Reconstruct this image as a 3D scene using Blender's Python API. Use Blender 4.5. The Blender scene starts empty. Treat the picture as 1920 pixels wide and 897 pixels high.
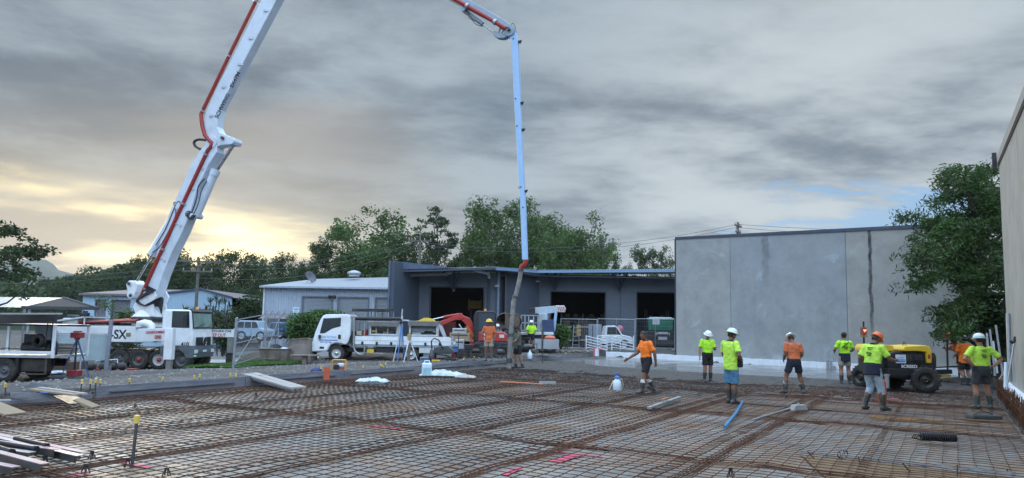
import bpy,math,random
import numpy as np
from mathutils import Vector,Matrix,noise as mnoise
sc=bpy.context.scene
C=sc.collection
PI=math.pi
# ------- camera
F=1340.0;CX=960.0;CY=484.0;HC=1.85
TP=128.0/F;pit=math.atan(TP);rol=math.atan(0.0175)
fw=Vector((0,math.cos(pit),math.sin(pit)));up0=Vector((0,-math.sin(pit),math.cos(pit)));r0=Vector((1,0,0))
rt=r0*math.cos(rol)+up0*math.sin(rol);upv=-r0*math.sin(rol)+up0*math.cos(rol)
cam_d=bpy.data.cameras.new('camera');cam=bpy.data.objects.new('camera',cam_d);C.objects.link(cam)
cam.matrix_world=Matrix.Translation((0,0,HC))@Matrix((rt,upv,-fw)).transposed().to_4x4()
cam_d.sensor_width=36;cam_d.lens=F/1920*36;cam_d.shift_y=35.5/1920
cam_d.clip_start=0.1;cam_d.clip_end=9000
sc.camera=cam
def ray(px,py):return fw+rt*((px-CX)/F)+upv*((CY-py)/F)
def atY(px,py,Y):
 r=ray(px,py);t=Y/r.y;return Vector((r.x*t,Y,HC+r.z*t))
def atZ(px,py,z=0.0):
 r=ray(px,py);t=(z-HC)/r.z;return Vector((r.x*t,r.y*t,z))
def XatY(px,Y,py=620):return atY(px,py,Y).x
# ------- world: broken overcast, glow where the sun sits behind cloud
SUN=ray(225,452).normalized()
sun_el=math.asin(SUN.z);sun_az=math.atan2(SUN.x,SUN.y)
w=bpy.data.worlds.new('World');sc.world=w;w.use_nodes=True
nt=w.node_tree;N=nt.nodes;L=nt.links;N.clear()
def nd(t,**k):
 n=N.new(t)
 for a,b in k.items():setattr(n,a,b)
 return n
def mth(op,a,b=None,c=None,clamp=False):
 n=nd('ShaderNodeMath',operation=op);n.use_clamp=clamp
 for i,v in enumerate((a,b,c)):
  if v is None:continue
  if isinstance(v,(int,float)):n.inputs[i].default_value=v
  else:L.new(v,n.inputs[i])
 return n.outputs[0]
def vdot(a,v):
 n=nd('ShaderNodeVectorMath',operation='DOT_PRODUCT');L.new(a,n.inputs[0]);n.inputs[1].default_value=v;return n.outputs['Value']
def smooth(x,lo,hi):
 n=nd('ShaderNodeMapRange',interpolation_type='SMOOTHSTEP');L.new(x,n.inputs[0]);n.inputs[1].default_value=lo;n.inputs[2].default_value=hi;return n.outputs[0]
def mixc(f,a,b):
 n=nd('ShaderNodeMix',data_type='RGBA')
 if isinstance(f,(int,float)):n.inputs[0].default_value=f
 else:L.new(f,n.inputs[0])
 for i,v in((6,a),(7,b)):
  if isinstance(v,tuple):n.inputs[i].default_value=v+(1,)
  else:L.new(v,n.inputs[i])
 return n.outputs[2]
sky=nd('ShaderNodeTexSky',sky_type='NISHITA');sky.sun_disc=False
sky.sun_elevation=math.radians(9);sky.sun_rotation=sun_az;sky.air_density=1.0;sky.dust_density=0.6
tc=nd('ShaderNodeTexCoord');D=tc.outputs['Generated']
sep=nd('ShaderNodeSeparateXYZ');L.new(D,sep.inputs[0]);dz=sep.outputs[2]
den=mth('ADD',mth('MAXIMUM',dz,0.0),0.11)
cmb=nd('ShaderNodeCombineXYZ');L.new(mth('DIVIDE',sep.outputs[0],den),cmb.inputs[0]);L.new(mth('DIVIDE',sep.outputs[1],den),cmb.inputs[1])
def cloudn(scale,det,dist,off,rough=.55,rz=-0.45,sx=1.0,sy=1.25):
 mp=nd('ShaderNodeMapping');L.new(cmb.outputs[0],mp.inputs[0]);mp.inputs[1].default_value=off;mp.inputs[2].default_value=(0,0,rz);mp.inputs[3].default_value=(sx,sy,1)
 n=nd('ShaderNodeTexNoise');L.new(mp.outputs[0],n.inputs[0]);n.inputs['Scale'].default_value=scale;n.inputs['Detail'].default_value=det;n.inputs['Roughness'].default_value=rough;n.inputs['Distortion'].default_value=dist
 return n.outputs[0]
c1=cloudn(0.55,8,0.25,(3.1,7.7,0))
c2=cloudn(1.9,8,0.2,(9.1,2.2,0),.62)
c3=cloudn(0.14,3,0.2,(1.3,5.2,0))
cc=mth('ADD',mth('ADD',mth('MULTIPLY',c1,0.52),mth('MULTIPLY',c2,0.26)),mth('MULTIPLY',c3,0.22))
lum=smooth(cc,0.43,0.585)
cloud=mixc(lum,(0.082,0.116,0.155),(0.295,0.355,0.400))
zen_fill=smooth(mth('SUBTRACT',dz,mth('MULTIPLY',mth('MINIMUM',sep.outputs[1],0.0),0.40)),0.40,0.74)  # unseen sky overhead and behind the camera, brightened as added frontal fill
cloud=mixc(zen_fill,cloud,mixc(lum,(1.15,1.55,2.15),(1.7,2.1,2.55)))
rdir=ray(1560,400).normalized();rd=vdot(D,tuple(rdir))
thin=mth('MULTIPLY',smooth(rd,0.90,0.995),smooth(cc,0.36,0.56))
cloud=mixc(mth('MULTIPLY',thin,0.75),cloud,(0.50,0.54,0.56))
sd=vdot(D,tuple(SUN))
low=mth('SUBTRACT',1.0,smooth(dz,0.03,0.30))
wide=mth('MULTIPLY',smooth(sd,0.86,0.995),low)
cloud=mixc(mth('MULTIPLY',wide,0.75),cloud,(0.56,0.47,0.30))
sepd=nd('ShaderNodeVectorMath',operation='SUBTRACT');L.new(D,sepd.inputs[0]);sepd.inputs[1].default_value=tuple(SUN)
scl=nd('ShaderNodeVectorMath',operation='MULTIPLY');L.new(sepd.outputs[0],scl.inputs[0]);scl.inputs[1].default_value=(1.0,1.0,3.4)
ln=nd('ShaderNodeVectorMath',operation='LENGTH');L.new(scl.outputs[0],ln.inputs[0])
cb=cloudn(0.34,5,0.35,(4.4,1.2,0),.5,-0.38,0.8,1.3)
band=smooth(cb,0.47,0.57)
core=mth('SUBTRACT',1.0,smooth(mth('ADD',ln.outputs['Value'],mth('MULTIPLY',mth('SUBTRACT',c2,0.5),0.25)),0.02,0.30))
glow=mth('MULTIPLY',core,mth('SUBTRACT',1.0,mth('MULTIPLY',band,0.80)))
cloud=mixc(glow,cloud,(2.3,1.85,0.92));cloud=mixc(mth('MULTIPLY',mth('MULTIPLY',band,smooth(sd,0.90,0.97)),mth('MULTIPLY',smooth(dz,0.03,0.07),0.75)),cloud,(0.27,0.255,0.235))
gdir=ray(1705,396).normalized()
sg=nd('ShaderNodeVectorMath',operation='SUBTRACT');L.new(D,sg.inputs[0]);sg.inputs[1].default_value=tuple(gdir)
sg2=nd('ShaderNodeVectorMath',operation='MULTIPLY');L.new(sg.outputs[0],sg2.inputs[0]);sg2.inputs[1].default_value=(1.0,1.0,4.6)
lg=nd('ShaderNodeVectorMath',operation='LENGTH');L.new(sg2.outputs[0],lg.inputs[0])
gapv=mth('ADD',lg.outputs['Value'],mth('MULTIPLY',mth('SUBTRACT',c2,0.5),0.85))
gap=mth('SUBTRACT',1.0,smooth(gapv,0.06,0.16))
skyc=nd('ShaderNodeVectorMath',operation='SCALE');L.new(sky.outputs[0],skyc.inputs[0]);skyc.inputs['Scale'].default_value=0.15
bluec=mixc(0.65,skyc.outputs[0],(0.10,0.29,0.62))
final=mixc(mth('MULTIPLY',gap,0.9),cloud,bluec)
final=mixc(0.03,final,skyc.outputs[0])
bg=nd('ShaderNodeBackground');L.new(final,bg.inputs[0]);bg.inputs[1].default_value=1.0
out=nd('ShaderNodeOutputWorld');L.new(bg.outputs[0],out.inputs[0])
w.cycles.sampling_method='MANUAL';w.cycles.sample_map_resolution=1024
# ------- sun behind thin cloud, low on the left
sl=bpy.data.lights.new('sun','SUN');sl.energy=0.9;sl.angle=math.radians(14);sl.color=(1.0,0.87,0.68)
so=bpy.data.objects.new('sun',sl);C.objects.link(so)
sdv=Vector((SUN.x,SUN.y,math.tan(math.radians(9))*math.hypot(SUN.x,SUN.y)))
so.rotation_euler=sdv.to_track_quat('Z','Y').to_euler();so.location=(-20,30,30)
sc.view_settings.view_transform='Standard';sc.view_settings.look='None';sc.view_settings.gamma=1;sc.view_settings.exposure=0.38
sc.render.engine='CYCLES'
# ------- materials
MATS={}
def mat(name,col,rough=.6,metal=0.0,var=.18,scale=6.0,bump=0.0,bscale=40.0,dirt=None,dscale=1.5,damt=.5,spec=.5,coat=0.0,emit=None,trans=0.0,alpha=1.0,stretch=(1,1,1),rvar=.12):
 if name in MATS:return MATS[name]
 m=bpy.data.materials.new(name);m.use_nodes=True;t=m.node_tree;n=t.nodes;l=t.links
 p=n['Principled BSDF'];MATS[name]=m
 tcx=n.new('ShaderNodeTexCoord');mp=n.new('ShaderNodeMapping');l.new(tcx.outputs['Object'],mp.inputs[0]);mp.inputs[3].default_value=stretch
 no=n.new('ShaderNodeTexNoise');l.new(mp.outputs[0],no.inputs[0]);no.inputs['Scale'].default_value=scale;no.inputs['Detail'].default_value=6;no.inputs['Roughness'].default_value=.62
 mx=n.new('ShaderNodeMix');mx.data_type='RGBA'
 a=tuple(max(0,c*(1-var))for c in col)+(1,);b=tuple(min(1,c*(1+var))for c in col)+(1,)
 mx.inputs[6].default_value=a;mx.inputs[7].default_value=b
 rp=n.new('ShaderNodeMapRange');l.new(no.outputs[0],rp.inputs[0]);rp.inputs[1].default_value=.3;rp.inputs[2].default_value=.7
 l.new(rp.outputs[0],mx.inputs[0]);colo=mx.outputs[2]
 if dirt:
  n2=n.new('ShaderNodeTexNoise');l.new(mp.outputs[0],n2.inputs[0]);n2.inputs['Scale'].default_value=dscale;n2.inputs['Detail'].default_value=8;n2.inputs['Roughness'].default_value=.7
  r2=n.new('ShaderNodeMapRange');l.new(n2.outputs[0],r2.inputs[0]);r2.inputs[1].default_value=.46;r2.inputs[2].default_value=.68;r2.inputs[4].default_value=damt
  m2=n.new('ShaderNodeMix');m2.data_type='RGBA';l.new(r2.outputs[0],m2.inputs[0]);l.new(colo,m2.inputs[6]);m2.inputs[7].default_value=tuple(dirt)+(1,);colo=m2.outputs[2]
 l.new(colo,p.inputs['Base Color'])
 rr=n.new('ShaderNodeMapRange');l.new(no.outputs[0],rr.inputs[0]);rr.inputs[3].default_value=max(.02,rough-rvar);rr.inputs[4].default_value=min(1,rough+rvar);l.new(rr.outputs[0],p.inputs['Roughness'])
 p.inputs['Metallic'].default_value=metal;p.inputs['Specular IOR Level'].default_value=spec;p.inputs['Coat Weight'].default_value=coat
 p.inputs['Transmission Weight'].default_value=trans;p.inputs['Alpha'].default_value=alpha
 if emit:p.inputs['Emission Color'].default_value=tuple(emit[:3])+(1,);p.inputs['Emission Strength'].default_value=emit[3]
 if bump:
  nb=n.new('ShaderNodeTexNoise');l.new(mp.outputs[0],nb.inputs[0]);nb.inputs['Scale'].default_value=bscale;nb.inputs['Detail'].default_value=5
  bp=n.new('ShaderNodeBump');bp.inputs['Strength'].default_value=min(1,bump);bp.inputs['Distance'].default_value=.02;l.new(nb.outputs[0],bp.inputs['Height']);l.new(bp.outputs[0],p.inputs['Normal'])
 return m
white=mat('white_paint',(.78,.82,.86),.35,var=.05,dirt=(.40,.36,.30),dscale=1.2,damt=.35,coat=.2)
whiteb=mat('boom_paint',(.62,.69,.78),.4,var=.05,scale=1.5,dirt=(.36,.38,.40),dscale=.8,damt=.4,coat=.2)
cream=mat('cream_panel',(.62,.66,.66),.5,var=.08,dirt=(.25,.2,.15),damt=.5)
blk=mat('black_plastic',(.018,.019,.022),.45,var=.3)
blkm=mat('black_metal',(.03,.03,.033),.4,metal=.3,var=.3,dirt=(.12,.09,.06),damt=.5)
rub=mat('tyre_rubber',(.022,.021,.020),.85,var=.3,dirt=(.12,.10,.08),dscale=4,damt=.6,bump=.3)
glass=mat('cab_glass',(.02,.03,.035),.06,spec=.9,var=.1,coat=.4)
scrn=mat('windscreen_glass',(.22,.34,.30),.12,spec=1.0,var=.3,scale=2,coat=1.0)  # bright greenish reflection is put into the glass colour
redp=mat('red_pipe_paint',(.34,.03,.025),.45,var=.2,dirt=(.15,.05,.03),damt=.4)
exr=mat('excavator_red',(.42,.035,.028),.4,var=.15,dirt=(.12,.07,.05),damt=.4,coat=.2)
orng=mat('orange_paint',(.50,.09,.025),.5,var=.15,dirt=(.2,.1,.05),damt=.3)
yel=mat('yellow_paint',(.75,.50,.03),.45,var=.1,dirt=(.3,.22,.1),damt=.3)
ycap=mat('yellow_cap',(.66,.48,.10),.5,var=.1)
chrome=mat('steel_rod',(.55,.57,.6),.25,metal=1.0,var=.1)
galv=mat('galvanised_steel',(.42,.45,.48),.45,metal=.6,var=.15,dirt=(.2,.18,.15),damt=.3)
dsteel=mat('dark_steel',(.09,.09,.095),.5,metal=.5,var=.3,dirt=(.16,.09,.05),damt=.6)
alum=mat('aluminium',(.44,.46,.48),.35,metal=.7,var=.08)
rust=mat('rusty_steel',(.115,.042,.018),.85,var=.5,scale=14)
rust2=mat('rusty_steel_orange',(.11,.045,.02),.9,var=.4,scale=9)
barr=mat('mesh_bar_rust',(.105,.042,.020),.8,var=.5,scale=3)
barm=mat('mesh_bar_steel',(.040,.022,.015),.75,var=.6,scale=3,dirt=(.16,.055,.02),dscale=.35,damt=.8)
wood=mat('sawn_timber',(.32,.24,.16),.8,var=.2,scale=3,stretch=(1,12,12),bump=.3,dirt=(.2,.17,.14),damt=.5)
gwood=mat('weathered_timber',(.36,.34,.32),.8,var=.2,scale=3,stretch=(1,12,12),bump=.3,dirt=(.14,.12,.11),damt=.5)
fwood=mat('formwork_timber',(.15,.16,.185),.75,var=.3,scale=2,stretch=(1,8,8),dirt=(.30,.28,.27),dscale=.9,damt=.6,bump=.3)
bluep=mat('blue_board_edge',(.03,.10,.35),.6)
hose=mat('grey_hose',(.20,.19,.18),.8,var=.35,scale=5,dirt=(.36,.32,.28),dscale=3,damt=.7,bump=.4)
skin=mat('skin',(.30,.16,.10),.55,var=.12,scale=20)
skind=mat('skin_tanned',(.18,.09,.055),.55,var=.12,scale=20)
hair=mat('dark_hair',(.03,.022,.018),.8,bump=.5)
lime=mat('hi_vis_lime',(.42,.85,.03),.75,var=.12,scale=14,bump=.35,bscale=22)
limey=mat('hi_vis_yellow_green',(.48,.80,.08),.75,var=.12,scale=14,bump=.35,bscale=22)
hio=mat('hi_vis_orange',(.95,.20,.015),.75,var=.12,scale=14,bump=.35,bscale=22)
hiof=mat('faded_orange_shirt',(.62,.15,.05),.8,var=.2,scale=9,bump=.35,bscale=22,dirt=(.22,.08,.05),dscale=2.5,damt=.7)
navy=mat('navy_cloth',(.012,.016,.035),.85,var=.3,bump=.35,bscale=25)
blackc=mat('black_cloth',(.012,.012,.014),.85,var=.3,bump=.35,bscale=25)
greyc=mat('charcoal_cloth',(.035,.038,.045),.85,var=.3,bump=.35,bscale=25)
khaki=mat('stone_cloth',(.30,.27,.23),.85,var=.2,bump=.35,bscale=25)
denim=mat('pale_denim',(.34,.44,.52),.85,var=.25,scale=7,bump=.4,bscale=25,dirt=(.22,.20,.17),dscale=3,damt=.7)
blues=mat('blue_shorts_cloth',(.07,.20,.34),.8,var=.35,scale=6,bump=.35,bscale=25)
boot=mat('gumboot_rubber',(.030,.036,.036),.5,var=.3,dirt=(.16,.14,.12),dscale=4,damt=.7)
bootg=mat('green_gumboot',(.045,.075,.065),.5,var=.3,dirt=(.15,.13,.11),dscale=4,damt=.6)
helw=mat('white_helmet',(.78,.80,.80),.35,var=.04,dirt=(.45,.43,.4),damt=.25)
helo=mat('orange_helmet',(.75,.16,.04),.4,var=.1)
hely=mat('yellow_helmet',(.85,.50,.05),.4,var=.1)
plas=mat('white_plastic',(.62,.72,.80),.4,var=.06)
plw=mat('plastic_sheet',(.42,.50,.58),.35,var=.2,scale=5,bump=.5,bscale=10)
styro=mat('styrofoam',(.82,.87,.93),.7,var=.05,scale=9,dirt=(.5,.5,.52),dscale=2.2,damt=.25,bump=.2)
gbin=mat('green_bin',(.015,.17,.10),.5,var=.15,dirt=(.05,.08,.06))
skipm=mat('skip_steel',(.20,.175,.15),.75,var=.25,scale=3,dirt=(.10,.06,.04),dscale=2,damt=.7,bump=.3)
pink=mat('pink_paint',(.60,.07,.15),.7,var=.2)
pinkp=mat('dusty_pink_steel',(.36,.22,.22),.6,var=.25,scale=3,dirt=(.42,.42,.42),dscale=1.2,damt=.6)
# ------- mesh builder
class MB:
 def __init__(s):s.v=[];s.f=[];s.sm=[]
 def add(s,vs,fs,smooth=False):
  o=len(s.v);s.v+=[tuple(v)for v in vs];s.f+=[tuple(i+o for i in f)for f in fs];s.sm+=[smooth]*len(fs);return s
 def box(s,c,d,rz=0,R=None):
  x,y,z=(k/2 for k in d);vs=[Vector((i*x,j*y,k*z))for i in(-1,1)for j in(-1,1)for k in(-1,1)]
  if rz:R=Matrix.Rotation(rz,3,'Z')
  if R is not None:vs=[R@v for v in vs]
  c=Vector(c);vs=[v+c for v in vs]
  return s.add(vs,[(0,1,3,2),(4,6,7,5),(0,4,5,1),(2,3,7,6),(0,2,6,4),(1,5,7,3)])
 def bb(s,x0,x1,y0,y1,z0,z1):return s.box(((x0+x1)/2,(y0+y1)/2,(z0+z1)/2),(abs(x1-x0),abs(y1-y0),abs(z1-z0)))
 def bar(s,p0,p1,w,h=None,up=(0,0,1)):
  p0=Vector(p0);p1=Vector(p1);h=h or w;d=(p1-p0);ln=d.length;d.normalize();u=Vector(up)
  if abs(d.dot(u))>.98:u=Vector((0,1,0))
  sx=d.cross(u).normalized();u=sx.cross(d);R=Matrix((d,sx,u)).transposed()
  return s.box((p0+p1)/2,(ln,w,h),R=R)
 def cyl(s,p0,p1,r,r1=None,n=12,caps=True):
  p0=Vector(p0);p1=Vector(p1);r1=r if r1 is None else r1;d=(p1-p0).normalized()
  a=d.orthogonal().normalized();b=d.cross(a);ring=[a*math.cos(2*PI*i/n)+b*math.sin(2*PI*i/n)for i in range(n)]
  vs=[p0+q*r for q in ring]+[p1+q*r1 for q in ring]
  s.add(vs,[(i,(i+1)%n,n+(i+1)%n,n+i)for i in range(n)],n>5)
  if caps:s.add(vs,[tuple(range(n))[::-1],tuple(range(n,2*n))])
  return s
 def tube(s,pts,r,n=8,caps=True):
  pts=[Vector(p)for p in pts];m=len(pts);rs=r if isinstance(r,(list,tuple))else[r]*m
  vs=[];a=None
  for i,p in enumerate(pts):
   d=(pts[min(i+1,m-1)]-pts[max(i-1,0)]).normalized()
   a=d.orthogonal().normalized()if a is None else(a-d*a.dot(d)).normalized()
   b=d.cross(a);vs+=[p+(a*math.cos(2*PI*k/n)+b*math.sin(2*PI*k/n))*rs[i]for k in range(n)]
  fs=[(i*n+k,i*n+(k+1)%n,(i+1)*n+(k+1)%n,(i+1)*n+k)for i in range(m-1)for k in range(n)]
  s.add(vs,fs,n>4)
  if caps:s.add(vs[:n],[tuple(range(n))[::-1]]);s.add(vs[-n:],[tuple(range(n))])
  return s
 def etube(s,rings,n=16):
  """rings: (centre, side vector, front vector) ; closed elliptical loft"""
  vs=[]
  for c,a,b in rings:
   c=Vector(c);a=Vector(a);b=Vector(b)
   vs+=[c+a*math.cos(2*PI*k/n)+b*math.sin(2*PI*k/n)for k in range(n)]
  m=len(rings);fs=[(i*n+k,i*n+(k+1)%n,(i+1)*n+(k+1)%n,(i+1)*n+k)for i in range(m-1)for k in range(n)]
  fs+=[tuple(range(n))[::-1],tuple(range((m-1)*n,m*n))]
  return s.add(vs,fs,True)
 def ball(s,c,r,n=12,m=8,R=None):
  r=r if isinstance(r,(tuple,list))else(r,r,r);c=Vector(c);vs=[]
  for j in range(m+1):
   t=PI*j/m
   for k in range(n):
    v=Vector((r[0]*math.sin(t)*math.cos(2*PI*k/n),r[1]*math.sin(t)*math.sin(2*PI*k/n),-r[2]*math.cos(t)))
    if R is not None:v=R@v
    vs.append(c+v)
  fs=[(j*n+k,j*n+(k+1)%n,(j+1)*n+(k+1)%n,(j+1)*n+k)for j in range(m)for k in range(n)]
  return s.add(vs,fs,True)
 def lathe(s,prof,c=(0,0,0),n=20,axis='Z',smooth=True,caps=True):
  c=Vector(c);vs=[]
  for r,h in prof:
   for k in range(n):
    x,y=r*math.cos(2*PI*k/n),r*math.sin(2*PI*k/n)
    vs.append(c+(Vector((x,y,h))if axis=='Z' else Vector((x,h,y))if axis=='Y' else Vector((h,x,y))))
  m=len(prof);fs=[(j*n+k,j*n+(k+1)%n,(j+1)*n+(k+1)%n,(j+1)*n+k)for j in range(m-1)for k in range(n)]
  if caps and prof[0][0]>1e-4:fs.append(tuple(range(n)))
  if caps and prof[-1][0]>1e-4:fs.append(tuple(range((m-1)*n,m*n)))
  return s.add(vs,fs,smooth)
 def prism(s,poly,y0,y1):
  """poly in (x,z), extruded along y"""
  n=len(poly);vs=[(x,y0,z)for x,z in poly]+[(x,y1,z)for x,z in poly]
  ar=sum(poly[i][0]*poly[(i+1)%n][1]-poly[(i+1)%n][0]*poly[i][1]for i in range(n))
  fs=[tuple(range(n)),tuple(range(n,2*n))[::-1]]+[(i+n,(i+1)%n+n,(i+1)%n,i)for i in range(n)]
  if ar<0:fs=[f[::-1]for f in fs]
  return s.add(vs,fs)
 def prismz(s,poly,z0,z1):
  n=len(poly);vs=[(p[0],p[1],z0)for p in poly]+[(p[0],p[1],z1)for p in poly]
  ar=sum(poly[i][0]*poly[(i+1)%n][1]-poly[(i+1)%n][0]*poly[i][1]for i in range(n))
  fs=[tuple(range(n))[::-1],tuple(range(n,2*n))]+[(i,(i+1)%n,(i+1)%n+n,i+n)for i in range(n)]
  if ar<0:fs=[f[::-1]for f in fs]
  return s.add(vs,fs)
 def grid(s,fn,nu,nv,smooth=True):
  vs=[fn(i/nu,j/nv)for j in range(nv+1)for i in range(nu+1)]
  return s.add(vs,[(j*(nu+1)+i,j*(nu+1)+i+1,(j+1)*(nu+1)+i+1,(j+1)*(nu+1)+i)for j in range(nv)for i in range(nu)],smooth)
 def mesh(s,name):
  me=bpy.data.meshes.new(name);me.from_pydata(s.v,[],s.f);me.polygons.foreach_set('use_smooth',s.sm);me.update();return me
 def build(s,name,m,parent=None,bevel=0.0,label=None):
  me=s.mesh(name);me.materials.append(m);o=bpy.data.objects.new(name,me);C.objects.link(o);o.parent=parent
  if label:o['label']=label
  if bevel:
   b=o.modifiers.new('bevel','BEVEL');b.width=bevel;b.segments=2;b.limit_method='ANGLE';b.angle_limit=math.radians(35)
  return o
def tag(o,label,cat,group=None,kind=None):
 if label:o['label']=label
 if cat:o['category']=cat
 if group:o['group']=group
 if kind:o['kind']=kind
 return o
def thing(name,label,cat,loc=(0,0,0),rz=0,group=None):
 o=bpy.data.objects.new(name,None);C.objects.link(o);o.location=loc;o.rotation_euler=(0,0,rz);o.empty_display_size=.3
 return tag(o,label,cat,group)
def copy_tree(root,loc=None,rz=None,label=None,scale=None):
 def rec(o,par):
  c=o.copy();C.objects.link(c);c.parent=par
  for ch in CH.get(o.name,[]):rec(ch,c)
  return c
 CH={}
 for o in C.objects:
  if o.parent:CH.setdefault(o.parent.name,[]).append(o)
 r=rec(root,None)
 if loc is not None:r.location=loc
 if rz is not None:r.rotation_euler=(0,0,rz)
 if scale is not None:r.scale=(scale,)*3 if isinstance(scale,(int,float))else scale
 if label:r['label']=label
 return r
def npmesh(name,V,Fq,m,parent=None,smooth=False):
 me=bpy.data.meshes.new(name);nv=len(V);nf=len(Fq);k=Fq.shape[1]
 me.vertices.add(nv);me.vertices.foreach_set('co',np.ascontiguousarray(V,dtype=np.float32).ravel())
 me.loops.add(nf*k);me.loops.foreach_set('vertex_index',Fq.astype(np.int32).ravel())
 me.polygons.add(nf);me.polygons.foreach_set('loop_start',np.arange(nf,dtype=np.int32)*k)
 me.update(calc_edges=True);me.validate()
 if smooth:me.polygons.foreach_set('use_smooth',[True]*len(me.polygons))
 me.materials.append(m);o=bpy.data.objects.new(name,me);C.objects.link(o);o.parent=parent;return o
def text(name,body,size,m,parent,origin,right,upd,ext=.004,xs=1.0,align='CENTER'):
 cu=bpy.data.curves.new(name,'FONT');cu.body=body;cu.size=size;cu.extrude=ext;cu.align_x=align;cu.align_y='CENTER';cu.offset=size*.022
 t=bpy.data.objects.new(name+'_tmp',cu);me=bpy.data.meshes.new_from_object(t);bpy.data.objects.remove(t)
 right=Vector(right).normalized();upd=Vector(upd).normalized();nrm=right.cross(upd)
 Mx=Matrix((right*xs,upd,nrm)).transposed().to_4x4();Mx.translation=Vector(origin);me.transform(Mx)
 me.materials.clear();me.materials.append(m);o=bpy.data.objects.new(name,me);C.objects.link(o);o.parent=parent;return o
# ------- slab frame
d2=Vector((ray(1774,626).x,ray(1774,626).y,0)).normalized();d1=Vector((d2.y,-d2.x,0))
def S(a,b,z=0.0):return d1*a+d2*b+Vector((0,0,z))
def ab(p):return(p.x*d1.x+p.y*d1.y,p.x*d2.x+p.y*d2.y)
AL,AR=-17.15,1.25
CP=[(-300,20,-.1),(10,23,-.27),(140,24,-.10),(350,36,-.62),(250,37,-.62),(100,38,-.62),(430,33,-.32),(530,35,-.2),(620,36,0.0),(770,36,.05),(470,45,-.35),(350,48,-.6),(915,32,.32),(1000,40,.38),(1100,46,.46),(1200,48,.5),(900,52,.45),(600,54,-.1),(200,60,-.5),(0,50,-.5),(700,45,.2)]
CPX=np.array([(XatY(p,y),y,z)for p,y,z in CP]+[(S(-19.1,b).x,S(-19.1,b).y,.21)for b in(0,4,8,12,16,20,24,28,32,36)]+[(S(a,42).x,S(a,42).y,.3)for a in(-14,-8,-2,5)]+[(-30,90,-.6),(10,90,.3),(-80,120,-1),(60,100,0),(20,30,.1),(60,40,0),(-60,40,-.6),(-40,10,0),(0,-30,0),(0,250,-1),(-150,250,-1),(150,200,-1)])
def af(b):return-17.42-1.08*max(-.2,min(1.05,(b-9.7)/28.3))
def hz(x,y):
 d=(CPX[:,0]-x)**2+(CPX[:,1]-y)**2+.6
 wt=d**-1.6;return float((wt*CPX[:,2]).sum()/wt.sum())
def G(px,Y):x=XatY(px,Y);return Vector((x,Y,hz(x,Y)))
def hitg(px,py,off=0.0):
 r=ray(px,py);lo,hi=3.0,400.0
 for _ in range(40):
  m=(lo+hi)/2;p=r*m;z=HC+p.z
  if z>hz(p.x,p.y)+off:lo=m
  else:hi=m
 p=r*lo;return Vector((p.x,p.y,hz(p.x,p.y)+off))
# ======= SETTING
rnd=random.Random(7)
def nz(x,y,z=0.0):return mnoise.noise(Vector((x,y,z)))
def fbm(x,y,z=0.0,o=4):
 s=0;a=1;f=1
 for _ in range(o):s+=a*mnoise.noise(Vector((x*f,y*f,z+f)));a*=.5;f*=2.1
 return s
def proj(p):
 v=Vector(p)-Vector((0,0,HC));d=v.dot(fw)
 if d<.2:return None
 return(CX+F*v.dot(rt)/d,CY-F*v.dot(upv)/d)
def groundmat():
 m=bpy.data.materials.new('gravel_ground');m.use_nodes=True;t=m.node_tree;n=t.nodes;l=t.links;p=n['Principled BSDF']
 tcx=n.new('ShaderNodeTexCoord');O=tcx.outputs['Object']
 def noi(s,d=6,r=.6):
  x=n.new('ShaderNodeTexNoise');l.new(O,x.inputs[0]);x.inputs['Scale'].default_value=s;x.inputs['Detail'].default_value=d;x.inputs['Roughness'].default_value=r;return x.outputs[0]
 def ramp(i,st):
  r=n.new('ShaderNodeValToRGB');l.new(i,r.inputs[0]);e=r.color_ramp.elements
  while len(e)<len(st):e.new(.5)
  for k,(pp,c)in enumerate(st):e[k].position=pp;e[k].color=tuple(c)+(1,)
  return r.outputs[0]
 base=ramp(noi(.35),[(.35,(.062,.054,.046)),(.52,(.10,.095,.09)),(.68,(.145,.14,.137))])
 vo=n.new('ShaderNodeTexVoronoi');l.new(O,vo.inputs[0]);vo.inputs['Scale'].default_value=26
 st=ramp(vo.outputs['Color'],[(.2,(.35,.35,.35)),(.8,(1.5,1.5,1.5))])
 mx=n.new('ShaderNodeMix');mx.data_type='RGBA';mx.blend_type='MULTIPLY';mx.inputs[0].default_value=.8;l.new(base,mx.inputs[6]);l.new(st,mx.inputs[7])
 l.new(mx.outputs[2],p.inputs['Base Color']);p.inputs['Roughness'].default_value=.9
 bp=n.new('ShaderNodeBump');bp.inputs['Distance'].default_value=.05;bp.inputs['Strength'].default_value=.9;l.new(vo.outputs['Distance'],bp.inputs['Height']);l.new(bp.outputs[0],p.inputs['Normal'])
 return m
gravel=groundmat()
grassm=mat('grass_ground',(.06,.13,.025),.9,var=.4,scale=3,bump=.8,bscale=30)
asph=mat('asphalt',(.13,.135,.14),.85,var=.2,scale=2,bump=.3)
concp=mat('concrete_path',(.34,.34,.33),.8,var=.12,dirt=(.18,.17,.15),damt=.5)
soil=mat('brown_soil',(.095,.045,.028),.95,var=.45,scale=5,bump=.9,bscale=14,dirt=(.05,.03,.022),dscale=1.3,damt=.8)
sand=mat('yellow_sand',(.20,.135,.075),.95,var=.25,scale=4,bump=.6,bscale=25)
AV=[-1800,-900,-400,-220,-140,-100]+[-80+4*i for i in range(10)]+[-40+1.0*i for i in range(20)]+[-20,-19,-18.4,-18.12,-18.0,-17.8]+[-16+2*i for i in range(9)]+[1.5,1.6,3,6,10,16,24,40,70,120,250,600,1800]
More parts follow.
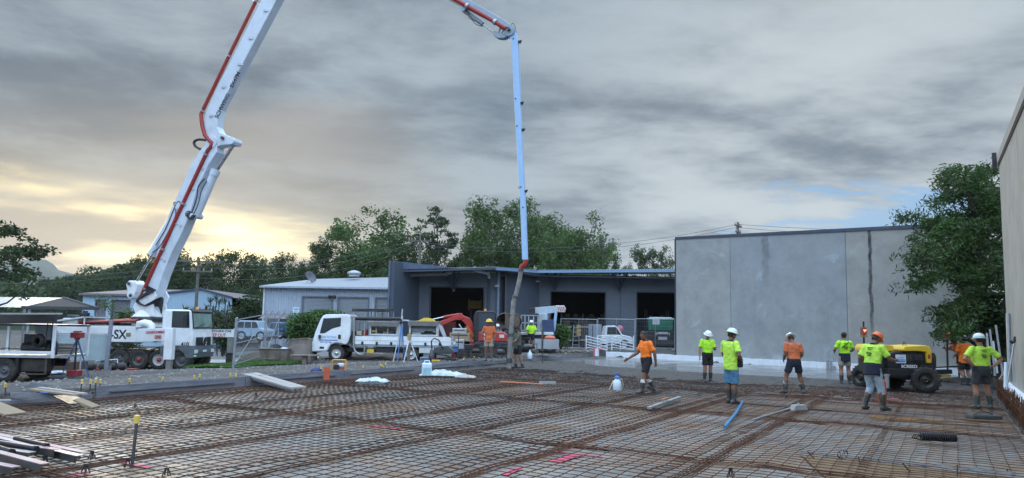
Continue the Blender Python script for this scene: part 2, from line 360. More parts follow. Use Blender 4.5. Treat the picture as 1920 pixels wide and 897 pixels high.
BV=[-300,-60,-20,-5,1.0,1.15]+[2+1.0*i for i in range(37)]+[36+.25*i for i in range(1,30)]+[44+1.0*i for i in range(36)]+[82,86,92,100,115,140,180,260,400,900,2400]
AV=sorted(set(AV));BV=sorted(set(BV))
vs=[];idx={}
def farb0(a):return 41.49+(36.44-41.49)*(a+18.2)/18.26
for j,b in enumerate(BV):
 for i,a in enumerate(AV):
  p=S(a,b)
  a2=a+(af(b)+18)*max(0,1-abs(a+18)/8);p=S(a2,b)
  if-18.05<a<1.55 and 1.1<b<farb0(a)+.25:z=-.14+.02*nz(p.x,p.y)
  else:z=hz(p.x,p.y)+(.04*nz(p.x*.6,p.y*.6)if abs(a)<45 and b<80 else 0)
  vs.append((p.x,p.y,z))
na=len(AV)
fs=[(j*na+i,j*na+i+1,(j+1)*na+i+1,(j+1)*na+i)for j in range(len(BV)-1)for i in range(na-1)]
g=MB();g.add(vs,fs,True);tag(g.build('ground',gravel),'gravel building yard and ground reaching to the horizon',None,None,'structure')
def drape(name,corners,m,off=.03,nu=16,nv=8,edge=0.0,label=None,kind='structure'):
 """quad given by 4 ground points (near-left, near-right, far-right, far-left) laid on the terrain"""
 A,B,Cc,Dd=corners;b=MB()
 def fn(u,v):
  p=(A*(1-u)+B*u)*(1-v)+(Dd*(1-u)+Cc*u)*v
  x,y=p.x,p.y+edge*nz(p.x*.9,3.0)*(1 if v in(0,1)else 0)
  return(x,y,hz(x,y)+off+.04*nz(x*.6,y*.6))
 b.grid(fn,nu,nv);o=b.build(name,m);tag(o,label,None,None,kind);return o
drape('grass',[G(345,33.5),G(560,34.5),G(560,37.5),G(345,39)],grassm,.05,edge=.5,label='strip of green grass between the site and the road')
drape('path',[G(345,40),G(600,38.6),G(600,40),G(345,41.5)],concp,.06,label='pale concrete kerb and gutter beyond the grass strip')
drape('road',[G(330,41.5),G(720,40),G(720,50),G(330,53)],asph,.05,label='grey asphalt driveway behind the site gate')
drape('grass',[G(440,44),G(600,43),G(600,44.4),G(440,46)],grassm,.09,edge=.4,label='small patch of grass on the far side of the gate')
def tufts(name,poly_fn,n,h,m,label):
 r=np.random.RandomState(3);V=[];
 for k in range(n):
  x,y=poly_fn(r.rand(),r.rand());z=hz(x,y)+.05;a=r.rand()*PI;hh=h*(.5+r.rand());wv=.02
  V+=[(x-math.cos(a)*wv,y-math.sin(a)*wv,z),(x+math.cos(a)*wv,y+math.sin(a)*wv,z),(x+(r.rand()-.5)*.08,y+(r.rand()-.5)*.08,z+hh)]
 V=np.array(V);o=npmesh(name,V,np.arange(len(V)).reshape(-1,3),m);tag(o,label,None,None,'stuff');return o
gA,gB=G(345,33.6),G(560,34.6)
tufts('grass_blades',lambda u,v:(gA.x+(gB.x-gA.x)*u,gA.y+(gB.y-gA.y)*u+v*3.2),9000,.13,mat('grass_blade',(.08,.18,.03),.8,var=.4),'short grass blades on the strip beside the road')
r=np.random.RandomState(5);V=[];Fq=[]
for k in range(3800):
 b=r.rand()*34+3;a=af(b)-.25-r.rand()**1.5*12;p=S(a,b);s=.015+.05*r.rand()**3;z=hz(p.x,p.y)+s*.3
 o=len(V);V+=[(p.x+s,p.y,z),(p.x-s*.6,p.y+s*.9,z),(p.x-s*.6,p.y-s*.9,z),(p.x,p.y,z+s*.9)]
 Fq+=[(o,o+1,o+3),(o+1,o+2,o+3),(o+2,o,o+3)]
tag(npmesh('loose_gravel',np.array(V),np.array(Fq),mat('stone',(.17,.165,.16),.9,var=.5,scale=4)),'loose stones scattered over the yard outside the formwork',None,None,'stuff')
def filmmat():
 m=bpy.data.materials.new('plastic_membrane');m.use_nodes=True;t=m.node_tree;n=t.nodes;l=t.links;p=n['Principled BSDF']
 tcx=n.new('ShaderNodeTexCoord');O=tcx.outputs['Object']
 def noi(s,d=5,r=.6,dist=0,off=0):
  mp=n.new('ShaderNodeMapping');l.new(O,mp.inputs[0]);mp.inputs[1].default_value=(off,off,0)
  x=n.new('ShaderNodeTexNoise');l.new(mp.outputs[0],x.inputs[0]);x.inputs['Scale'].default_value=s;x.inputs['Detail'].default_value=d;x.inputs['Roughness'].default_value=r;x.inputs['Distortion'].default_value=dist;return x.outputs[0]
 def rng(i,a,b,c=0,d=1):
  r=n.new('ShaderNodeMapRange');l.new(i,r.inputs[0]);r.inputs[1].default_value=a;r.inputs[2].default_value=b;r.inputs[3].default_value=c;r.inputs[4].default_value=d;return r.outputs[0]
 def mix(f,a,b):
  x=n.new('ShaderNodeMix');x.data_type='RGBA';l.new(f,x.inputs[0])
  for i,v in((6,a),(7,b)):
   if isinstance(v,tuple):x.inputs[i].default_value=v+(1,)
   else:l.new(v,x.inputs[i])
  return x.outputs[2]
 c=mix(rng(noi(.8),.35,.65),(.14,.128,.112),(.29,.275,.25))
 c=mix(rng(noi(7,3),.55,.75,0,.5),c,(.36,.37,.38))
 c=mix(rng(noi(.45,6,.7,1.0,11),.46,.62,0,.8),c,(.22,.12,.05))
 c=mix(rng(noi(1.1,6,.75,.6,31),.50,.70,0,.6),c,(.13,.09,.065))
 c=mix(rng(noi(.5,5,.75,.6,57),.60,.66,0,.5),c,(.30,.25,.15))
 l.new(c,p.inputs['Base Color']);l.new(rng(noi(2.2),.3,.7,.34,.70),p.inputs['Roughness']);p.inputs['Specular IOR Level'].default_value=.55
 bp=n.new('ShaderNodeBump');bp.inputs['Distance'].default_value=.03;bp.inputs['Strength'].default_value=.55;l.new(noi(3.0,4,.6,1.2),bp.inputs['Height']);l.new(bp.outputs[0],p.inputs['Normal'])
 return m
film=filmmat()
def zf(a,b):
 k=1.6 if a>-4.5 else 1.0
 return .022*k*nz(a*.75,b*.55)+.012*k*nz(a*2.1,b*1.9,5)
b=MB();b.grid(lambda u,v:tuple(S(-16.9+18.1*u+(.22*nz(v*30,3)if u==0 else 0),1.3+36.5*v,-.062+zf(-16.9+18.1*u,1.3+36.5*v)+.010*nz(u*90,v*160))),180,300)
tag(b.build('plastic_membrane',film),'grey plastic membrane laid under the reinforcing mesh',None,None,'structure')
cor=[atZ(1600,940,-.03),atZ(1960,930,-.03),atZ(1905,893,-.03),atZ(1500,853,-.03)]
b=MB()
def fs_(u,v):
 e=cor;p=(e[0]*(1-u)+e[1]*u)*(1-v)+(e[3]*(1-u)+e[2]*u)*v
 q=p+d2*(.10*nz(u*9,v*3)*v);A_,B_=ab(q);return(q.x,q.y,zf(A_,B_)-.035+.008*nz(q.x*6,q.y*6))
b.grid(fs_,50,14);tag(b.build('sand_patch',sand),'strip of bare yellow sand where the membrane is torn open',None,None,'structure')
b=MB();b.grid(lambda u,v:tuple((cor[3]*(1-u)+cor[2]*u)+d2*(.10*nz(u*9,3)+.14*v)+Vector((0,0,.005+.035*abs(nz(u*16,v*2))+.02*math.sin(v*3)))),60,4)
tag(b.build('torn_membrane_edge',mat('dark_film',(.08,.085,.09),.35,var=.5,scale=5,bump=.6),None),'curled dark edge of torn membrane along the sand strip','plastic sheet')
rowA=[-.8-2.2*k for k in range(9)];colB=[4.75+5.8*k for k in range(4)]
for a in rowA[1:]:
 b=MB();b.grid(lambda u,v:tuple(S(a+(u-.5)*max(.0,.04+.26*nz(v*22,a))+.05*nz(v*12,a*3),1.3+27*v,-.052+zf(a,1.3+27*v)+.01*nz(u*3,v*60))),4,110)
 tag(b.build('soil_strip',soil),'strip of brown soil and rust under a lap in the mesh',None,None,'structure')
for bb_ in colB:
 b=MB();b.grid(lambda u,v:tuple(S(-16.9+18.1*u,bb_+(v-.5)*max(.0,.08+.26*nz(u*20,bb_))+.06*nz(u*9,bb_),-.046+zf(-16.9+18.1*u,bb_))),90,4)
 tag(b.build('soil_strip',soil),'strip of brown soil and rust crossing under the mesh',None,None,'structure')
b=MB();b.grid(lambda u,v:tuple(S(af(1.3+36*v)+.01+1.1*u,1.3+36*v,-.04-.04*u+.03*nz(u*4,v*60)+.02*nz(u*9,v*200))),8,200)
tag(b.build('soil_bank',soil),'red brown soil between the formwork and the plastic membrane',None,None,'structure')
def wav(a,b,z):
 k=.018 if a<-4 else .034
 return S(a+k*nz(a*.9+7,b*.9),b+k*.6*nz(a*.8,b*.8+9,4),z+zf(a,b))
def barpts(A0,B0,A1,B1,z,seg):
 n=max(2,int(round(math.hypot(A1-A0,B1-B0)/seg)))
 return[wav(A0+(A1-A0)*i/n,B0+(B1-B0)*i/n,z)for i in range(n+1)]
def front_visible(cs):
 P=[proj(p)for p in cs];P=[p for p in P if p]
 return P and max(p[0]for p in P)>-60 and min(p[0]for p in P)<1980 and min(p[1]for p in P)<940
fe=[ab(atZ(px,py,.02))for px,py in((780,697),(870,697),(960,702),(1060,706),(1180,716),(1330,731),(1480,730),(1600,738),(1700,742),(1800,748),(1880,753))]
fe=sorted(fe)
me_=sorted(ab(atZ(px,py,.08))for px,py in((1010,674),(1075,679),(1130,687),(1280,697),(1400,704),(1480,708),(1600,714),(1680,716),(1740,712),(1800,706),(1860,703)))
def pl(tab,a):return float(np.interp(a,[t[0]for t in tab],[t[1]for t in tab]))
nsheet=0
where={0:'nearest bay',1:'second bay back',2:'third bay back',3:'far bay',4:'half under fresh concrete'}
for kb in range(5):
 B0=-1.2+5.8*kb+(0 if kb else 0)
 for ka in range(9):
  A1=1.2-2.2*ka if ka else 1.15;A0=A1-2.4 if ka else-1.1
  A0=max(A0,-17.1)
  b0,b1=B0+.03*(ka%2),B0+6.0
  if kb==0:b0=2.2 if ka<5 else 1.6
  lim=pl(fe,(A0+A1)/2)+4.2
  if b0>lim:continue
  b1=min(b1,lim)
  cs=[S(a,bq)for a in(A0,A1)for bq in(b0,b1)]
  if not front_visible(cs):continue
  dist=min((c.length for c in cs));near=dist<12.5
  seg=.4 if dist<12 else .8;zz=.0+.004*(ka%2)+.003*(kb%2);rr=.0064
  c0=S((A0+A1)/2,(b0+b1)/2)
  side=['against the right wall','one row from the right wall','two rows from the right wall','three rows from the right wall','at mid slab','three rows from the left formwork','two rows from the left formwork','next but one to the left formwork','along the left formwork'][ka]
  t=thing('reinforcing_mesh_sheet','rusty mesh sheet %s, %s'%(side,where[kb]),'steel mesh',c0,0,'mesh sheets laid over the slab')
  jobs=[]
  a=A0
  while a<=A1+.01:jobs.append(barpts(a,b0,a,b1,zz,seg));a+=.2
  bq=b0+.05
  while bq<=b1:jobs.append(barpts(A0,bq,A1,bq,zz+.0105,seg));bq+=.2
  if near:
   for pts in jobs:m=MB();m.tube([p-c0 for p in pts],rr,4,False);m.build('bar',barr if ka<3 else barm,t)
  else:
   m=MB()
   for pts in jobs:m.tube([p-c0 for p in pts],rr*1.05,3,False)
   o=m.build('bars',barr if ka<3 else barm,t);o['kind']='stuff'
  nsheet+=1
def cage(A0,B0,A1,B1,i,label):
 lng=math.hypot(A1-A0,B1-B0);da,db=(A1-A0)/lng,(B1-B0)/lng;c0=S((A0+A1)/2,(B0+B1)/2)
 t=thing('beam_cage',label,'steel cage',c0,0,'reinforcement cages in the lap strips')
 for k,off in enumerate((-.09,-.02,.04,.10)):
  m=MB();m.tube([p-c0 for p in barpts(A0+off*db,B0-off*da,A1+off*db,B1-off*da,-.018-.01*(k%2),.7)],.0065,4,False);m.build('bar',rust,t)
 m=MB();q=0
 while q<lng:
  a,b=A0+da*q,B0+db*q;j=rnd.uniform(-.03,.03)
  m.tube([wav(a+(-.11)*db,b-(-.11)*da,-.028)-c0,wav(a+.11*db+j*da,b-.11*da+j*db,-.006)-c0],.0045,3,False);q+=.2
 o=m.build('ties',rust2,t);o['kind']='stuff'
for i,a in enumerate(rowA):
 if i==0:continue
 bs=1.6;be=pl(fe,a)+.8
 P0=proj(S(a,bs));
 while bs<be and not front_visible([S(a,bs)]):bs+=.5
 if bs<be-1:cage(a,bs,a,be,i,['rusty cage strip running back beside the right wall','rusty cage strip second from the right wall','rusty cage strip third from the right wall','rusty cage strip just right of the slab centre','rusty cage strip through the centre of the slab','rusty cage strip third from the left formwork','rusty cage strip third strip from the formwork edge','rusty cage strip second from the left formwork','rusty cage strip closest to the left formwork'][i])
for i,bq in enumerate(colB):
 if i==3:cage(-17.0,bq,1.1,bq,i,'rusty cross strip just before the rough concrete')
 else:cage(-17.0,bq,1.1,bq,i,['rusty cross strip lowest in the photo','rusty cross strip in the middle of the slab','rusty cross strip behind the middle of the slab'][i])
for n_,pts,wd in(('a',[(945,893),(975,880)],.10),('b',[(1040,866),(1084,852)],.20),('c',[(990,840),(1062,849)],.06),('d',[(1085,851),(1130,856)],.05),('e',[(695,799),(762,806)],.10),('f',[(1470,765),(1570,770)],.05),('g',[(225,868),(280,878)],.08),('h',[(120,895),(165,886)],.12),('i',[(285,758),(360,757)],.08),('j',[(1290,754),(1420,758)],.05)):
 p,q=atZ(*pts[0],-.05),atZ(*pts[1],-.05);d=(q-p).normalized();s_=Vector((d.y,-d.x,0));b=MB()
 def fp(u,v):
  x=p*(1-u)+q*u+s_*(v-.5)*wd*(1+.5*nz(u*5,v*3));A_,B_=ab(x);return(x.x,x.y,zf(A_,B_)-.044)
 b.grid(fp,14,2);tag(b.build('paint_mark',pink),'pink spray paint line on the membrane, '+{'a':'at the bottom edge of the picture','b':'short and thick near the bottom centre','c':'thin, left of the thick one','d':'thin, right of the thick one','e':'left of the picture centre','f':'near the shovel head','g':'beside the yellow capped peg','h':'beside the pink steel angles','i':'near the left plank ramp','j':'beside the man in blue shorts'}[n_],'paint line','pink set-out marks on the membrane','structure')
def concm(name,c0,c1,r0,r1,bump,sc_):
 m=bpy.data.materials.new(name);m.use_nodes=True;t=m.node_tree;n=t.nodes;l=t.links;p=n['Principled BSDF']
 tcx=n.new('ShaderNodeTexCoord');x=n.new('ShaderNodeTexNoise');l.new(tcx.outputs['Object'],x.inputs[0]);x.inputs['Scale'].default_value=sc_;x.inputs['Detail'].default_value=7;x.inputs['Roughness'].default_value=.65
 r=n.new('ShaderNodeValToRGB');l.new(x.outputs[0],r.inputs[0]);r.color_ramp.elements[0].position=.35;r.color_ramp.elements[0].color=c0+(1,);r.color_ramp.elements[1].position=.66;r.color_ramp.elements[1].color=c1+(1,)
 l.new(r.outputs[0],p.inputs['Base Color']);q=n.new('ShaderNodeMapRange');l.new(x.outputs[0],q.inputs[0]);q.inputs[1].default_value=.35;q.inputs[2].default_value=.65;q.inputs[3].default_value=r0;q.inputs[4].default_value=r1;l.new(q.outputs[0],p.inputs['Roughness'])
 y=n.new('ShaderNodeTexNoise');l.new(tcx.outputs['Object'],y.inputs[0]);y.inputs['Scale'].default_value=28;y.inputs['Detail'].default_value=5
 bp=n.new('ShaderNodeBump');bp.inputs['Strength'].default_value=bump;bp.inputs['Distance'].default_value=.03;l.new(y.outputs[0],bp.inputs['Height'])
 if bump:l.new(bp.outputs[0],p.inputs['Normal']);p.inputs['Specular IOR Level'].default_value=.3
 return m
rough=concm('rough_wet_concrete',(.034,.029,.025),(.095,.085,.077),.5,.9,.9,2.2)
wet=concm('screeded_wet_concrete',(.12,.115,.108),(.20,.195,.185),.10,.26,0.0,.7)
def wetedge(a):return pl(me_,a)+.12*nz(a*.8,3)
def rz_(u,v):
 a=-18.4+19.6*u;f0=pl(fe,a)+.7*nz(a*.5,1)+.35*nz(a*2.3,2)-.2;f1=wetedge(a)+.5;b=f0+(f1-f0)*v
 rise=min(1,v*1.35)**1.3;wl=min(1,(1-v)*5)
 z=-.085+.16*rise+wl*(.045*fbm(a*1.1,b*1.1,2)+.07*abs(nz(a*3.2,b*3.2))+.045*nz(a*8,b*8))
 return tuple(S(a,b,z+(.0 if b<wetedge(a)else-.004)))
b=MB();b.grid(rz_,380,150);tag(b.build('rough_concrete',rough),'freshly placed lumpy concrete not yet screeded',None,None,'structure')
b=MB()
sW0,sW1=atZ(1136,668.6,.08),atZ(1780,703.7,.08);swd=(sW1-sW0).normalized();sfar=sW0-swd*4.2
def farb(a):
 a0,b0=ab(sW0);a1,b1=ab(sW1);return b0+(b1-b0)*(a-a0)/(a1-a0)
b.grid(lambda u,v:(lambda a:tuple(S(a,wetedge(a)+(farb(a)+.02-wetedge(a))*v,.08)))(-18.5+19.8*u),120,60)
tag(b.build('wet_concrete_slab',wet),'smooth glossy wet concrete slab in front of the far wall',None,None,'structure')
r=np.random.RandomState(8);V=[];Fq=[]
for k in range(5200):
 a=-17+18.2*r.rand();b_=pl(fe,a)-(r.rand()**2.2)*3.6+1.2;s=.012+.05*r.rand()**2.5;p=S(a,b_,zf(a,b_)-.01+.02*r.rand())
 o=len(V);q=r.rand(3)*.6+.7;V+=[(p.x+s*q[0],p.y,p.z),(p.x-s*.6,p.y+s*.9*q[1],p.z),(p.x-s*.6,p.y-s*.9*q[2],p.z),(p.x,p.y,p.z+s*.7)]
 Fq+=[(o,o+1,o+3),(o+1,o+2,o+3),(o+2,o,o+3)]
tag(npmesh('concrete_splatter',np.array(V),np.array(Fq),rough),'lumps of concrete dropped on the mesh ahead of the pour',None,None,'stuff')
# ======= WALLS
def wallmat(name,streak=None,tone=(.30,.32,.335),warm=(.33,.325,.30)):
 m=bpy.data.materials.new(name);m.use_nodes=True;t=m.node_tree;n=t.nodes;l=t.links;p=n['Principled BSDF']
 tcx=n.new('ShaderNodeTexCoord');O=tcx.outputs['Object']
 def noi(s,st=(1,1,1),d=7,r=.6,off=0,dist=0):
  mp=n.new('ShaderNodeMapping');l.new(O,mp.inputs[0]);mp.inputs[3].default_value=st;mp.inputs[1].default_value=(off,0,off)
  x=n.new('ShaderNodeTexNoise');l.new(mp.outputs[0],x.inputs[0]);x.inputs['Scale'].default_value=s;x.inputs['Detail'].default_value=d;x.inputs['Roughness'].default_value=r;x.inputs['Distortion'].default_value=dist;return x.outputs[0]
 def rng(i,a,b,c=0,d=1,sm=False):
  r=n.new('ShaderNodeMapRange');l.new(i,r.inputs[0]);r.inputs[1].default_value=a;r.inputs[2].default_value=b;r.inputs[3].default_value=c;r.inputs[4].default_value=d
  if sm:r.interpolation_type='SMOOTHSTEP'
  return r.outputs[0]
 def mix(f,a,b):
  x=n.new('ShaderNodeMix');x.data_type='RGBA';l.new(f,x.inputs[0])
  for i,v in((6,a),(7,b)):
   if isinstance(v,tuple):x.inputs[i].default_value=v+(1,)
   else:l.new(v,x.inputs[i])
  return x.outputs[2]
 c=mix(rng(noi(.28),.35,.65),tone,warm)
 c=mix(rng(noi(.9,d=8,r=.7,off=4),.42,.66,0,.6),c,tuple(k*.66 for k in tone))
 c=mix(rng(noi(.55,d=8,r=.75,off=17,dist=.8),.56,.66,0,.7),c,(.42,.47,.52))
 c=mix(rng(noi(1.2,(1,1,.12),off=9),.58,.75,0,.4),c,tuple(k*.62 for k in tone))
 c=mix(rng(noi(5,d=6,r=.8,off=2),.66,.74,0,.5),c,(.13,.13,.13))
 if streak is not None:
  sp=n.new('ShaderNodeSeparateXYZ');l.new(O,sp.inputs[0])
  for x0,wd,zlo,zhi,amt in streak:
   ab_=n.new('ShaderNodeMath');ab_.operation='ADD';ab_.inputs[1].default_value=-x0;l.new(sp.outputs[0],ab_.inputs[0])
   a2=n.new('ShaderNodeMath');a2.operation='ADD';l.new(ab_.outputs[0],a2.inputs[0]);l.new(rng(noi(.9,(0,0,1),d=3),.2,.8,-wd*1.6,wd*1.6),a2.inputs[1])
   a3=n.new('ShaderNodeMath');a3.operation='ABSOLUTE';l.new(a2.outputs[0],a3.inputs[0])
   mk=rng(a3.outputs[0],wd*.5,wd*1.3,1,0,True);zz=rng(sp.outputs[2],zlo,zhi,0,1,True)
   mu=n.new('ShaderNodeMath');mu.operation='MULTIPLY';l.new(mk,mu.inputs[0]);l.new(zz,mu.inputs[1])
   mu2=n.new('ShaderNodeMath');mu2.operation='MULTIPLY';l.new(mu.outputs[0],mu2.inputs[0]);l.new(rng(noi(3,(3,1,1)),.3,.6,.5*amt,amt),mu2.inputs[1])
   c=mix(mu2.outputs[0],c,(.035,.035,.037))
 l.new(c,p.inputs['Base Color']);p.inputs['Roughness'].default_value=.8
 bp=n.new('ShaderNodeBump');bp.inputs['Distance'].default_value=.02;bp.inputs['Strength'].default_value=.3;l.new(noi(9),bp.inputs['Height']);l.new(bp.outputs[0],p.inputs['Normal'])
 return m
nrm=Vector((-swd.y,swd.x,0));nrm=nrm if nrm.y>0 else-nrm
wo=sW0+nrm*.16
def on_wall(px,py):
 r=ray(px,py);o=Vector((0,0,HC));t=(wo-o).dot(nrm)/r.dot(nrm);return o+r*t
W0=on_wall(1268,600);wrz=math.atan2(swd.y,swd.x)
def wx(px,py=560):return(on_wall(px,py)-W0).dot(swd)
def wz(px,py):return on_wall(px,py).z
xe=wx(1850);ztl=wz(1268,449);ztr=ztl+(wz(1768,426)-ztl)*xe/wx(1768)
print('WALL',W0,'len',xe,'top',ztl,ztr,wz(1268,664),wz(1700,686))
wt=thing('concrete_wall','tall grey tilt-up concrete panel wall behind the wet slab','wall',(W0.x,W0.y,0),wrz)
def ztop(x):return ztl+(ztr-ztl)*x/xe
edges=[0,wx(1370),wx(1588),xe];sx=wx(1632,500)
tone=[((.33,.345,.345),(.36,.355,.335)),((.305,.33,.345),(.335,.35,.35)),((.35,.35,.335),(.365,.355,.32))]
for i in range(3):
 x0,x1=edges[i]+(.012 if i else 0),edges[i+1]-.012
 b=MB();b.prism([(x0,.28),(x1,.28),(x1,ztop(x1)),(x0,ztop(x0))],0,.18)
 st={1:[(wx(1435,460),.22,ztop(x0)-4.5,ztop(x0)+.2,.45)],2:[(sx,.085,.8,3.4,1.0)],0:None}[i]
 b.build('panel',wallmat('tilt_panel_%d'%i,st,*tone[i]),wt)
b=MB();b.prism([(-.03,ztop(0)-.0),(xe,ztop(xe)),(xe,ztop(xe)+.17),(-.03,ztop(0)+.13)],-.05,.24)
b.build('parapet_cap',mat('blue_grey_flashing',(.06,.075,.11),.5),wt)
b=MB()
for i in(1,2):b.bb(edges[i]-.014,edges[i]+.014,.02,.06,.28,ztop(edges[i])-.02)
b.build('joint_sealant',mat('sealant',(.10,.12,.15),.8),wt)
b=MB();b.bb(-.0,.18,.19,14,.2,ztop(0));b.build('return_wall',MATS['cream_panel']if 0 else wallmat('return_wall_concrete'),wt)
b=MB();b.bb(-.09,-.015,-.02,.22,.25,ztop(0));b.build('corner_flashing',mat('corner_flashing_steel',(.05,.055,.07),.6),wt)
ln_=(atZ(1850,707,.08)-sW0).length;t=thing('styrofoam_strip','white styrofoam edge strip with vertical drips along the foot of the far wall','edge strip',tuple(sW0),wrz)
bd=MB();x=0;rq=random.Random(3)
while x<1.19:wdt=min(rq.uniform(.08,.16),1.19-x);bd.bb(x,x+wdt-.012,rq.uniform(-.012,.0),.12,-.1,.30+rq.uniform(-.012,.012));x+=wdt
bd.bb(0,1.19,.03,.10,-.1,.29);bm0=bd.mesh('styrofoam_board');bm0.materials.append(styro)
for k in range(int(ln_/1.2)+1):
 o=bpy.data.objects.new('board',bm0);C.objects.link(o);o.parent=t;o.location=(1.2*k,0,rq.uniform(-.008,.008))
 if k%2:o.location.y=.004
for(px,py,hh)in((1557,676,.42),(1563,678,.38),(1570,690,.15)):
 p=on_wall(px,py)-nrm*.35;b=MB();b.cyl((0,0,0),(0,0,hh),.055,n=12);b.cyl((0,0,hh-.05),(0,0,hh),.065,n=12)
 o=b.build('pipe_stub',galv);o.location=(p.x,p.y,.07);tag(o,{1557:'taller grey pipe stub standing at the styrofoam strip',1563:'grey pipe stub just right of the tallest one',1570:'lowest grey pipe stub set out in the wet concrete'}[px],'pipe','pipe stubs in the wet slab')
aW=1.55
def on_right(px,py):
 r=ray(px,py);o=Vector((0,0,HC));t=(S(aW,0)-o).dot(d1)/r.dot(d1);return o+r*t
e1=on_right(1889,640);bend=ab(e1)[1];zT1=on_right(1873,312).z;zT0p=on_right(1919,205);bT0=ab(zT0p)[1];zT0=zT0p.z
print('RIGHT',bend,zT1,bT0,zT0)
rzr=math.atan2(d2.y,d2.x)
t=thing('side_wall','tall cream concrete wall along the right edge of the slab','wall',tuple(S(aW,0)),rzr)
def zr(b):return zT1+(zT0-zT1)*(bend-b)/(bend-bT0)
rm=wallmat('right_wall_concrete',None,(.40,.385,.34),(.43,.415,.37));bs=[2.0,7.0,ab(on_right(1908,300))[1],bend]
bs=sorted(bs)
for i in range(len(bs)-1):
 x0,x1=bs[i]+.01,bs[i+1]-.01;b=MB();b.prism([(x0,-.1),(x1,-.1),(x1,zr(x1)),(x0,zr(x0))],-.18,0);b.build('panel',rm,t)
b=MB();b.prism([(2,zr(2)),(bend+.03,zr(bend)),(bend+.03,zr(bend)+.06),(2,zr(2)+.06)],-.22,.03);b.build('flashing',mat('black_flashing',(.02,.02,.02),.5),t)
b=MB();b.prism([(2,zr(2)+.06),(bend+.05,zr(bend)+.06),(bend+.05,zr(bend)+.30),(2,zr(2)+.30)],-.20,.05);b.build('gutter',mat('grey_gutter',(.33,.32,.30),.5),t)
b=MB();b.bb(bend-.02,bend+.05,.05,.17,zr(bend)-.1,zr(bend)+.42);b.build('gutter_end',blkm,t)
b=MB();b.tube([(bend-1.2,-.3,0),(bend-1.2,-10,0)],.01,4)
b=MB();b.bb(bend-.19,bend-.02,-10,-.19,-.1,zr(bend)-.05);b.build('return_wall',rm,t)
o=MB();o.bb(2.0,bend-.1,.005,.14,.30,.47);o.bb(2.0,bend-.1,.14,.155,.16,.42);tag(o.build('foam_ledge',styro,None,.01),'white foam strip fixed low along the right wall behind the starter bars','foam strip');bpy.data.objects['foam_ledge'].location=tuple(S(aW,0));bpy.data.objects['foam_ledge'].rotation_euler=(0,0,rzr)
t=thing('starter_bar_row','dense row of rusty upright starter bars against the right wall','steel bars',tuple(S(1.33,0)),rzr)
sb=[]
for k in range(6):
 m=MB();h=rq.uniform(.34,.52);lx=rq.uniform(-.03,.03);ly=rq.uniform(-.02,.02)
 if k<4:m.tube([(0,0,-.08),(lx*.4,ly*.4,h*.5),(lx,ly,h)],.007,5)
 else:m.tube([(0,.1,.0),(0,.10,h*.5),(0,.08,h*.62),(lx,.02,h*.62),(lx,0,h*.5),(lx,0,-.05)],.006,5)
 q=m.mesh('starter_bar');q.materials.append(rust2 if k%2 else rust);sb.append(q)
x=13.0;c_=0
while x<bend+1.5 and c_<290:
 o=bpy.data.objects.new('bar',sb[rq.randrange(6)]);C.objects.link(o);o.parent=t;o.location=(x,rq.uniform(-.06,.06),zf(1.2,x));o.rotation_euler=(rq.uniform(-.1,.1),rq.uniform(-.1,.1),rq.uniform(0,6));x+=rq.uniform(.04,.07);c_+=1
m=MB()
for zz,yy in((.05,-.02),(.22,.03),(.36,.0)):m.tube([(12+i*.8,yy+.02*nz(i,zz*9),zz+.02*nz(i*1.3,zz))for i in range(21)],.006,4)
m.build('tie_bars',rust,t)
# ======= LEFT FORMWORK
def onL(px,py,z):return atZ(px,py,z)
Fp0,Fp1=S(af(9.7),9.7),S(af(38),38);fdir=(Fp1-Fp0).normalized();rzf=math.atan2(fdir.y,fdir.x);t=thing('formwork','blue grey timber formwork along the left edge of the slab','formwork',tuple(Fp0),rzf)
bl=0.0;segs=[0,4.4,8.6,13,17.4,21.6,30.5]
for i in range(len(segs)-1):
 x0,x1=segs[i],segs[i+1]-.02;dzz=[.0,.01,-.02,.0,-.03,-.02][i]
 b=MB();b.bb(x0,x1,.0,.045,-.1,.25+dzz);b.build('board',fwood,t,.004)
 b=MB();b.bb(x0+.3,x1-.4,-.05,-.003,.09,.125+dzz);b.build('rail',fwood,t)
b=MB();b.bb(-7,-.1,.0,.045,-.08,.06);b.build('board',fwood,t)
def peg(px,py,h,label,tilt=0.0,zoff=0,s=1.0,base=None):
 p=base if base is not None else None
 if p is None:
  r=ray(px,py);o=Vector((0,0,HC));fn=Vector((-fdir.y,fdir.x,0));tt=(Fp0+fn*.12-o).dot(fn)/r.dot(fn);q=o+r*tt;p=Vector((q.x,q.y,q.z-h))
 t=thing('formwork_peg',label,'peg',tuple(p),rzr,'steel pegs with yellow caps');e=Vector((tilt,0,h))
 b=MB();b.cyl((0,0,-.15),e,.016*s,n=6);b.build('stake',dsteel,t)
 b=MB();b.box((e.x,0,h+.02),(.048*s,.048*s,.054*s));b.cyl((e.x,0,h-.05),(e.x,0,h-.01),.028*s,n=8);b.build('cap',ycap,t,.012)
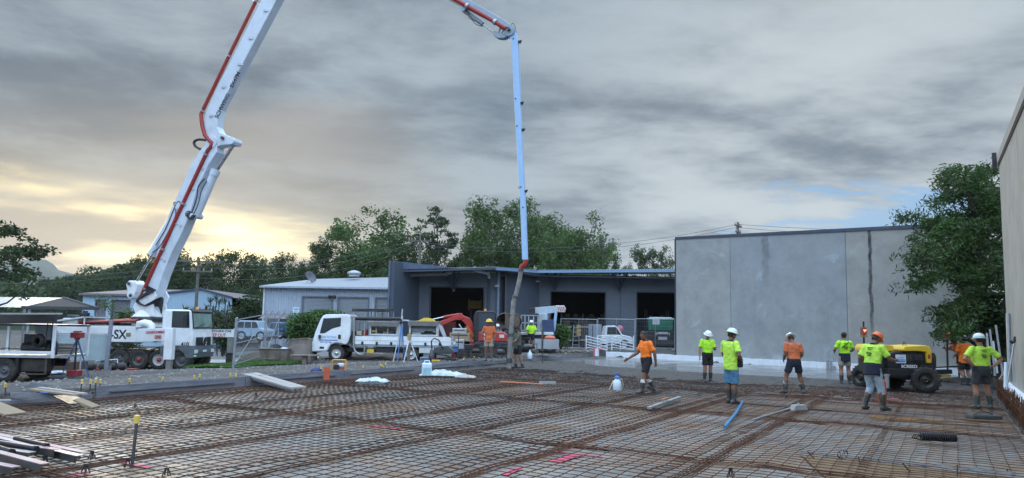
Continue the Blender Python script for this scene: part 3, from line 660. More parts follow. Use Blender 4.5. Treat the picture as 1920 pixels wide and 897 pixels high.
for i,(px,py,h,lb)in enumerate(((152,716,.20,'tilted yellow capped peg left of the formwork end'),(169,716,.2,'pale capped peg between two tilted ones'),(180,714,.24,'leaning yellow capped peg at the left end of the formwork'),(187,715,.24,'yellow capped peg hard against the formwork end'),(243,713,.12,'first yellow capped peg along the left formwork'),(309,710,.12,'second yellow capped peg along the left formwork'),(364,707,.14,'pale capped peg below the truck front wheel'),(374,705,.16,'yellow capped peg beside the pale one below the truck'),(433,703,.16,'pale capped peg left of the long plank'),(442,703,.16,'yellow capped peg touching the long plank'),(604,689,.22,'tall yellow capped peg left of the compactor'),(682,688,.10,'small capped peg below the flatbed wheel'),(715,684,.12,'capped peg right of the flatbed front wheel'),(718,686,.10,'low capped peg beside its taller twin'),(870,673,.12,'capped peg in front of the excavator track'),(888,670,.12,'capped peg right of the excavator track'),(1060,663,.08,'capped peg near the grey metal tank'),(12,722,.10,'yellow capped peg at the far left edge'),(722,682,.1,'capped peg left of the tripods'))):
 peg(px,py,h,lb,tilt=rq.uniform(-.06,.06))
peg(0,0,.0,'x')if False else None
p=atZ(247,872,-.03);peg(0,0,.60,'tall rusty peg with yellow cap standing in the mesh at lower left',.03,base=Vector((p.x,p.y,-.05)),s=1.3)
# ======= BUILDINGS
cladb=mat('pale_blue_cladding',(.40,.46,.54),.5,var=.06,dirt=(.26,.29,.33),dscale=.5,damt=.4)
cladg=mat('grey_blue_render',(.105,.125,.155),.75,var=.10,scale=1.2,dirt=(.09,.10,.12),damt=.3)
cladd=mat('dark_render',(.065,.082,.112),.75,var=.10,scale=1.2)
roofm=mat('zinc_roof',(.30,.33,.37),.45,metal=.3,var=.12)
roofb=mat('blue_fascia',(.18,.30,.45),.45,var=.08)
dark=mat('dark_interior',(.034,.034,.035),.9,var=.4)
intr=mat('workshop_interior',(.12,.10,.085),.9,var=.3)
shut=mat('grey_shutter',(.30,.33,.37),.5,var=.05)
purp=mat('purple_brown_roof',(.16,.13,.14),.6,var=.1)
def pierced(b,x0,x1,z0,z1,ops,y0,y1):
 """wall slab with rectangular openings (x0,x1,z0,z1), built as butting blocks"""
 ops=sorted(ops);cx=x0
 for a,c,lo,hi in ops:
  if a>cx:b.bb(cx,a,y0,y1,z0,z1)
  if lo>z0:b.bb(a,c,y0,y1,z0,lo)
  if hi<z1:b.bb(a,c,y0,y1,hi,z1)
  cx=c
 if cx<x1:b.bb(cx,x1,y0,y1,z0,z1)
Y1,Y2=50.0,55.0
def X1(px):return XatY(px,Y1)
def X2(px):return XatY(px,Y2)
t=thing('workshop','dark blue grey workshop with three tall open doorways and a thin skillion roof','building',(0,0,0))
zt1,zt2=atY(870,512,Y1).z,atY(1140,517,Y2).z
o1=(X1(806),X1(905),.3,atY(855,540,Y1).z);o2=(X2(1033),X2(1134),.4,atY(1083,548.5,Y2).z);o3=(X2(1195),X2(1300),.4,atY(1230,549.5,Y2).z)
xs1=(X1(760),X1(931));xs2=(X2(1010),X2(1330))
b=MB();pierced(b,xs1[0],xs1[1],.0,zt1,[o1],Y1,Y1+.2);b.build('wall',cladg,t)
b=MB();pierced(b,xs2[0],xs2[1],.0,zt2,[o2,o3],Y2,Y2+.2);b.build('wall',cladg,t)
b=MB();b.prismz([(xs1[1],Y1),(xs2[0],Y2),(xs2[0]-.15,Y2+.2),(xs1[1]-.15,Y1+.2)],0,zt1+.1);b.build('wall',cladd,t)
f0=atY(733,491,46.5);f1=atY(781,496,Y1);fx0,fx1=f0.x,f1.x
b=MB();v=[(fx0,46.5,-.3),(fx0+.25,46.5,-.3),(fx1+.25,Y1-.01,-.3),(fx1,Y1-.01,-.3)];v2=[(x,y,(f0.z if y<48 else f1.z))for x,y,_ in v]
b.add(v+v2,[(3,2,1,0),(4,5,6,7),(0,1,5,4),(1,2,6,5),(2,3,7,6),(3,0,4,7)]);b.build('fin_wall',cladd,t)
b=MB();b.prism([(fx1-.1,0),(xs1[0],0),(xs1[0],zt1+.2),(fx1-.1,zt1+.2)],Y1,Y1+.2);b.build('wall',cladg,t)
b=MB();b.bb(fx0-.12,fx0-.01,46.4,46.7,-.3,f0.z+.06);b.build('fin_edge',mat('fin_edge_paint',(.09,.12,.18),.6),t)
p0,p1=atY(736,489.5,47.6),atY(838,500.5,47.6)
b=MB();b.prism([(p0.x,p0.z),(p1.x,p1.z),(p1.x,p1.z-.1),(p0.x,p1.z-.25)],47.6,47.75);b.build('parapet',mat('parapet_blue',(.075,.11,.18),.55),t)
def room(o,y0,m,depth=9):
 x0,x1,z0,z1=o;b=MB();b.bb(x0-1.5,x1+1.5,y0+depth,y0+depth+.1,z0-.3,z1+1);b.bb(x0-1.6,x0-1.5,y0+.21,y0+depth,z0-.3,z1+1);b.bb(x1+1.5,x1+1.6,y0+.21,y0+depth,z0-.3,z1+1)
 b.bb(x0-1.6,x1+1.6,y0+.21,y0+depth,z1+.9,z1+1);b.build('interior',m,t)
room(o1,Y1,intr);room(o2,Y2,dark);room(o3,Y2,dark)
b=MB()
for(x0,x1,z0,z1),y in((o1,Y1),(o2,Y2),(o3,Y2)):
 b.bb(x0-.08,x0-.004,y-.05,y-.003,z0,z1+.08);b.bb(x1+.004,x1+.08,y-.05,y-.003,z0,z1+.08);b.bb(x0-.004,x1+.004,y-.05,y-.003,z1+.004,z1+.08)
b.build('door_trim',mat('door_trim_dark',(.03,.035,.045),.6),t)
def corr(b,P,Q,R_,S_,n,amp,th=.04):
 """corrugated sheet between eave P-Q and ridge S-R (ribs run P->S)"""
 vs=[];fs=[]
 for i in range(n+1):
  u=i/n;dz_=amp if i%2 else 0
  a=P*(1-u)+Q*u;c=S_*(1-u)+R_*u
  vs+=[a+Vector((0,0,dz_)),c+Vector((0,0,dz_)),a+Vector((0,0,dz_-th)),c+Vector((0,0,dz_-th))]
 for i in range(n):
  k=4*i;fs+=[(k,k+4,k+5,k+1),(k+2,k+3,k+7,k+6),(k,k+2,k+6,k+4),(k+1,k+5,k+7,k+3)]
 b.add(vs,fs)
ya=47.7;e=[atY(740,506,ya),atY(930,501,ya),atY(1008,507,53.3),atY(1330,505,53.3)]
r1=(atY(930,501,ya)+Vector((0,14,.75)),atY(740,504,ya)+Vector((0,14,.75)))
b=MB();corr(b,e[0],e[1],r1[0],r1[1],70,.05);b.build('roof',roofm,t)
b=MB();corr(b,e[1]+Vector((.02,.05,0)),e[2]+Vector((0,0,0)),e[2]+Vector((0,12,.6)),e[1]+Vector((.02,14,.7)),40,.05);b.build('roof',roofm,t)
b=MB();corr(b,e[2]+Vector((.02,0,0)),e[3],e[3]+Vector((0,12,.55)),e[2]+Vector((.02,12,.55)),110,.05);b.build('roof',roofm,t)
b=MB();b.bar(e[0]+Vector((0,-.05,-.12)),e[1]+Vector((0,-.05,-.12)),.08,.10);b.build('fascia',cladd,t)
b=MB();b.bar(e[1]+Vector((.03,-.08,-.13)),e[2]+Vector((-.03,-.08,-.13)),.12,.17);b.build('gutter',roofb,t)
b=MB();b.bar(e[2]+Vector((.0,-.12,-.13)),e[3]+Vector((0,-.12,-.13)),.12,.17);b.build('gutter',roofb,t)
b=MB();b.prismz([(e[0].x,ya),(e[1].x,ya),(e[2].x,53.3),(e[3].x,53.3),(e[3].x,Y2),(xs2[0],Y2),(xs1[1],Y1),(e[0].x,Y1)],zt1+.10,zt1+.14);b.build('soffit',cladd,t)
b=MB();q0,q1=atY(752,517,48.6),atY(840,515,48.6);b.bar(q0,q1,.15,.18);b.build('purlin',mat('purlin_steel',(.16,.16,.17),.6),t)
def bracket(px,py,Y,sgn=1):
 p=atY(px,py,Y);b=MB();b.bb(p.x-.09,p.x+.09,Y-.12,Y-.006,p.z-1.3,p.z+.35)
 b.bar((p.x,Y-.1,p.z-1.1),(p.x-sgn*.9,Y-1.6,p.z+.32),.10,.14);b.bar((p.x,Y-.1,p.z-1.1),(p.x+.5*sgn,Y-1.2,p.z+.32),.08,.10);b.build('bracket',mat('bracket_steel',(.055,.065,.085),.6),t)
bracket(852,512,Y1);bracket(1041,516,Y2);bracket(1162,517,Y2)
for px,py,Y in((842,513,Y1-1),(932,537,Y1-.3),(1008,528,Y2-.4),(1160,517,Y2-1.2)):
 p=atY(px,py,Y);b=MB();b.box(p,(.34,.14,.10));b.box(p+Vector((0,.08,.10)),(.05,.05,.16));b.build('floodlight',galv,t,.02)
wp=mat('downpipe_paint',(.16,.20,.27),.5);wl=mat('light_pvc',(.45,.53,.62),.45)
p=atY(917,520,Y1);b=MB();b.cyl((p.x,Y1-.1,.3),(p.x,Y1-.1,p.z),.08,n=10);b.build('downpipe',mat('dark_downpipe',(.05,.06,.085),.5),t)
p=atY(934,520,Y1);b=MB();b.cyl((p.x+.02,Y1-.16,.3),(p.x+.02,Y1-.16,p.z+.7),.10,n=10);b.build('downpipe',wp,t)
a_,c_=atY(889,506,48),atY(916,514,49.7);b=MB();b.tube([a_+Vector((0,0,.2)),a_+Vector((.05,0,-.02)),a_*.5+c_*.5,c_,c_+Vector((.05,.1,-.3))],.10,10);b.build('rainwater_pipe',wl,t)
b=MB();p=atY(1163,540,Y2);b.bb(p.x-.02,p.x+.02,Y2-.012,Y2-.002,.4,zt2);p=atY(975,540,52);b.build('control_joint',mat('joint_dark',(.03,.035,.05),.8),t)
def pbox(name,label,cat,px0,py0,px1,py1,Y,dp,m,z=None,grp=None):
 p,q=atY(px0,py0,Y),atY(px1,py1,Y);b=MB();b.bb(0,q.x-p.x,0,dp,0,p.z-q.z);o=b.build(name,m,None,.03);o.location=(p.x,Y,q.z);return tag(o,label,cat,grp)
p=atY(879,568,55)
tt=thing('forklift','yellow machine on a dark mast just inside the left doorway','forklift',(p.x,55,.4))
b=MB();b.bb(.0,.95,0,.8,2.75,3.35);b.bb(-.05,.02,-.03,.8,2.6,3.45);b.bb(.93,1.0,-.03,.8,2.6,3.45);b.build('hood',mat('dull_yellow',(.45,.24,.03),.5,var=.3),tt,.03)
b=MB();b.bb(.1,.2,.2,.35,0,3.2);b.bb(.75,.85,.2,.35,0,3.2);b.bb(.1,.85,.25,.33,1.2,1.3);b.bb(0,.95,.3,1.6,.3,1.1);b.build('mast',dsteel,tt)
for x_ in(.0,.8):
 for y_ in(.3,1.4):b=MB();b.cyl((x_,y_,.3),(x_+.18,y_,.3),.3,n=16);b.build('wheel',rub,tt)
p=atY(806,640,53);tt=thing('red_toolbox','red tool cabinet low in the left doorway','cabinet',(p.x,53,.4))
b=MB();b.bb(0,1.9,0,.6,.1,1.7);b.build('body',mat('dull_red',(.22,.03,.02),.5),tt,.02);b=MB();[b.bb(.1,1.8,-.02,-.002,.2+.25*k,.4+.25*k)for k in range(6)];b.build('drawer_fronts',mat('duller_red',(.16,.025,.02),.4),tt)
for px,h,lb in((1052,2.6,'left dark storage rack in the middle doorway'),(1100,2.3,'right dark storage rack in the middle doorway'),(1212,3.0,'tall dark storage rack in the right doorway')):
 x=XatY(px,59);tt=thing('storage_rack',lb,'rack',(x,59,.4),0,'racks inside the workshop');b=MB()
 for xx in(0,1.8):
  for yy in(0,.8):b.bb(xx,xx+.07,yy,yy+.07,0,h)
 b.build('upright',dsteel,tt)
 for k in range(4):b=MB();b.bb(.08,1.79,.08,.79,.3+.65*k,.36+.65*k);b.build('shelf',mat('shelf_board',(.10,.07,.04),.8),tt)
 for k in range(8):b=MB();b.box(((.45 if k<4 else 1.3)+rnd.uniform(-.1,.1),.3,.36+.65*(k%4)+.13),(rnd.uniform(.2,.4),.3,.24));b.build('box',mat('stored_boxes',(.12,.09,.06),.8,var=.5),tt)
Y3=54.0
def X3(px):return XatY(px,Y3)
gz=-.35
t=thing('corrugated_shed','pale blue corrugated shed with three roller doors and a low hipped roof','building',(0,0,0))
ze=atY(610,539,Y3).z;zs=atY(600,558,Y3).z;x0,x1=atY(493,600,Y3).x,X3(731)
ops=[(X3(566),X3(620),gz,zs),(X3(633),X3(688),gz,zs),(X3(703.5),X3(729),gz,zs)]
sdoor=(X3(502),X3(531),gz,atY(515,592,Y3).z)
allops=[sdoor]+ops
b=MB();pierced(b,x0,x1,gz,ze,allops,Y3+.06,Y3+.2);b.build('wall',cladb,t)
b=MB();x=x0+.06
while x<x1-.1:
 hit=[o for o in allops if o[0]-.08<x<o[1]+.02]
 if hit:lo,hi=hit[0][3]+.03,ze
 else:lo,hi=gz,ze
 b.add([(x,Y3+.058,lo),(x+.02,Y3+.02,lo),(x+.07,Y3+.02,lo),(x+.09,Y3+.058,lo),(x,Y3+.058,hi),(x+.02,Y3+.02,hi),(x+.07,Y3+.02,hi),(x+.09,Y3+.058,hi)],[(0,1,5,4),(1,2,6,5),(2,3,7,6)]);x+=.19
o=b.build('cladding_ribs',cladb,t);o['kind']='stuff'
b=MB();b.bb(x0,x0+.15,Y3+.21,Y3+11,gz,ze);b.build('wall',cladb,t)
for i,o_ in enumerate(ops):
 zb=atY(600,585.7,Y3).z if i==0 else gz;z=zb
 zb2=o_[3];b=MB()
 while z<zb2-.02:b.bb(o_[0]+.01,o_[1]-.01,Y3+.10,Y3+.13,z,min(z+.085,zb2));b.bb(o_[0]+.01,o_[1]-.01,Y3+.085,Y3+.097,z+.02,min(z+.06,zb2));z+=.10
 b.build('roller_door',shut,t)
 b=MB();b.bb(o_[0]-.10,o_[0]-.003,Y3-.03,Y3+.015,gz,zb2+.1);b.bb(o_[1]+.003,o_[1]+.10,Y3-.03,Y3+.015,gz,zb2+.1);b.bb(o_[0],o_[1],Y3-.03,Y3+.015,zb2+.003,zb2+.1);b.build('door_frame',mat('frame_grey',(.13,.15,.19),.5),t)
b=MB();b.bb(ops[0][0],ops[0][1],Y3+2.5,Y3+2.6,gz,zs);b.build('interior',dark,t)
b=MB();b.bb(sdoor[0]+.02,sdoor[1]-.02,Y3+.09,Y3+.12,gz,sdoor[3]);b.build('door',mat('door_white',(.5,.53,.58),.5),t)
b=MB();b.bb((sdoor[0]+sdoor[1])/2-.02,(sdoor[0]+sdoor[1])/2+.02,Y3+.07,Y3+.088,gz,sdoor[3]);b.bb(sdoor[0]+.3,sdoor[0]+.9,Y3+.07,Y3+.087,gz+1.1,gz+2.0);b.build('door_glass',glass,t)
EL,ER=Vector((x0-.25,Y3-.35,ze)),Vector((x1+.1,Y3-.35,ze+.02));RL=atY(592,524,63);RR=atY(735,520.5,63)
b=MB();corr(b,EL,ER,RR,RL,110,.035);b.build('roof',roofm,t)
b=MB();corr(b,EL+Vector((-.02,.02,0)),RL+Vector((-.05,0,0)),RL+Vector((-.04,.3,0)),Vector((x0-.25,72,ze)),4,.0);b.build('roof',roofm,t)
b=MB();b.bar(EL+Vector((0,-.05,-.05)),ER+Vector((0,-.05,-.05)),.10,.13);b.build('gutter',mat('gutter_pale',(.35,.40,.46),.5),t)
b=MB();b.bb(x0-.06,x0+.05,Y3-.03,Y3+.05,gz,ze);b.build('corner_trim',mat('trim_white',(.60,.65,.72),.5),t)
p=atY(486,591,Y3-1.2);q=atY(538,591,Y3-1.2);b=MB()
corr(b,Vector((p.x,Y3-1.3,p.z-.25)),Vector((q.x,Y3-1.3,p.z-.25)),Vector((q.x-.1,Y3+.01,p.z+.12)),Vector((p.x+.1,Y3+.01,p.z+.12)),16,.04)
for k in range(5):xx=p.x+.1+(q.x-p.x-.2)*k/4;b.bar((xx,Y3-1.25,p.z-.24),(xx,Y3+.015,p.z+.32),.04,.04)
b.build('awning',mat('awning_grey',(.22,.21,.22),.6),t,label='small dark ribbed awning over the side door')
p=atY(622,557,Y3-.1);b=MB();b.ball(p+Vector((-.14,-.1,0)),.13);b.ball(p+Vector((.22,-.1,0)),.13);b.bb(p.x-.2,p.x+.3,Y3-.08,Y3+.02,p.z+.05,p.z+.1);b.build('security_light',blkm,t)
p=atY(664,519,61);b=MB();b.lathe([(.45,0),(.45,.18),(.60,.22),(.55,.38),(.2,.52),(.02,.55)],p,16);b.build('roof_ventilator',galv,t)
p=atY(581,521,57);t2=thing('satellite_dish','dark satellite dish on legs on the shed roof','dish',tuple(p));b=MB();b.lathe([(.02,0),(.25,.03),(.45,.12),(.5,.16),(.44,.14),(.2,.06),(.02,.03)],(0,0,0),20);o=b.build('dish',mat('dish_grey',(.08,.09,.11),.5),t2);o.rotation_euler=(.5,.95,0)
b=MB();zb=-.62
for dx,dy in((-.35,0),(.3,.3),(.3,-.3)):b.cyl((0,0,-.05),(dx,dy,zb),.025,n=6)
b.build('legs',galv,t2)
p=atY(554,594,Y3-.15);t2=thing('shed_sign','white portrait sign with blue lines of text on the shed wall','sign',(p.x,Y3-.02,p.z));sgm=mat('sign_white',(.62,.72,.80),.5);sgb=mat('sign_blue',(.05,.22,.45),.5)
b=MB();b.bb(-.24,.24,-.04,0,-.70,.70);b.build('board',sgm,t2);b=MB()
for k,wd in enumerate((.34,.22,.36,.3,.36,.2,.34,.3,.24)):b.bb(-wd/2,wd/2,-.046,-.042,.52-k*.135,.52-k*.135+(.07 if k in(0,5)else .035))
b.build('lettering',sgb,t2)
Y4=62.0;gz=-.9
t=thing('blue_gable_shed','light blue gabled shed with a purple roof edge behind the pump truck','building',(0,0,0));cl2=mat('sky_blue_cladding',(.34,.48,.60),.55,var=.05,dirt=(.25,.36,.46),damt=.3)
xl,xm,xr=XatY(303,Y4),XatY(373,Y4),XatY(431,Y4);za,zl,zr_=atY(373,543,Y4).z,atY(303,551,Y4).z,atY(431,559,Y4).z
b=MB();b.prism([(xl,gz),(xr,gz),(xr,zr_),(xm,za),(xl,zl)],Y4,Y4+.15);b.build('gable_wall',cl2,t)
b=MB();k=xl+.1
while k<xr-.1:
 zt=(zl+(za-zl)*(k-xl)/(xm-xl))if k<xm else(za+(zr_-za)*(k-xm)/(xr-xm));b.bb(k,k+.03,Y4-.015,Y4-.001,gz,zt-.1);k+=.25
o=b.build('cladding_ribs',cl2,t);o['kind']='stuff'
b=MB();b.bar((xl,Y4-.1,zl+.05),(xm,Y4-.1,za+.05),.2,.13);b.bar((xm,Y4-.1,za+.05),(xr+.1,Y4-.1,zr_+.05),.2,.13);b.build('roof_edge',mat('purple_trim',(.06,.07,.13),.5),t)
b=MB();corr(b,Vector((xl-.2,Y4,zl+.03)),Vector((xm,Y4,za+.03)),Vector((xm,Y4+16,za+.03)),Vector((xl-.2,Y4+16,zl+.03)),24,.03);corr(b,Vector((xm,Y4,za+.03)),Vector((xr+.15,Y4,zr_+.03)),Vector((xr+.15,Y4+16,zr_+.03)),Vector((xm,Y4+16,za+.03)),24,.03);b.build('roof',purp,t)
xa,xb=XatY(151,Y4+2),XatY(300,Y4+2);zw=atY(220,552,Y4+2).z
dops=[(XatY(174,Y4+2),XatY(196,Y4+2),gz,zw-.5),(XatY(205,Y4+2),XatY(241,Y4+2),gz,zw-.5)]
b=MB();pierced(b,xa,xl+.3,gz,zw,dops,Y4+2,Y4+2.2);b.build('wall',cl2,t)
for o_ in dops:b=MB();b.bb(o_[0],o_[1],Y4+2.3,Y4+2.4,gz,o_[3]);b.build('roller_door',mat('mauve_grey_door',(.17,.16,.19),.6),t)
b=MB();corr(b,Vector((xa-.2,Y4+1.7,zw)),Vector((xl,Y4+1.7,zw)),Vector((xl,Y4+12,zw+.9)),Vector((xa-.2,Y4+12,zw+.9)),60,.03);b.bb(xa-.2,xl,Y4+1.62,Y4+1.69,zw-.15,zw+.03);b.build('roof',purp,t)
Y5=44.0;t=thing('carport','open carport with a pale grey pitched roof and dark underside at far left','carport',(0,0,0))
A_=atY(-80,573,Y5);B_=atY(48,558.5,Y5+7);Cc=atY(118,558.5,Y5+4);Dd=atY(185,579,Y5);E_=atY(40,577,Y5-3)
b=MB();b.add([A_+Vector((-1,0,0)),E_,Cc,B_+Vector((-4,0,0))],[(0,1,2,3),(3,2,1,0)]);b.build('roof',roofm,t)
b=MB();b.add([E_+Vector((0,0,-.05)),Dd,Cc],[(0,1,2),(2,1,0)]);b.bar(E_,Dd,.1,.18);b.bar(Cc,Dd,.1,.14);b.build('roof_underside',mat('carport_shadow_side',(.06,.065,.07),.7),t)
b=MB()
for p in(A_+Vector((0,.5,0)),E_+Vector((.2,.4,0)),Dd+Vector((-.3,.3,0)),B_):b=MB();b.cyl((p.x,p.y,-.8),(p.x,p.y,p.z),.07,n=8);b.build('post',galv,t)
b=MB();p,q=atY(68,592,Y5+3),atY(126,592,Y5+3);b.bb(p.x,q.x,Y5+3,Y5+5.4,-.8,p.z+.1);b.build('site_box',mat('grey_box',(.22,.25,.28),.6),t);b=MB();p,q=atY(126.5,592,Y5+3),atY(152,592,Y5+3);b.bb(p.x,q.x,Y5+3.1,Y5+5,-.8,p.z);b.build('site_box',mat('pale_box',(.42,.50,.58),.6),t)
pw=mat('grey_timber_pole',(.13,.12,.11),.9,var=.3);ins=mat('insulator',(.35,.3,.25),.4)
def pole(px,pyt,Y,arms,label,r=.16,lean=0):
 p=atY(px,pyt,Y);z0=hz(p.x,Y)-.3;t=thing('power_pole',label,'power pole',(p.x,Y,z0),0);H=p.z-z0
 b=MB();b.cyl((0,0,0),(lean,0,H),r,r*.7,10);b.build('pole',pw,t)
 for dz_,wd,rz in arms:
  b=MB();c,s=math.cos(rz),math.sin(rz);b.bar((-wd/2*c+lean,-wd/2*s-.12,H-dz_),(wd/2*c+lean,wd/2*s-.12,H-dz_),.10,.12);b.build('cross_arm',pw,t)
  b=MB();[b.lathe([(.03,0),(.06,.06),(.04,.1),(.06,.14),(.02,.2)],(wd*k*c+lean,wd*k*s-.12,H-dz_+.06),8)for k in(-.46,-.2,.2,.46)];b.build('insulators',ins,t)
 return t
pole(1383,417,62,[(.35,1.5,.9),(.9,1.1,.9)],'power pole top rising behind the far concrete wall')
pole(788,440,66,[(.6,2.2,.3)],'pale power pole among the trees behind the workshop',.13)
t=pole(373,484,58,[(.3,3.6,.15),(1.1,2.4,.1),(4.2,1.9,0)],'power pole with three cross arms behind the pump truck')
def wires(name,label,spans,r=.02):
 t=thing(name,label,'power line',(0,0,0),0,'overhead power lines')
 for(p,q,sag)in spans:
  P,Q=atY(*p),atY(*q);m=MB();m.tube([P*(1-k/14)+Q*(k/14)-Vector((0,0,sag*4*(k/14)*(1-k/14)))for k in range(15)],r,4);m.build('wire',mat('wire_grey',(.10,.10,.11),.6),t)
wires('power_line','two wires running from the wall pole left across the big trees',[((1383,421,62),(788,455,66),1.2),((1383,426,62),(788,460,66),1.3)])
wires('power_line','wires running right from the pole behind the concrete wall',[((1383,421,62),(2050,424,56),.5),((1383,427,62),(2050,432,56),.6)])
wires('power_line','thin wires sagging between the shed pole and the tree pole',[((788,446,66),(373,492,58),1.0),((788,452,66),(373,500,58),1.1),((788,460,66),(373,521,58),1.2)])
wires('power_line','wires leaving the pump truck pole towards the left edge',[((373,492,58),(-100,520,50),.5),((373,500,58),(-100,530,50),.5)])
b=MB()
prof=[(-420,530),(-300,500),(-120,492),(-20,505),(20,498),(50,487),(70,484),(88,486),(100,492),(112,503),(125,511),(140,520),(200,540),(300,560),(420,590)]
Ym=2100;vs=[];nb=90
for i in range(nb+1):
 px=-420+840*i/nb;py=float(np.interp(px,[a for a,_ in prof],[c for _,c in prof]))+3*nz(px*.05,1);top=atY(px,py,Ym)
 for k in range(8):f=k/7;vs.append((top.x+40*nz(px*.02,k),Ym-600*(1-f)**1.2+60*nz(px*.03,k*.7),-20+(top.z+20)*f**.8*(1+.08*nz(px*.04,k*.9))))
 vs.append((top.x,Ym+300,-20))
fs=[(i*9+k,(i+1)*9+k,(i+1)*9+k+1,i*9+k+1)for i in range(nb)for k in range(8)]
b.add(vs,fs,True);tag(b.build('mountain',mat('forested_mountain',(.06,.08,.05),.95,var=.3,scale=.01)),'hazy pointed mountain far away on the left horizon',None,None,'structure')
# ======= TREES
def treemat(name,c,var=.45,warm=(.08,.11,.02)):
 m=bpy.data.materials.new(name);m.use_nodes=True;t=m.node_tree;n=t.nodes;l=t.links;p=n['Principled BSDF']
 tcx=n.new('ShaderNodeTexCoord');O=tcx.outputs['Object'];x=n.new('ShaderNodeTexNoise');l.new(O,x.inputs[0]);x.inputs['Scale'].default_value=.7;x.inputs['Detail'].default_value=2
 y=n.new('ShaderNodeTexWhiteNoise');y.noise_dimensions='3D';g_=n.new('ShaderNodeNewGeometry');mm=n.new('ShaderNodeMix');mm.data_type='RGBA'
 mm.inputs[6].default_value=tuple(k*(1-var)for k in c)+(1,);mm.inputs[7].default_value=tuple(k*(1+var)for k in c)+(1,)
 ad=n.new('ShaderNodeMapRange');l.new(x.outputs[0],ad.inputs[0]);ad.inputs[1].default_value=.3;ad.inputs[2].default_value=.7;l.new(ad.outputs[0],mm.inputs[0])
 m2=n.new('ShaderNodeMix');m2.data_type='RGBA';l.new(g_.outputs['Random Per Island'],y.inputs[0]);r=n.new('ShaderNodeMapRange');l.new(g_.outputs['Random Per Island'],r.inputs[0]);r.inputs[1].default_value=.5;r.inputs[4].default_value=.6;l.new(r.outputs[0],m2.inputs[0]);l.new(mm.outputs[2],m2.inputs[6]);m2.inputs[7].default_value=warm+(1,)
 l.new(m2.outputs[2],p.inputs['Base Color']);p.inputs['Roughness'].default_value=.55;p.inputs['Specular IOR Level'].default_value=.4
 tr=n.new('ShaderNodeBsdfTranslucent');l.new(m2.outputs[2],tr.inputs[0]);ms=n.new('ShaderNodeMixShader');ms.inputs[0].default_value=.25;l.new(p.outputs[0],ms.inputs[1]);l.new(tr.outputs[0],ms.inputs[2]);l.new(ms.outputs[0],n['Material Output'].inputs[0]);return m
leafA=treemat('gum_leaves',(.062,.122,.030),.6);leafB=treemat('dark_leaves',(.024,.050,.018));leafC=treemat('bright_leaves',(.07,.15,.035));leafD=treemat('mid_leaves',(.034,.068,.022));leafE=treemat('near_leaves',(.034,.080,.017),.6)
bark=mat('tree_bark',(.16,.14,.12),.9,var=.3,bump=.5);barkd=mat('dark_bark',(.06,.05,.045),.9,var=.3)
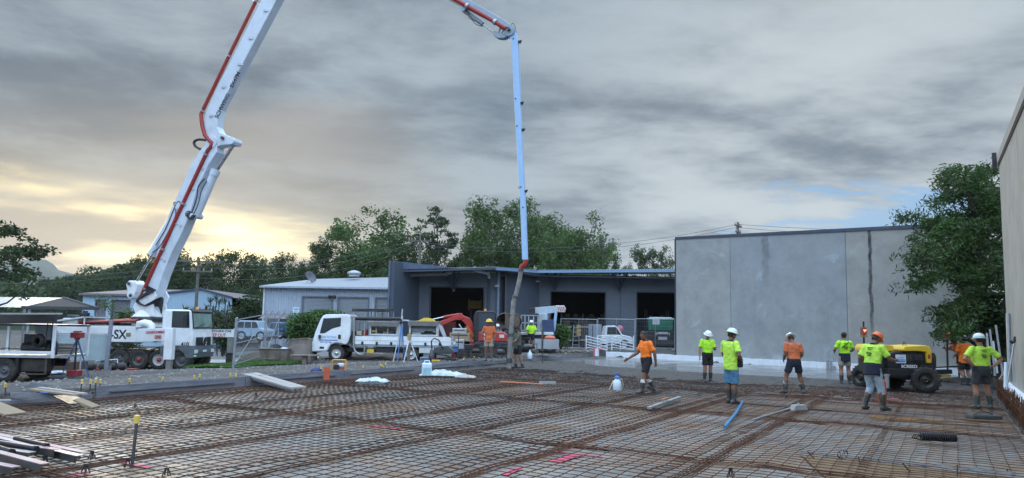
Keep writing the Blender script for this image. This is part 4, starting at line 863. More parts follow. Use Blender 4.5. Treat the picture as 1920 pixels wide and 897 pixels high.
def make_tree(seed,H,W,base=.3,nprim=8,nsec=5,leaf=.30,per=90,flat=.6,clump=.11,top=1.0,lw=.45,density=1.0,droop=0.0):
 """returns trunk mesh builder and leaf arrays, unit: metres, origin at the foot"""
 r=np.random.RandomState(seed);T=MB();tips=[]
 tr=H*.022;lean=r.randn(2)*H*.03
 trunk=[Vector((lean[0]*f**1.5+r.randn()*.04*H*.2*f,lean[1]*f**1.5,H*f*.82))for f in np.linspace(0,1,8)]
 T.tube(trunk,[tr*(1-.8*f)for f in np.linspace(0,1,8)],8)
 for i in range(nprim):
  f=base+(.80-base)*(i+.5*r.rand())/nprim;k=f/.82*7 if f<.82 else 6.9;k=min(k,6.9);a=trunk[int(k)].lerp(trunk[min(7,int(k)+1)],k-int(k))
  az=i*2.4+r.rand()*.8;fr=(f-base)/(.80-base);reach=W/2*(.75+.35*r.rand())*(.80+.35*math.sin(PI*min(1,.15+.8*fr))-.25*fr);rise=H*(.08+.20*r.rand())*top
  e=a+Vector((math.cos(az)*reach,math.sin(az)*reach,rise));mid=a.lerp(e,.5)+Vector((0,0,-.12*rise+r.randn()*.02*H))
  pts=[a,a.lerp(mid,.55),mid,mid.lerp(e,.6),e];T.tube(pts,[tr*.45,tr*.36,tr*.27,tr*.18,tr*.08],6,False);tips.append((e,1.0))
  for j in range(nsec):
   q=.35+.6*r.rand();s=pts[int(q*4)].lerp(pts[int(q*4)+1],q*4-int(q*4));dr=Vector((r.randn(),r.randn(),r.randn()*.5+.35)).normalized();e2=s+dr*W*(.10+.12*r.rand())
   T.tube([s,s.lerp(e2,.5)+Vector((0,0,.02*H*r.randn()*.5)),e2],[tr*.2,tr*.13,tr*.05],4,False);tips.append((e2,.85))
   for _ in range(2):
    dr=Vector((r.randn(),r.randn(),r.randn()*.6+.2)).normalized();e3=s.lerp(e2,.4+.5*r.rand())+dr*W*(.06+.08*r.rand());T.tube([s.lerp(e2,.6),e3],[tr*.09,tr*.03],3,False);tips.append((e3,.7))
 tips.append((trunk[-1]+Vector((0,0,H*.10)),.9));tips.append((trunk[-1]+Vector((W*.05,0,H*.04)),.8))
 Cn=[];
 for e,sc_ in tips:
  n=int(per*density*(sc_**2)*(.6+.8*r.rand()));R=W*clump*(.7+.6*r.rand())*sc_
  u=r.randn(n,3);u/=np.linalg.norm(u,axis=1)[:,None];rad=R*(r.rand(n,1)**.45);p=u*rad*np.array([1,1,flat]);p[:,2]-=droop*(rad[:,0]**2)/max(R,.1)
  Cn.append(p+np.array(e))
 P=np.concatenate(Cn);n=len(P);P[:,2]=np.maximum(P[:,2],.3)
 d=r.randn(n,3);d[:,2]=d[:,2]*.6-droop*.8;d/=np.linalg.norm(d,axis=1)[:,None];q=r.randn(n,3);q[:,2]*=.5;q=np.cross(d,q);q/=np.linalg.norm(q,axis=1)[:,None]
 l_=leaf*(.6+.8*r.rand(n,1))/2;w_=l_*lw
 V=np.empty((n,4,3));V[:,0]=P-d*l_;V[:,1]=P+q*w_;V[:,2]=P+d*l_;V[:,3]=P-q*w_
 zmax=np.percentile(V[:,:,2],99.7);k=H/zmax;V*=k;T.v=[(x*k,y*k,z*k)for x,y,z in T.v]
 ext=np.percentile(V[:,:,0],99)-np.percentile(V[:,:,0],1);kx=W/ext;V[:,:,:2]*=kx;T.v=[(x*kx,y*kx,z)for x,y,z in T.v]
 return T,V.reshape(-1,3),np.arange(n*4).reshape(-1,4)
PROT={}
def proto(key,leafm,bk,**k):
 T,V,Fq=make_tree(**k);tm=T.mesh('trunk');tm.materials.append(bk);o=npmesh('crown',V,Fq,leafm);cm=o.data;bpy.data.objects.remove(o);PROT[key]=(tm,cm,k['H'],k['W'])
proto('round',leafA,bark,seed=1,H=16,W=13,base=.18,nprim=13,nsec=7,leaf=.40,per=110,clump=.12,flat=.75)
proto('wide',leafA,bark,seed=2,H=16,W=16,base=.16,nprim=14,nsec=7,leaf=.40,per=110,clump=.105,flat=.8)
proto('open',leafD,bark,seed=3,H=16,W=12,base=.22,nprim=12,nsec=6,leaf=.38,per=85,clump=.105,flat=.75)
proto('dark',leafB,barkd,seed=4,H=12,W=12,base=.12,nprim=10,nsec=6,leaf=.36,per=90,clump=.12)
proto('dark2',leafB,barkd,seed=5,H=12,W=14,base=.10,nprim=9,nsec=6,leaf=.36,per=90,clump=.115,flat=.55)
proto('tier',leafB,barkd,seed=6,H=15,W=9,base=.45,nprim=9,nsec=4,leaf=.32,per=80,flat=.28,clump=.12,top=.35)
proto('mid',leafD,barkd,seed=7,H=12,W=11,base=.10,nprim=10,nsec=6,leaf=.34,per=85,clump=.12)
def tree(key,px,pyt,Y,wpx,label,group=None,rz=0,z0=None):
 p=atY(px,pyt,Y);z0=hz(p.x,Y)-.1 if z0 is None else z0;tm,cm,H,W=PROT[key];h=p.z-z0;wd=wpx/F*Y;t=thing('tree',label,'tree',(p.x,Y,z0),rz,group);t.scale=(wd/W,wd/W,h/H)
 for nm,me in(('trunk',tm),('crown',cm)):o=bpy.data.objects.new(nm,me);C.objects.link(o);o.parent=t
 return t
gt='trees behind the sheds'
for a in(('round',690,400,82,185,'big rounded tree left of the forked tree behind the shed',1.0),('open',614,446,84,80,'smaller tree at the left shoulder of the big rounded tree',2.0),('mid',755,432,88,90,'darker tree tucked against the big rounded tree on its right',.5),
  ('tier',822,391,78,92,'flat layered tree with bare forks standing above the workshop',.3),('round',940,374,84,165,'tallest pale green tree left of the boom hose',2.6),('wide',1020,386,90,160,'tall tree directly behind the lower boom',4.0),
  ('wide',1078,410,80,160,'broad green tree right of the boom above the workshop',5.2),('open',1130,446,86,70,'lower outer tree at the right end of the big group',1.4),('open',1229,462,90,76,'small lone tree beside the concrete wall',3.1),
  ('dark',880,440,95,130,'dark tree between the layered tree and the tallest one',1.9),('dark2',790,462,100,150,'low dark tree under the layered tree',.9),('mid',575,480,76,80,'bushy dark tree at the back left corner of the shed',2.2),('dark',655,470,92,130,'dark understorey tree below the big rounded tree',3.3),
  ('dark2',960,465,98,160,'dark understorey tree left of the hose',4.4),('dark',1090,470,98,150,'dark understorey tree at the right of the big group',5.5),('mid',730,492,72,80,'bright low tree beside the workshop fin',.1),('dark2',1170,496,100,60,'low dark bush line just left of the wall',1.1)):
 tree(a[0],a[1],a[2],a[3],a[4],a[5],gt,a[6]).scale.x*=1.12
gl='trees along the wooded ridge'
adj=['dark tree on the ridge nearest the left mountain','round tree behind the carport','tree rising left of the boom foot','tree hidden half behind the boom foot','taller tree left of the lower boom','dark tree just left of the lower boom','tallest ridge tree directly behind the lower boom','dense tree just right of the lower boom','tree behind the three armed power pole','tree right of the three armed power pole','rounded ridge tree above the blue gable','dark tree right of the blue gable','tree above the gap between the two sheds','bushy tree left of the pale shed roof','ridge tree just left of the pale shed','low tree behind the awning corner']
for i,(px,py,Y,wp_)in enumerate(((118,524,120,80),(160,518,118,80),(205,506,112,90),(238,496,104,90),(262,488,98,80),(300,482,96,90),(340,478,92,100),(385,482,90,90),(415,478,88,90),(455,484,86,90),(495,486,84,90),(532,490,80,80),(470,520,76,90),(525,530,72,80),(556,506,76,70),(440,535,74,80))):
 tree(['dark','dark2','mid','dark'][i%4],px,py-(9 if px>230 else 2),Y,wp_*1.3,adj[i],gl,i*1.3)
r=np.random.RandomState(12);n=26000;V=[]
PXs=r.rand(n)*620-260;ys=150+r.rand(n)*70
topy=np.interp(PXs,[-260,-60,20,60,100,150,200,240,360],[522,530,532,536,527,517,504,494,490])
Xs=(PXs-960)/F*ys*1.005;tz=np.array([atY(float(PXs[i]),float(topy[i]),200).z for i in range(n)])
bump_=np.array([mnoise.noise(Vector((Xs[i]*.09,ys[i]*.09,0)))+.6*mnoise.noise(Vector((Xs[i]*.25,ys[i]*.25,3)))for i in range(n)])
Zs=(tz-1.85)*(ys/200)*(.75+.25*(ys-150)/70)+1.85+bump_*2.4-r.rand(n)**2*8
P=np.stack([Xs,ys,Zs],1);d=r.randn(n,3);d/=np.linalg.norm(d,axis=1)[:,None];q=np.cross(d,r.randn(n,3));q/=np.linalg.norm(q,axis=1)[:,None];l_=.55*(.6+.8*r.rand(n,1))
V=np.empty((n,4,3));V[:,0]=P-d*l_;V[:,1]=P+q*l_*.6;V[:,2]=P+d*l_;V[:,3]=P-q*l_*.6
tag(npmesh('wooded_ridge',V.reshape(-1,3),np.arange(n*4).reshape(-1,4),leafD),'wooded ridge closing the view on the left',None,None,'stuff')
b=MB();b.grid(lambda u,v:(lambda x,y:(x,y,-3+(float(np.interp(x,[-260,-200,-120,-60,0],[10,14,15,14,6]))*min(1,v*1.6))+1.2*nz(x*.06,y*.06)))(-270+270*u,135+160*v),60,20)
tag(b.build('hill',mat('hill_undergrowth',(.03,.05,.02),.95,var=.4,scale=.3)),'low dark wooded hill on the left',None,None,'structure')
def own_tree(name,px,pyt,Y,label,leafm,bk,z0=None,**k):
 p=atY(px,pyt,Y);z0=hz(p.x,Y)-.1 if z0 is None else z0;k['H']=p.z-z0;T,V,Fq=make_tree(**k);t=thing('tree',label,'tree',(p.x,Y,z0));T.build('trunk',bk,t);npmesh('crown',V,Fq,leafm,t);return t
own_tree('t',-104,378,30,'dark leafy tree overhanging from the left edge',leafB,barkd,seed=21,W=5.6,base=.40,nprim=11,nsec=6,leaf=.17,per=70,clump=.085,flat=.6)
own_tree('t',-22,430,29,'lower spreading branch tree under the left overhanging one',leafD,barkd,seed=22,W=3.6,base=.42,nprim=7,nsec=4,leaf=.15,per=36,clump=.09,flat=.5)
T_=own_tree('t',1836,318,27.5,'large dense tree with drooping leaflets between the far wall and right wall',leafE,barkd,seed=31,W=4.1,base=.10,nprim=20,nsec=9,leaf=.20,per=115,clump=.125,flat=.75,lw=.22,droop=.5)
own_tree('t',1730,402,30,'thin outer branches of foliage reaching over the far wall top',leafE,barkd,seed=33,W=3.0,base=.60,nprim=6,nsec=4,leaf=.22,per=40,clump=.12,flat=.5,lw=.25,droop=.3)if False else None
def branch(parent,pts,n,leaf,leafm,bk,r0=.035,spread=.28,seed=1,lw=.24):
 base=parent.location;rr=np.random.RandomState(seed);P=[atY(*p)-base for p in pts];m=MB();m.tube(P,[r0*(1-.8*i/(len(P)-1))for i in range(len(P))],6)
 cs=[]
 for i in range(n):
  q=rr.rand()**.7*(len(P)-1);a=P[int(q)].lerp(P[min(len(P)-1,int(q)+1)],q-int(q));cl=Vector((rr.randn(),rr.randn(),rr.randn()*.6))*spread;e=a+cl
  if i%6==0:m.tube([a,e],[.012,.004],3,False)
  cs.append(e)
 m.build('limb',bk,parent);Pn=np.array([list(c)for c in cs]);Pn=np.repeat(Pn,5,0)+rr.randn(len(cs)*5,3)*.10;k=len(Pn)
 d=rr.randn(k,3);d[:,2]-=.6;d/=np.linalg.norm(d,axis=1)[:,None];q=np.cross(d,rr.randn(k,3));q/=np.linalg.norm(q,axis=1)[:,None];l_=leaf*(.6+.8*rr.rand(k,1))/2
 V=np.empty((k,4,3));V[:,0]=Pn-d*l_;V[:,1]=Pn+q*l_*lw;V[:,2]=Pn+d*l_;V[:,3]=Pn-q*l_*lw
 npmesh('foliage',V.reshape(-1,3),np.arange(k*4).reshape(-1,4),leafm,parent)
branch(T_,[(1815,440,28),(1770,418,28),(1725,408,28),(1685,412,28)],150,.2,leafE,barkd,spread=.22,seed=2)
branch(T_,[(1815,400,28),(1790,360,28),(1765,372,28),(1745,392,28)],130,.2,leafE,barkd,spread=.25,seed=3)
branch(T_,[(1815,400,28),(1830,350,28),(1845,325,28),(1862,318,28)],150,.2,leafE,barkd,spread=.25,seed=4)
branch(T_,[(1800,520,27),(1760,515,26.5),(1730,528,26),(1712,540,26)],170,.22,leafE,barkd,spread=.26,seed=5)
branch(T_,[(1810,570,27),(1790,585,26),(1790,610,25.8),(1795,628,25.6)],150,.22,leafE,barkd,spread=.28,seed=6)
branch(T_,[(1790,480,27),(1755,470,26.5),(1735,480,26),(1722,495,26)],190,.22,leafE,barkd,spread=.3,seed=7)
def bush(px,Y,wpx,pyt,label,leafm,leaf=.12,n=2600,seed=1,name='bush'):
 r=np.random.RandomState(seed);c=G(px,Y);top=atY(px,pyt,Y).z;Hh=top-c.z;W=wpx/F*Y;t=thing(name,label,'bush',tuple(c));m=MB();Cn=[]
 for i in range(14):
  az=r.rand()*6.28;e=Vector((math.cos(az)*W*.4*r.rand()**.5,math.sin(az)*W*.3*r.rand(),Hh*(.35+.6*r.rand())));m.tube([(0,0,0),e*.5+Vector((0,0,.1)),e],[.03,.02,.006],4,False)
  k=n//14;u=r.randn(k,3)*np.array([W*.13,W*.11,Hh*.14]);Cn.append(u+np.array(e))
 m.build('stems',barkd,t);P=np.concatenate(Cn);P[:,2]=np.clip(P[:,2],.03,Hh*1.05);k=len(P);d=r.randn(k,3);d/=np.linalg.norm(d,axis=1)[:,None];q=np.cross(d,r.randn(k,3));q/=np.linalg.norm(q,axis=1)[:,None];l_=leaf*(.6+.8*r.rand(k,1))/2
 V=np.empty((k,4,3));V[:,0]=P-d*l_;V[:,1]=P+q*l_*.5;V[:,2]=P+d*l_;V[:,3]=P-q*l_*.5;npmesh('foliage',V.reshape(-1,3),np.arange(k*4).reshape(-1,4),leafm,t);return t
bush(570,50,54,592,'rounded green bush in front of the pale shed',leafC,.22,4200,3);bush(610,52,60,586,'second green bush right of the rounded one by the shed',leafC,.22,3200,4)
bush(1052,44,34,612,'bright green bush behind the temporary fence',leafC,.16,1500,5);bush(240,44,60,590,'low bush on the deck line behind the pump truck body',leafD,.18,1800,6);bush(420,44,40,610,'low dark hedge between the gate and the truck cab',leafB,.18,1600,7);bush(1868,26,60,560,'dark shrub mass in the gap before the right wall',leafB,.16,3800,8)
bush(455,62,70,560,'dark shrub mass behind the parked car',leafB,.25,3500,9);bush(385,58,100,585,'shrubbery behind the truck windscreen',leafD,.22,3600,10)
own_tree('t',212,552,46,'thin sparse tree with fine yellow green leaves above the pump truck deck',leafC,bark,seed=41,W=3.6,base=.25,nprim=8,nsec=4,leaf=.14,per=16,clump=.12)
for i,(px,py)in enumerate(((398,572),(408,560),(386,570),(417,557),(428,566),(376,578),(402,552),(392,556),(424,578),(411,584),(365,574),(350,580),(344,572))):
 Yq=47+(i%3);c=G(px,Yq);top=atY(px,py,Yq).z-c.z;r=np.random.RandomState(50+i);t=thing('cane_plant',['tall','leaning','slender','short','thin','upright','spiky','dense','bent','dark','bushy','lower','small'][i]+' cane plant tuft '+['against the blue gable wall','nearest the windscreen top','just right of the cab roof','highest on the blue gable','at the right end of the blue gable','over the windscreen corner','in the middle of the clump','left of the clump centre','below the rightmost one','low in the clump','above the cab roof','behind the cab roof','left above the cab roof'][i],'plant',tuple(c),0,'cane plants behind the truck cab')
 m=MB();m.tube([(0,0,0),(.1*r.randn(),0,top*.5),(.1*r.randn(),0,top-.2)],.03,5);m.build('stem',barkd,t);m=MB()
 for k in range(26):
  az=r.rand()*6.28;el=r.rand()*1.5-.2;L_=.35+.25*r.rand();d=Vector((math.cos(az)*math.cos(el),math.sin(az)*math.cos(el),math.sin(el)));o=Vector((0,0,top-.25-.3*r.rand()));s_=d.cross(Vector((0,0,1))).normalized()*.035
  m.add([o,o+d*L_*.5+s_,o+d*L_+Vector((0,0,-.08)),o+d*L_*.5-s_],[(0,1,2,3)])
 m.build('leaves',leafB,t)
# ======= VEHICLES AND MACHINES
hubr=mat('red_hub',(.40,.05,.03),.5);rimw=mat('pale_rim',(.55,.57,.60),.45,var=.1,dirt=(.25,.22,.2),damt=.4);rimd=mat('dark_rim',(.10,.10,.11),.5)
lampm=mat('headlamp_glass',(.70,.74,.78),.1,spec=.8);tailm=mat('tail_lamp',(.45,.03,.02),.3);txtb=mat('black_lettering',(.012,.012,.014),.5);txtr=mat('red_lettering',(.50,.05,.04),.6);txtbl=mat('blue_lettering',(.03,.12,.45),.6);txtw=mat('white_lettering',(.75,.76,.78),.6)
def wheel(par,c,r,w,rim=rimw,hub=None,treads=24,knob=.0):
 """wheel whose axle runs along local y; outer face towards -y"""
 b=MB();b.lathe([(r*.58,-w*.5),(r*.80,-w*.52),(r*.96,-w*.44),(r,-w*.30),(r,w*.30),(r*.96,w*.44),(r*.80,w*.5),(r*.58,w*.5)],(0,0,0),32,'Y',True,False)
 for k in range(treads):
  a=2*PI*k/treads;R=Matrix.Rotation(-a,3,'Y')
  for s in(-1,1):b.box(R@Vector((r*(1+knob*.5),s*w*.24,0)),(r*(.035+knob),w*.36,r*.12),R=R)
 o=b.build('wheel',rub,par);o.location=c
 b=MB();b.lathe([(.02,-w*.36),(r*.2,-w*.40),(r*.22,-w*.22),(r*.5,-w*.18),(r*.56,-w*.46),(r*.60,-w*.46),(r*.60,w*.4),(.02,w*.4)],(0,0,0),24,'Y')
 for k in range(8):a=k*PI/4;b.cyl((r*.36*math.cos(a),-w*.19,r*.36*math.sin(a)),(r*.36*math.cos(a),-w*.25,r*.36*math.sin(a)),r*.04,n=6)
 ri=b.build('rim',rim,o)
 if hub:b=MB();b.lathe([(.01,-w*.52),(r*.17,-w*.5),(r*.22,-w*.36),(r*.23,-w*.2)],(0,0,0),16,'Y');b.build('hub',hub,o)
 return o
def plane_prism(b,pts,n,h0,h1):
 """polygon (3D coplanar points) extruded along n from h0 to h1"""
 m=len(pts);n=Vector(n);v=[Vector(p)+n*h0 for p in pts]+[Vector(p)+n*h1 for p in pts]
 b.add(v,[tuple(range(m)),tuple(range(m,2*m))[::-1]]+[(i+m,(i+1)%m+m,(i+1)%m,i)for i in range(m)])
def fixn(o):
 import bmesh
 bm=bmesh.new();bm.from_mesh(o.data);bmesh.ops.remove_doubles(bm,verts=bm.verts,dist=1e-5);bmesh.ops.recalc_face_normals(bm,faces=bm.faces);bm.to_mesh(o.data);bm.free();return o
# -------- concrete pump truck
YP=36.0;zg=atY(340,695,YP).z
c0=Vector((XatY(300,YP),YP+1.25,zg));PT=thing('concrete_pump_truck','white concrete pump truck with its long boom raised over the site','pump truck',tuple(c0))
def lp(px,py,Y=YP):return atY(px,py,Y)-c0
def LX(px):return lp(px,640).x
def LZ(py):return lp(330,py).z
xr_,xf=LX(301),LX(357);yn,yf=-1.22,1.22
b=MB();b.prism([(xr_,LZ(650)),(xr_,LZ(586)),(xr_+.12,LZ(580.5)),(xf-.14,LZ(580.5)),(xf-.06,LZ(584)),(xf+.05,LZ(618)),(xf+.10,LZ(632)),(xf+.10,LZ(650))],yn,yf);cab=fixn(b.build('cab',white,PT,.06))
b=MB();b.bb(LX(304),LX(317.6),yn-.012,yn-.002,LZ(640),LZ(584));b.build('side_panel',white,PT,.01)
b=MB();wz0,wz1=LZ(613),LZ(585.5);dx0,dx1=LX(319),LX(354)
b.prism([(dx0,LZ(648)),(dx0,LZ(582.5)),(LX(353),LZ(582.5)),(LX(356),LZ(616)),(LX(354),LZ(648))],yn-.02,yn-.003);dr=fixn(b.build('door',white,PT,.008))
b=MB();b.prism([(LX(320.5),wz0),(LX(320.5),wz1),(LX(350.5),wz1),(LX(352.5),wz0-.02),(LX(338),wz0-.02)],yn-.028,yn-.0215);fixn(b.build('window',glass,dr));b=MB();b.bb(LX(322),LX(326),yn-.05,yn-.021,LZ(622),LZ(620));b.build('handle',blk,dr)
b=MB();b.prism([(LX(319.7),wz0-.05),(LX(319.7),wz1+.05),(LX(351.5),wz1+.05),(LX(353.7),wz0-.05)],yn-.0225,yn-.0205);fixn(b.build('window_seal',blk,dr))
def frontpt(z,off=.0):
 return float(np.interp(z,[LZ(650),LZ(632),LZ(618),LZ(584)],[xf+.10,xf+.10,xf+.05,xf-.06]))+off
zw0,zw1=LZ(616),LZ(584.5)
b=MB();b.prism([(frontpt(zw0)+.004,zw0),(frontpt(zw1)+.004,zw1),(frontpt(zw1)+.03,zw1),(frontpt(zw0)+.03,zw0)],yn+.06,yf-.06);fixn(b.build('windscreen_surround',blk,PT,.01))
b=MB();b.prism([(frontpt(zw0+.06)+.032,zw0+.06),(frontpt(zw1-.07)+.032,zw1-.07),(frontpt(zw1-.07)+.042,zw1-.07),(frontpt(zw0+.06)+.042,zw0+.06)],yn+.14,yf-.14);fixn(b.build('windscreen',scrn,PT))
b=MB();b.bar((frontpt(zw0)+.06,yn+.3,zw0+.05),(frontpt(zw0)+.07,0.1,zw0+.25),.02);b.bar((frontpt(zw0)+.06,.3,zw0+.05),(frontpt(zw0)+.07,1.0,zw0+.22),.02);b.build('wiper',blk,PT)
b=MB();b.prism([(xf-.35,LZ(580.5)),(xf-.1,LZ(579.4)),(xf+.02,LZ(583.5)),(xf-.02,LZ(585))],yn+.05,yf-.05);fixn(b.build('sun_visor',blk,PT))
b=MB();b.bb(xf+.10,xf+.14,-.85,.85,LZ(650),LZ(632.5));gr=b.build('grille',blk,PT,.01)
b=MB();[b.bb(xf+.14,xf+.165,-.82,.82,LZ(648.5-3.6*k),LZ(647-3.6*k))for k in range(5)];b.build('slats',blkm,gr)
b=MB();b.tube([(xf+.19,.22*math.cos(a),LZ(641)+.22*math.sin(a))for a in np.linspace(0,2*PI,21)],.018,6)
for a in(90,210,330):b.bar((xf+.19,0,LZ(641)),(xf+.19,.21*math.cos(math.radians(a)),LZ(641)+.21*math.sin(math.radians(a))),.03,.02)
b.build('badge',chrome,gr)
bmp=mat('bumper_grey',(.10,.12,.15),.5,dirt=(.2,.18,.15),damt=.5)
b=MB();b.prism([(LX(333),LZ(648)),(xf+.16,LZ(648)),(xf+.20,LZ(660)),(xf+.14,LZ(672)),(LX(350),LZ(672)),(LX(345),LZ(662)),(LX(333),LZ(655))],yn-.02,yf+.02);bm_=fixn(b.build('bumper',bmp,PT,.03))
for y0_ in(yn+.02,yf-.42):b=MB();b.bb(xf+.17,xf+.22,y0_+.02,y0_+.38,LZ(663),LZ(656));b.build('headlight',lampm,bm_,.015)
b=MB();b.bb(xf+.17,xf+.21,yn+.04,yn+.3,LZ(669),LZ(666));b.build('fog_lamp',lampm,bm_,.01);b=MB();b.bb(xf+.205,xf+.215,-.2,.25,LZ(661),LZ(657));b.build('number_plate',white,bm_)
b=MB();b.prism([(LX(300),LZ(650)),(LX(333),LZ(648.2)),(LX(333),LZ(655)),(LX(328),LZ(656)),(LX(322),LZ(652)),(LX(310),LZ(653)),(LX(306),LZ(668)),(LX(302),LZ(668))],yn-.015,yn+.4);fixn(b.build('step_panel',bmp,PT))
for sg in(-1,1):
 b=MB();yy=yn-.25 if sg<0 else yf+.25;b.bar((LX(347),sg*1.2,LZ(590)),(LX(349),yy,LZ(590)),.03);b.bb(LX(345),LX(350),yy-.05,yy+.05,LZ(612),LZ(591));b.build('mirror',blk,PT,.02)
b=MB();b.lathe([(.09,0),(.09,.12),(.05,.16),(.01,.17)],(xf-.6,.7,LZ(580)),12);b.build('beacon',mat('amber_lens',(.6,.2,.02),.3),PT)
text('model_number','410',.26,txtb,PT,(LX(347),yn-.03,LZ(645.5)),(1,0,0),(0,0,1))
b=MB();b.bb(LX(95),LX(352),-.55,-.35,LZ(668),LZ(658));b.bb(LX(95),LX(352),.35,.55,LZ(668),LZ(658));[b.bb(LX(p),LX(p)+.15,-.35,.35,LZ(667),LZ(659))for p in(110,150,190,230,270,310)];b.build('chassis',blkm,PT)
b=MB();b.bb(LX(236),LX(252),yn+.1,-.6,LZ(680),LZ(660));b.build('fuel_tank',blkm,PT,.04);b=MB();b.bb(LX(272),LX(284),yn+.15,-.6,LZ(676),LZ(658));b.build('battery_box',blkm,PT,.02)
for px in(341,298,260,224):
 for s in(-1,1):
  o=wheel(PT,(LX(px),s*1.02,.50),.50,.34,rimd if px!=298 else rimw,hubr if px in(298,260)else None)
  if s>0:o.rotation_euler=(0,0,PI)
for px in(341,298,260,224):b=MB();b.cyl((LX(px),-.9,.5),(LX(px),.9,.5),.09,n=10);b.ball((LX(px),0,.5),.2);b.build('axle',blkm,PT)
for px in(298,250,224):b=MB();cx=LX(px);b.tube([(cx+.62*math.cos(a),yn+.12,.5+.62*math.sin(a))for a in np.linspace(.1,PI-.1,9)],.03,6);b.prismz([(cx-.1,yn),(cx+.1,yn),(cx+.1,yn+.3),(cx-.1,yn+.3)],1.1,1.13);b.build('mudguard',blkm,PT)
b=MB();b.bb(LX(104),LX(286),yn,yn+.5,LZ(643.5),LZ(614));bd=b.build('body_side',white,PT,.02);b=MB();b.bb(LX(104),LX(258),yn-.012,yn-.002,LZ(646.5),LZ(643.8));b.build('side_rail',blkm,bd);b=MB();b.bb(LX(286.5),LX(301),yn+.1,yn+.6,LZ(640),LZ(612));b.build('body_side',cream,PT,.02)
b=MB();b.bb(LX(104),LX(286),yf-.5,yf,LZ(643.5),LZ(614));b.build('body_side',white,PT,.02);b=MB();b.bb(LX(104),LX(300),yn+.02,yf-.02,LZ(616),LZ(613.3));b.build('deck',mat('deck_plate',(.25,.25,.26),.6,dirt=(.15,.10,.07),damt=.6),PT)
text('lettering','-SX',.62,txtb,bd,(LX(220.5),yn-.006,LZ(630)),(1,0,0),(0,0,1),xs=.86);b=MB();b.bb(LX(235),LX(244),yn-.02,yn-.003,LZ(633),LZ(626));b.build('latch',mat('latch_tan',(.25,.2,.12),.5),bd,.01)
b=MB();b.bb(LX(130),LX(160),yn-.015,yn-.003,LZ(640),LZ(618));b.build('locker_door',white,bd,.01)
b=MB()
for k in range(16):z=LZ(611)+.06*rnd.random();b.tube([(LX(115+4*k),-.9+.11*k,z),(LX(150+5*k),-.7+.1*k,z+.1*rnd.random()),(LX(190+4*k),-.8+.1*k,z)],.05,6)
o=b.build('hoses',blk,PT);o['kind']='stuff'
b=MB();
for k in range(4):b.cyl((LX(125+3*k),-.9+.2*k,LZ(609)),(LX(248),-1.0+.2*k,LZ(603-1.5*k)),.06,n=8)
b.build('spare_pipes',redp,PT)
b=MB();b.bb(LX(110),LX(138),-1.1,.9,LZ(613),LZ(600));b.build('hopper',cream,PT,.05);b=MB();b.prism([(LX(103),LZ(604)),(LX(152),LZ(597)),(LX(152),LZ(599)),(LX(103),LZ(607))],-1.2,1.2);fixn(b.build('cover_plate',white,PT))
b=MB();plane_prism(b,[lp(258,617,35.0),lp(313,615,34.2),lp(313,640,34.2),lp(258,641,35.0)],(0,1,0),0,.35);oa=fixn(b.build('outrigger_arm',white,PT,.02))
text('lettering','CONCRETE PUMPING',.17,txtr,oa,lp(291,623.5,34.5)+Vector((0,-.02,0)),lp(313,615,34.2)-lp(258,617,35.0),(0,0,1),xs=.75);text('lettering','LINE',.2,txtr,oa,lp(296,632,34.42)+Vector((0,-.02,0)),lp(313,615,34.2)-lp(258,617,35.0),(0,0,1))
b=MB();b.tube([lp(290,634.7,34.43),lp(302,634.7,34.3),lp(302,629.3,34.3),lp(290,629.3,34.43),lp(290,634.7,34.43)],.012,4);b.build('logo_frame',txtr,oa)
b=MB();q0,q1=lp(309,615,34),lp(321,675,34);b.bb(q0.x,q1.x,q0.y,q0.y+.33,q1.z,q0.z);b.build('outrigger_leg',white,PT,.02)
b=MB();q0,q1=lp(311,675,34.05),lp(319,697,34.05);b.bb(q0.x,q1.x,q0.y,q0.y+.22,q1.z-.1,q0.z-.003);b.bb(q0.x-.15,q1.x+.15,q0.y-.15,q0.y+.35,q1.z-.12,q1.z);b.build('outrigger_foot',mat('foot_steel',(.22,.20,.20),.6,dirt=(.12,.09,.07)),PT)
b=MB();b.tube([lp(262,614,36),lp(262,608,36),lp(270,606.5,36),lp(280,608,36),lp(284,612,36),lp(284,618,36)],.2,10);b.build('outrigger_knuckle',white,PT)
b=MB();q0,q1=lp(394,616,38.4),lp(437,633,38.4);b.bb(q0.x,q1.x,1.15,1.4,q1.z,q0.z);of=b.build('outrigger_arm',white,PT,.02)
b=MB();b.bb(q0.x,q1.x,1.13,1.147,q0.z-.03,q0.z+.02);b.build('edge_trim',blk,of)
fm=(q0+q1)/2;text('lettering','EXCLUSION ZONE',.17,txtb,of,(q0.x+.62,1.145,q0.z-.14),(1,0,0),(0,0,1),xs=.72);text('lettering','KEEP OUT',.25,txtr,of,(q0.x+.40,1.145,q0.z-.36),(1,0,0),(0,0,1),xs=.8)
b=MB();q2,q3=lp(427,633,38.5),lp(435,662,38.5);b.bb(q2.x,q3.x,1.2,1.42,q3.z,q2.z-.01);b.build('outrigger_leg',mat('leg_concrete_grey',(.20,.20,.19),.7),PT,.01);b=MB();q3b=lp(435,682,38.5);b.bb(q2.x-.02,q3.x+.03,1.18,1.44,q3b.z,q3.z-.004);b.build('outrigger_foot',blkm,PT)
tp=lp(277,594,37.25);b=MB();b.lathe([(.72,LZ(616)),(.72,LZ(605))],(tp.x,0,0),28);b.build('pedestal',cream,PT);b=MB();b.lathe([(.76,LZ(605)),(.80,LZ(603)),(.80,LZ(597)),(.74,LZ(595))],(tp.x,0,0),28);b.build('slew_ring',blkm,PT)
b=MB();b.lathe([(.70,LZ(595)),(.62,LZ(590)),(.45,LZ(583)),(.35,LZ(578)),(.1,LZ(577))],(tp.x,0,0),28);b.build('turret',white,PT)
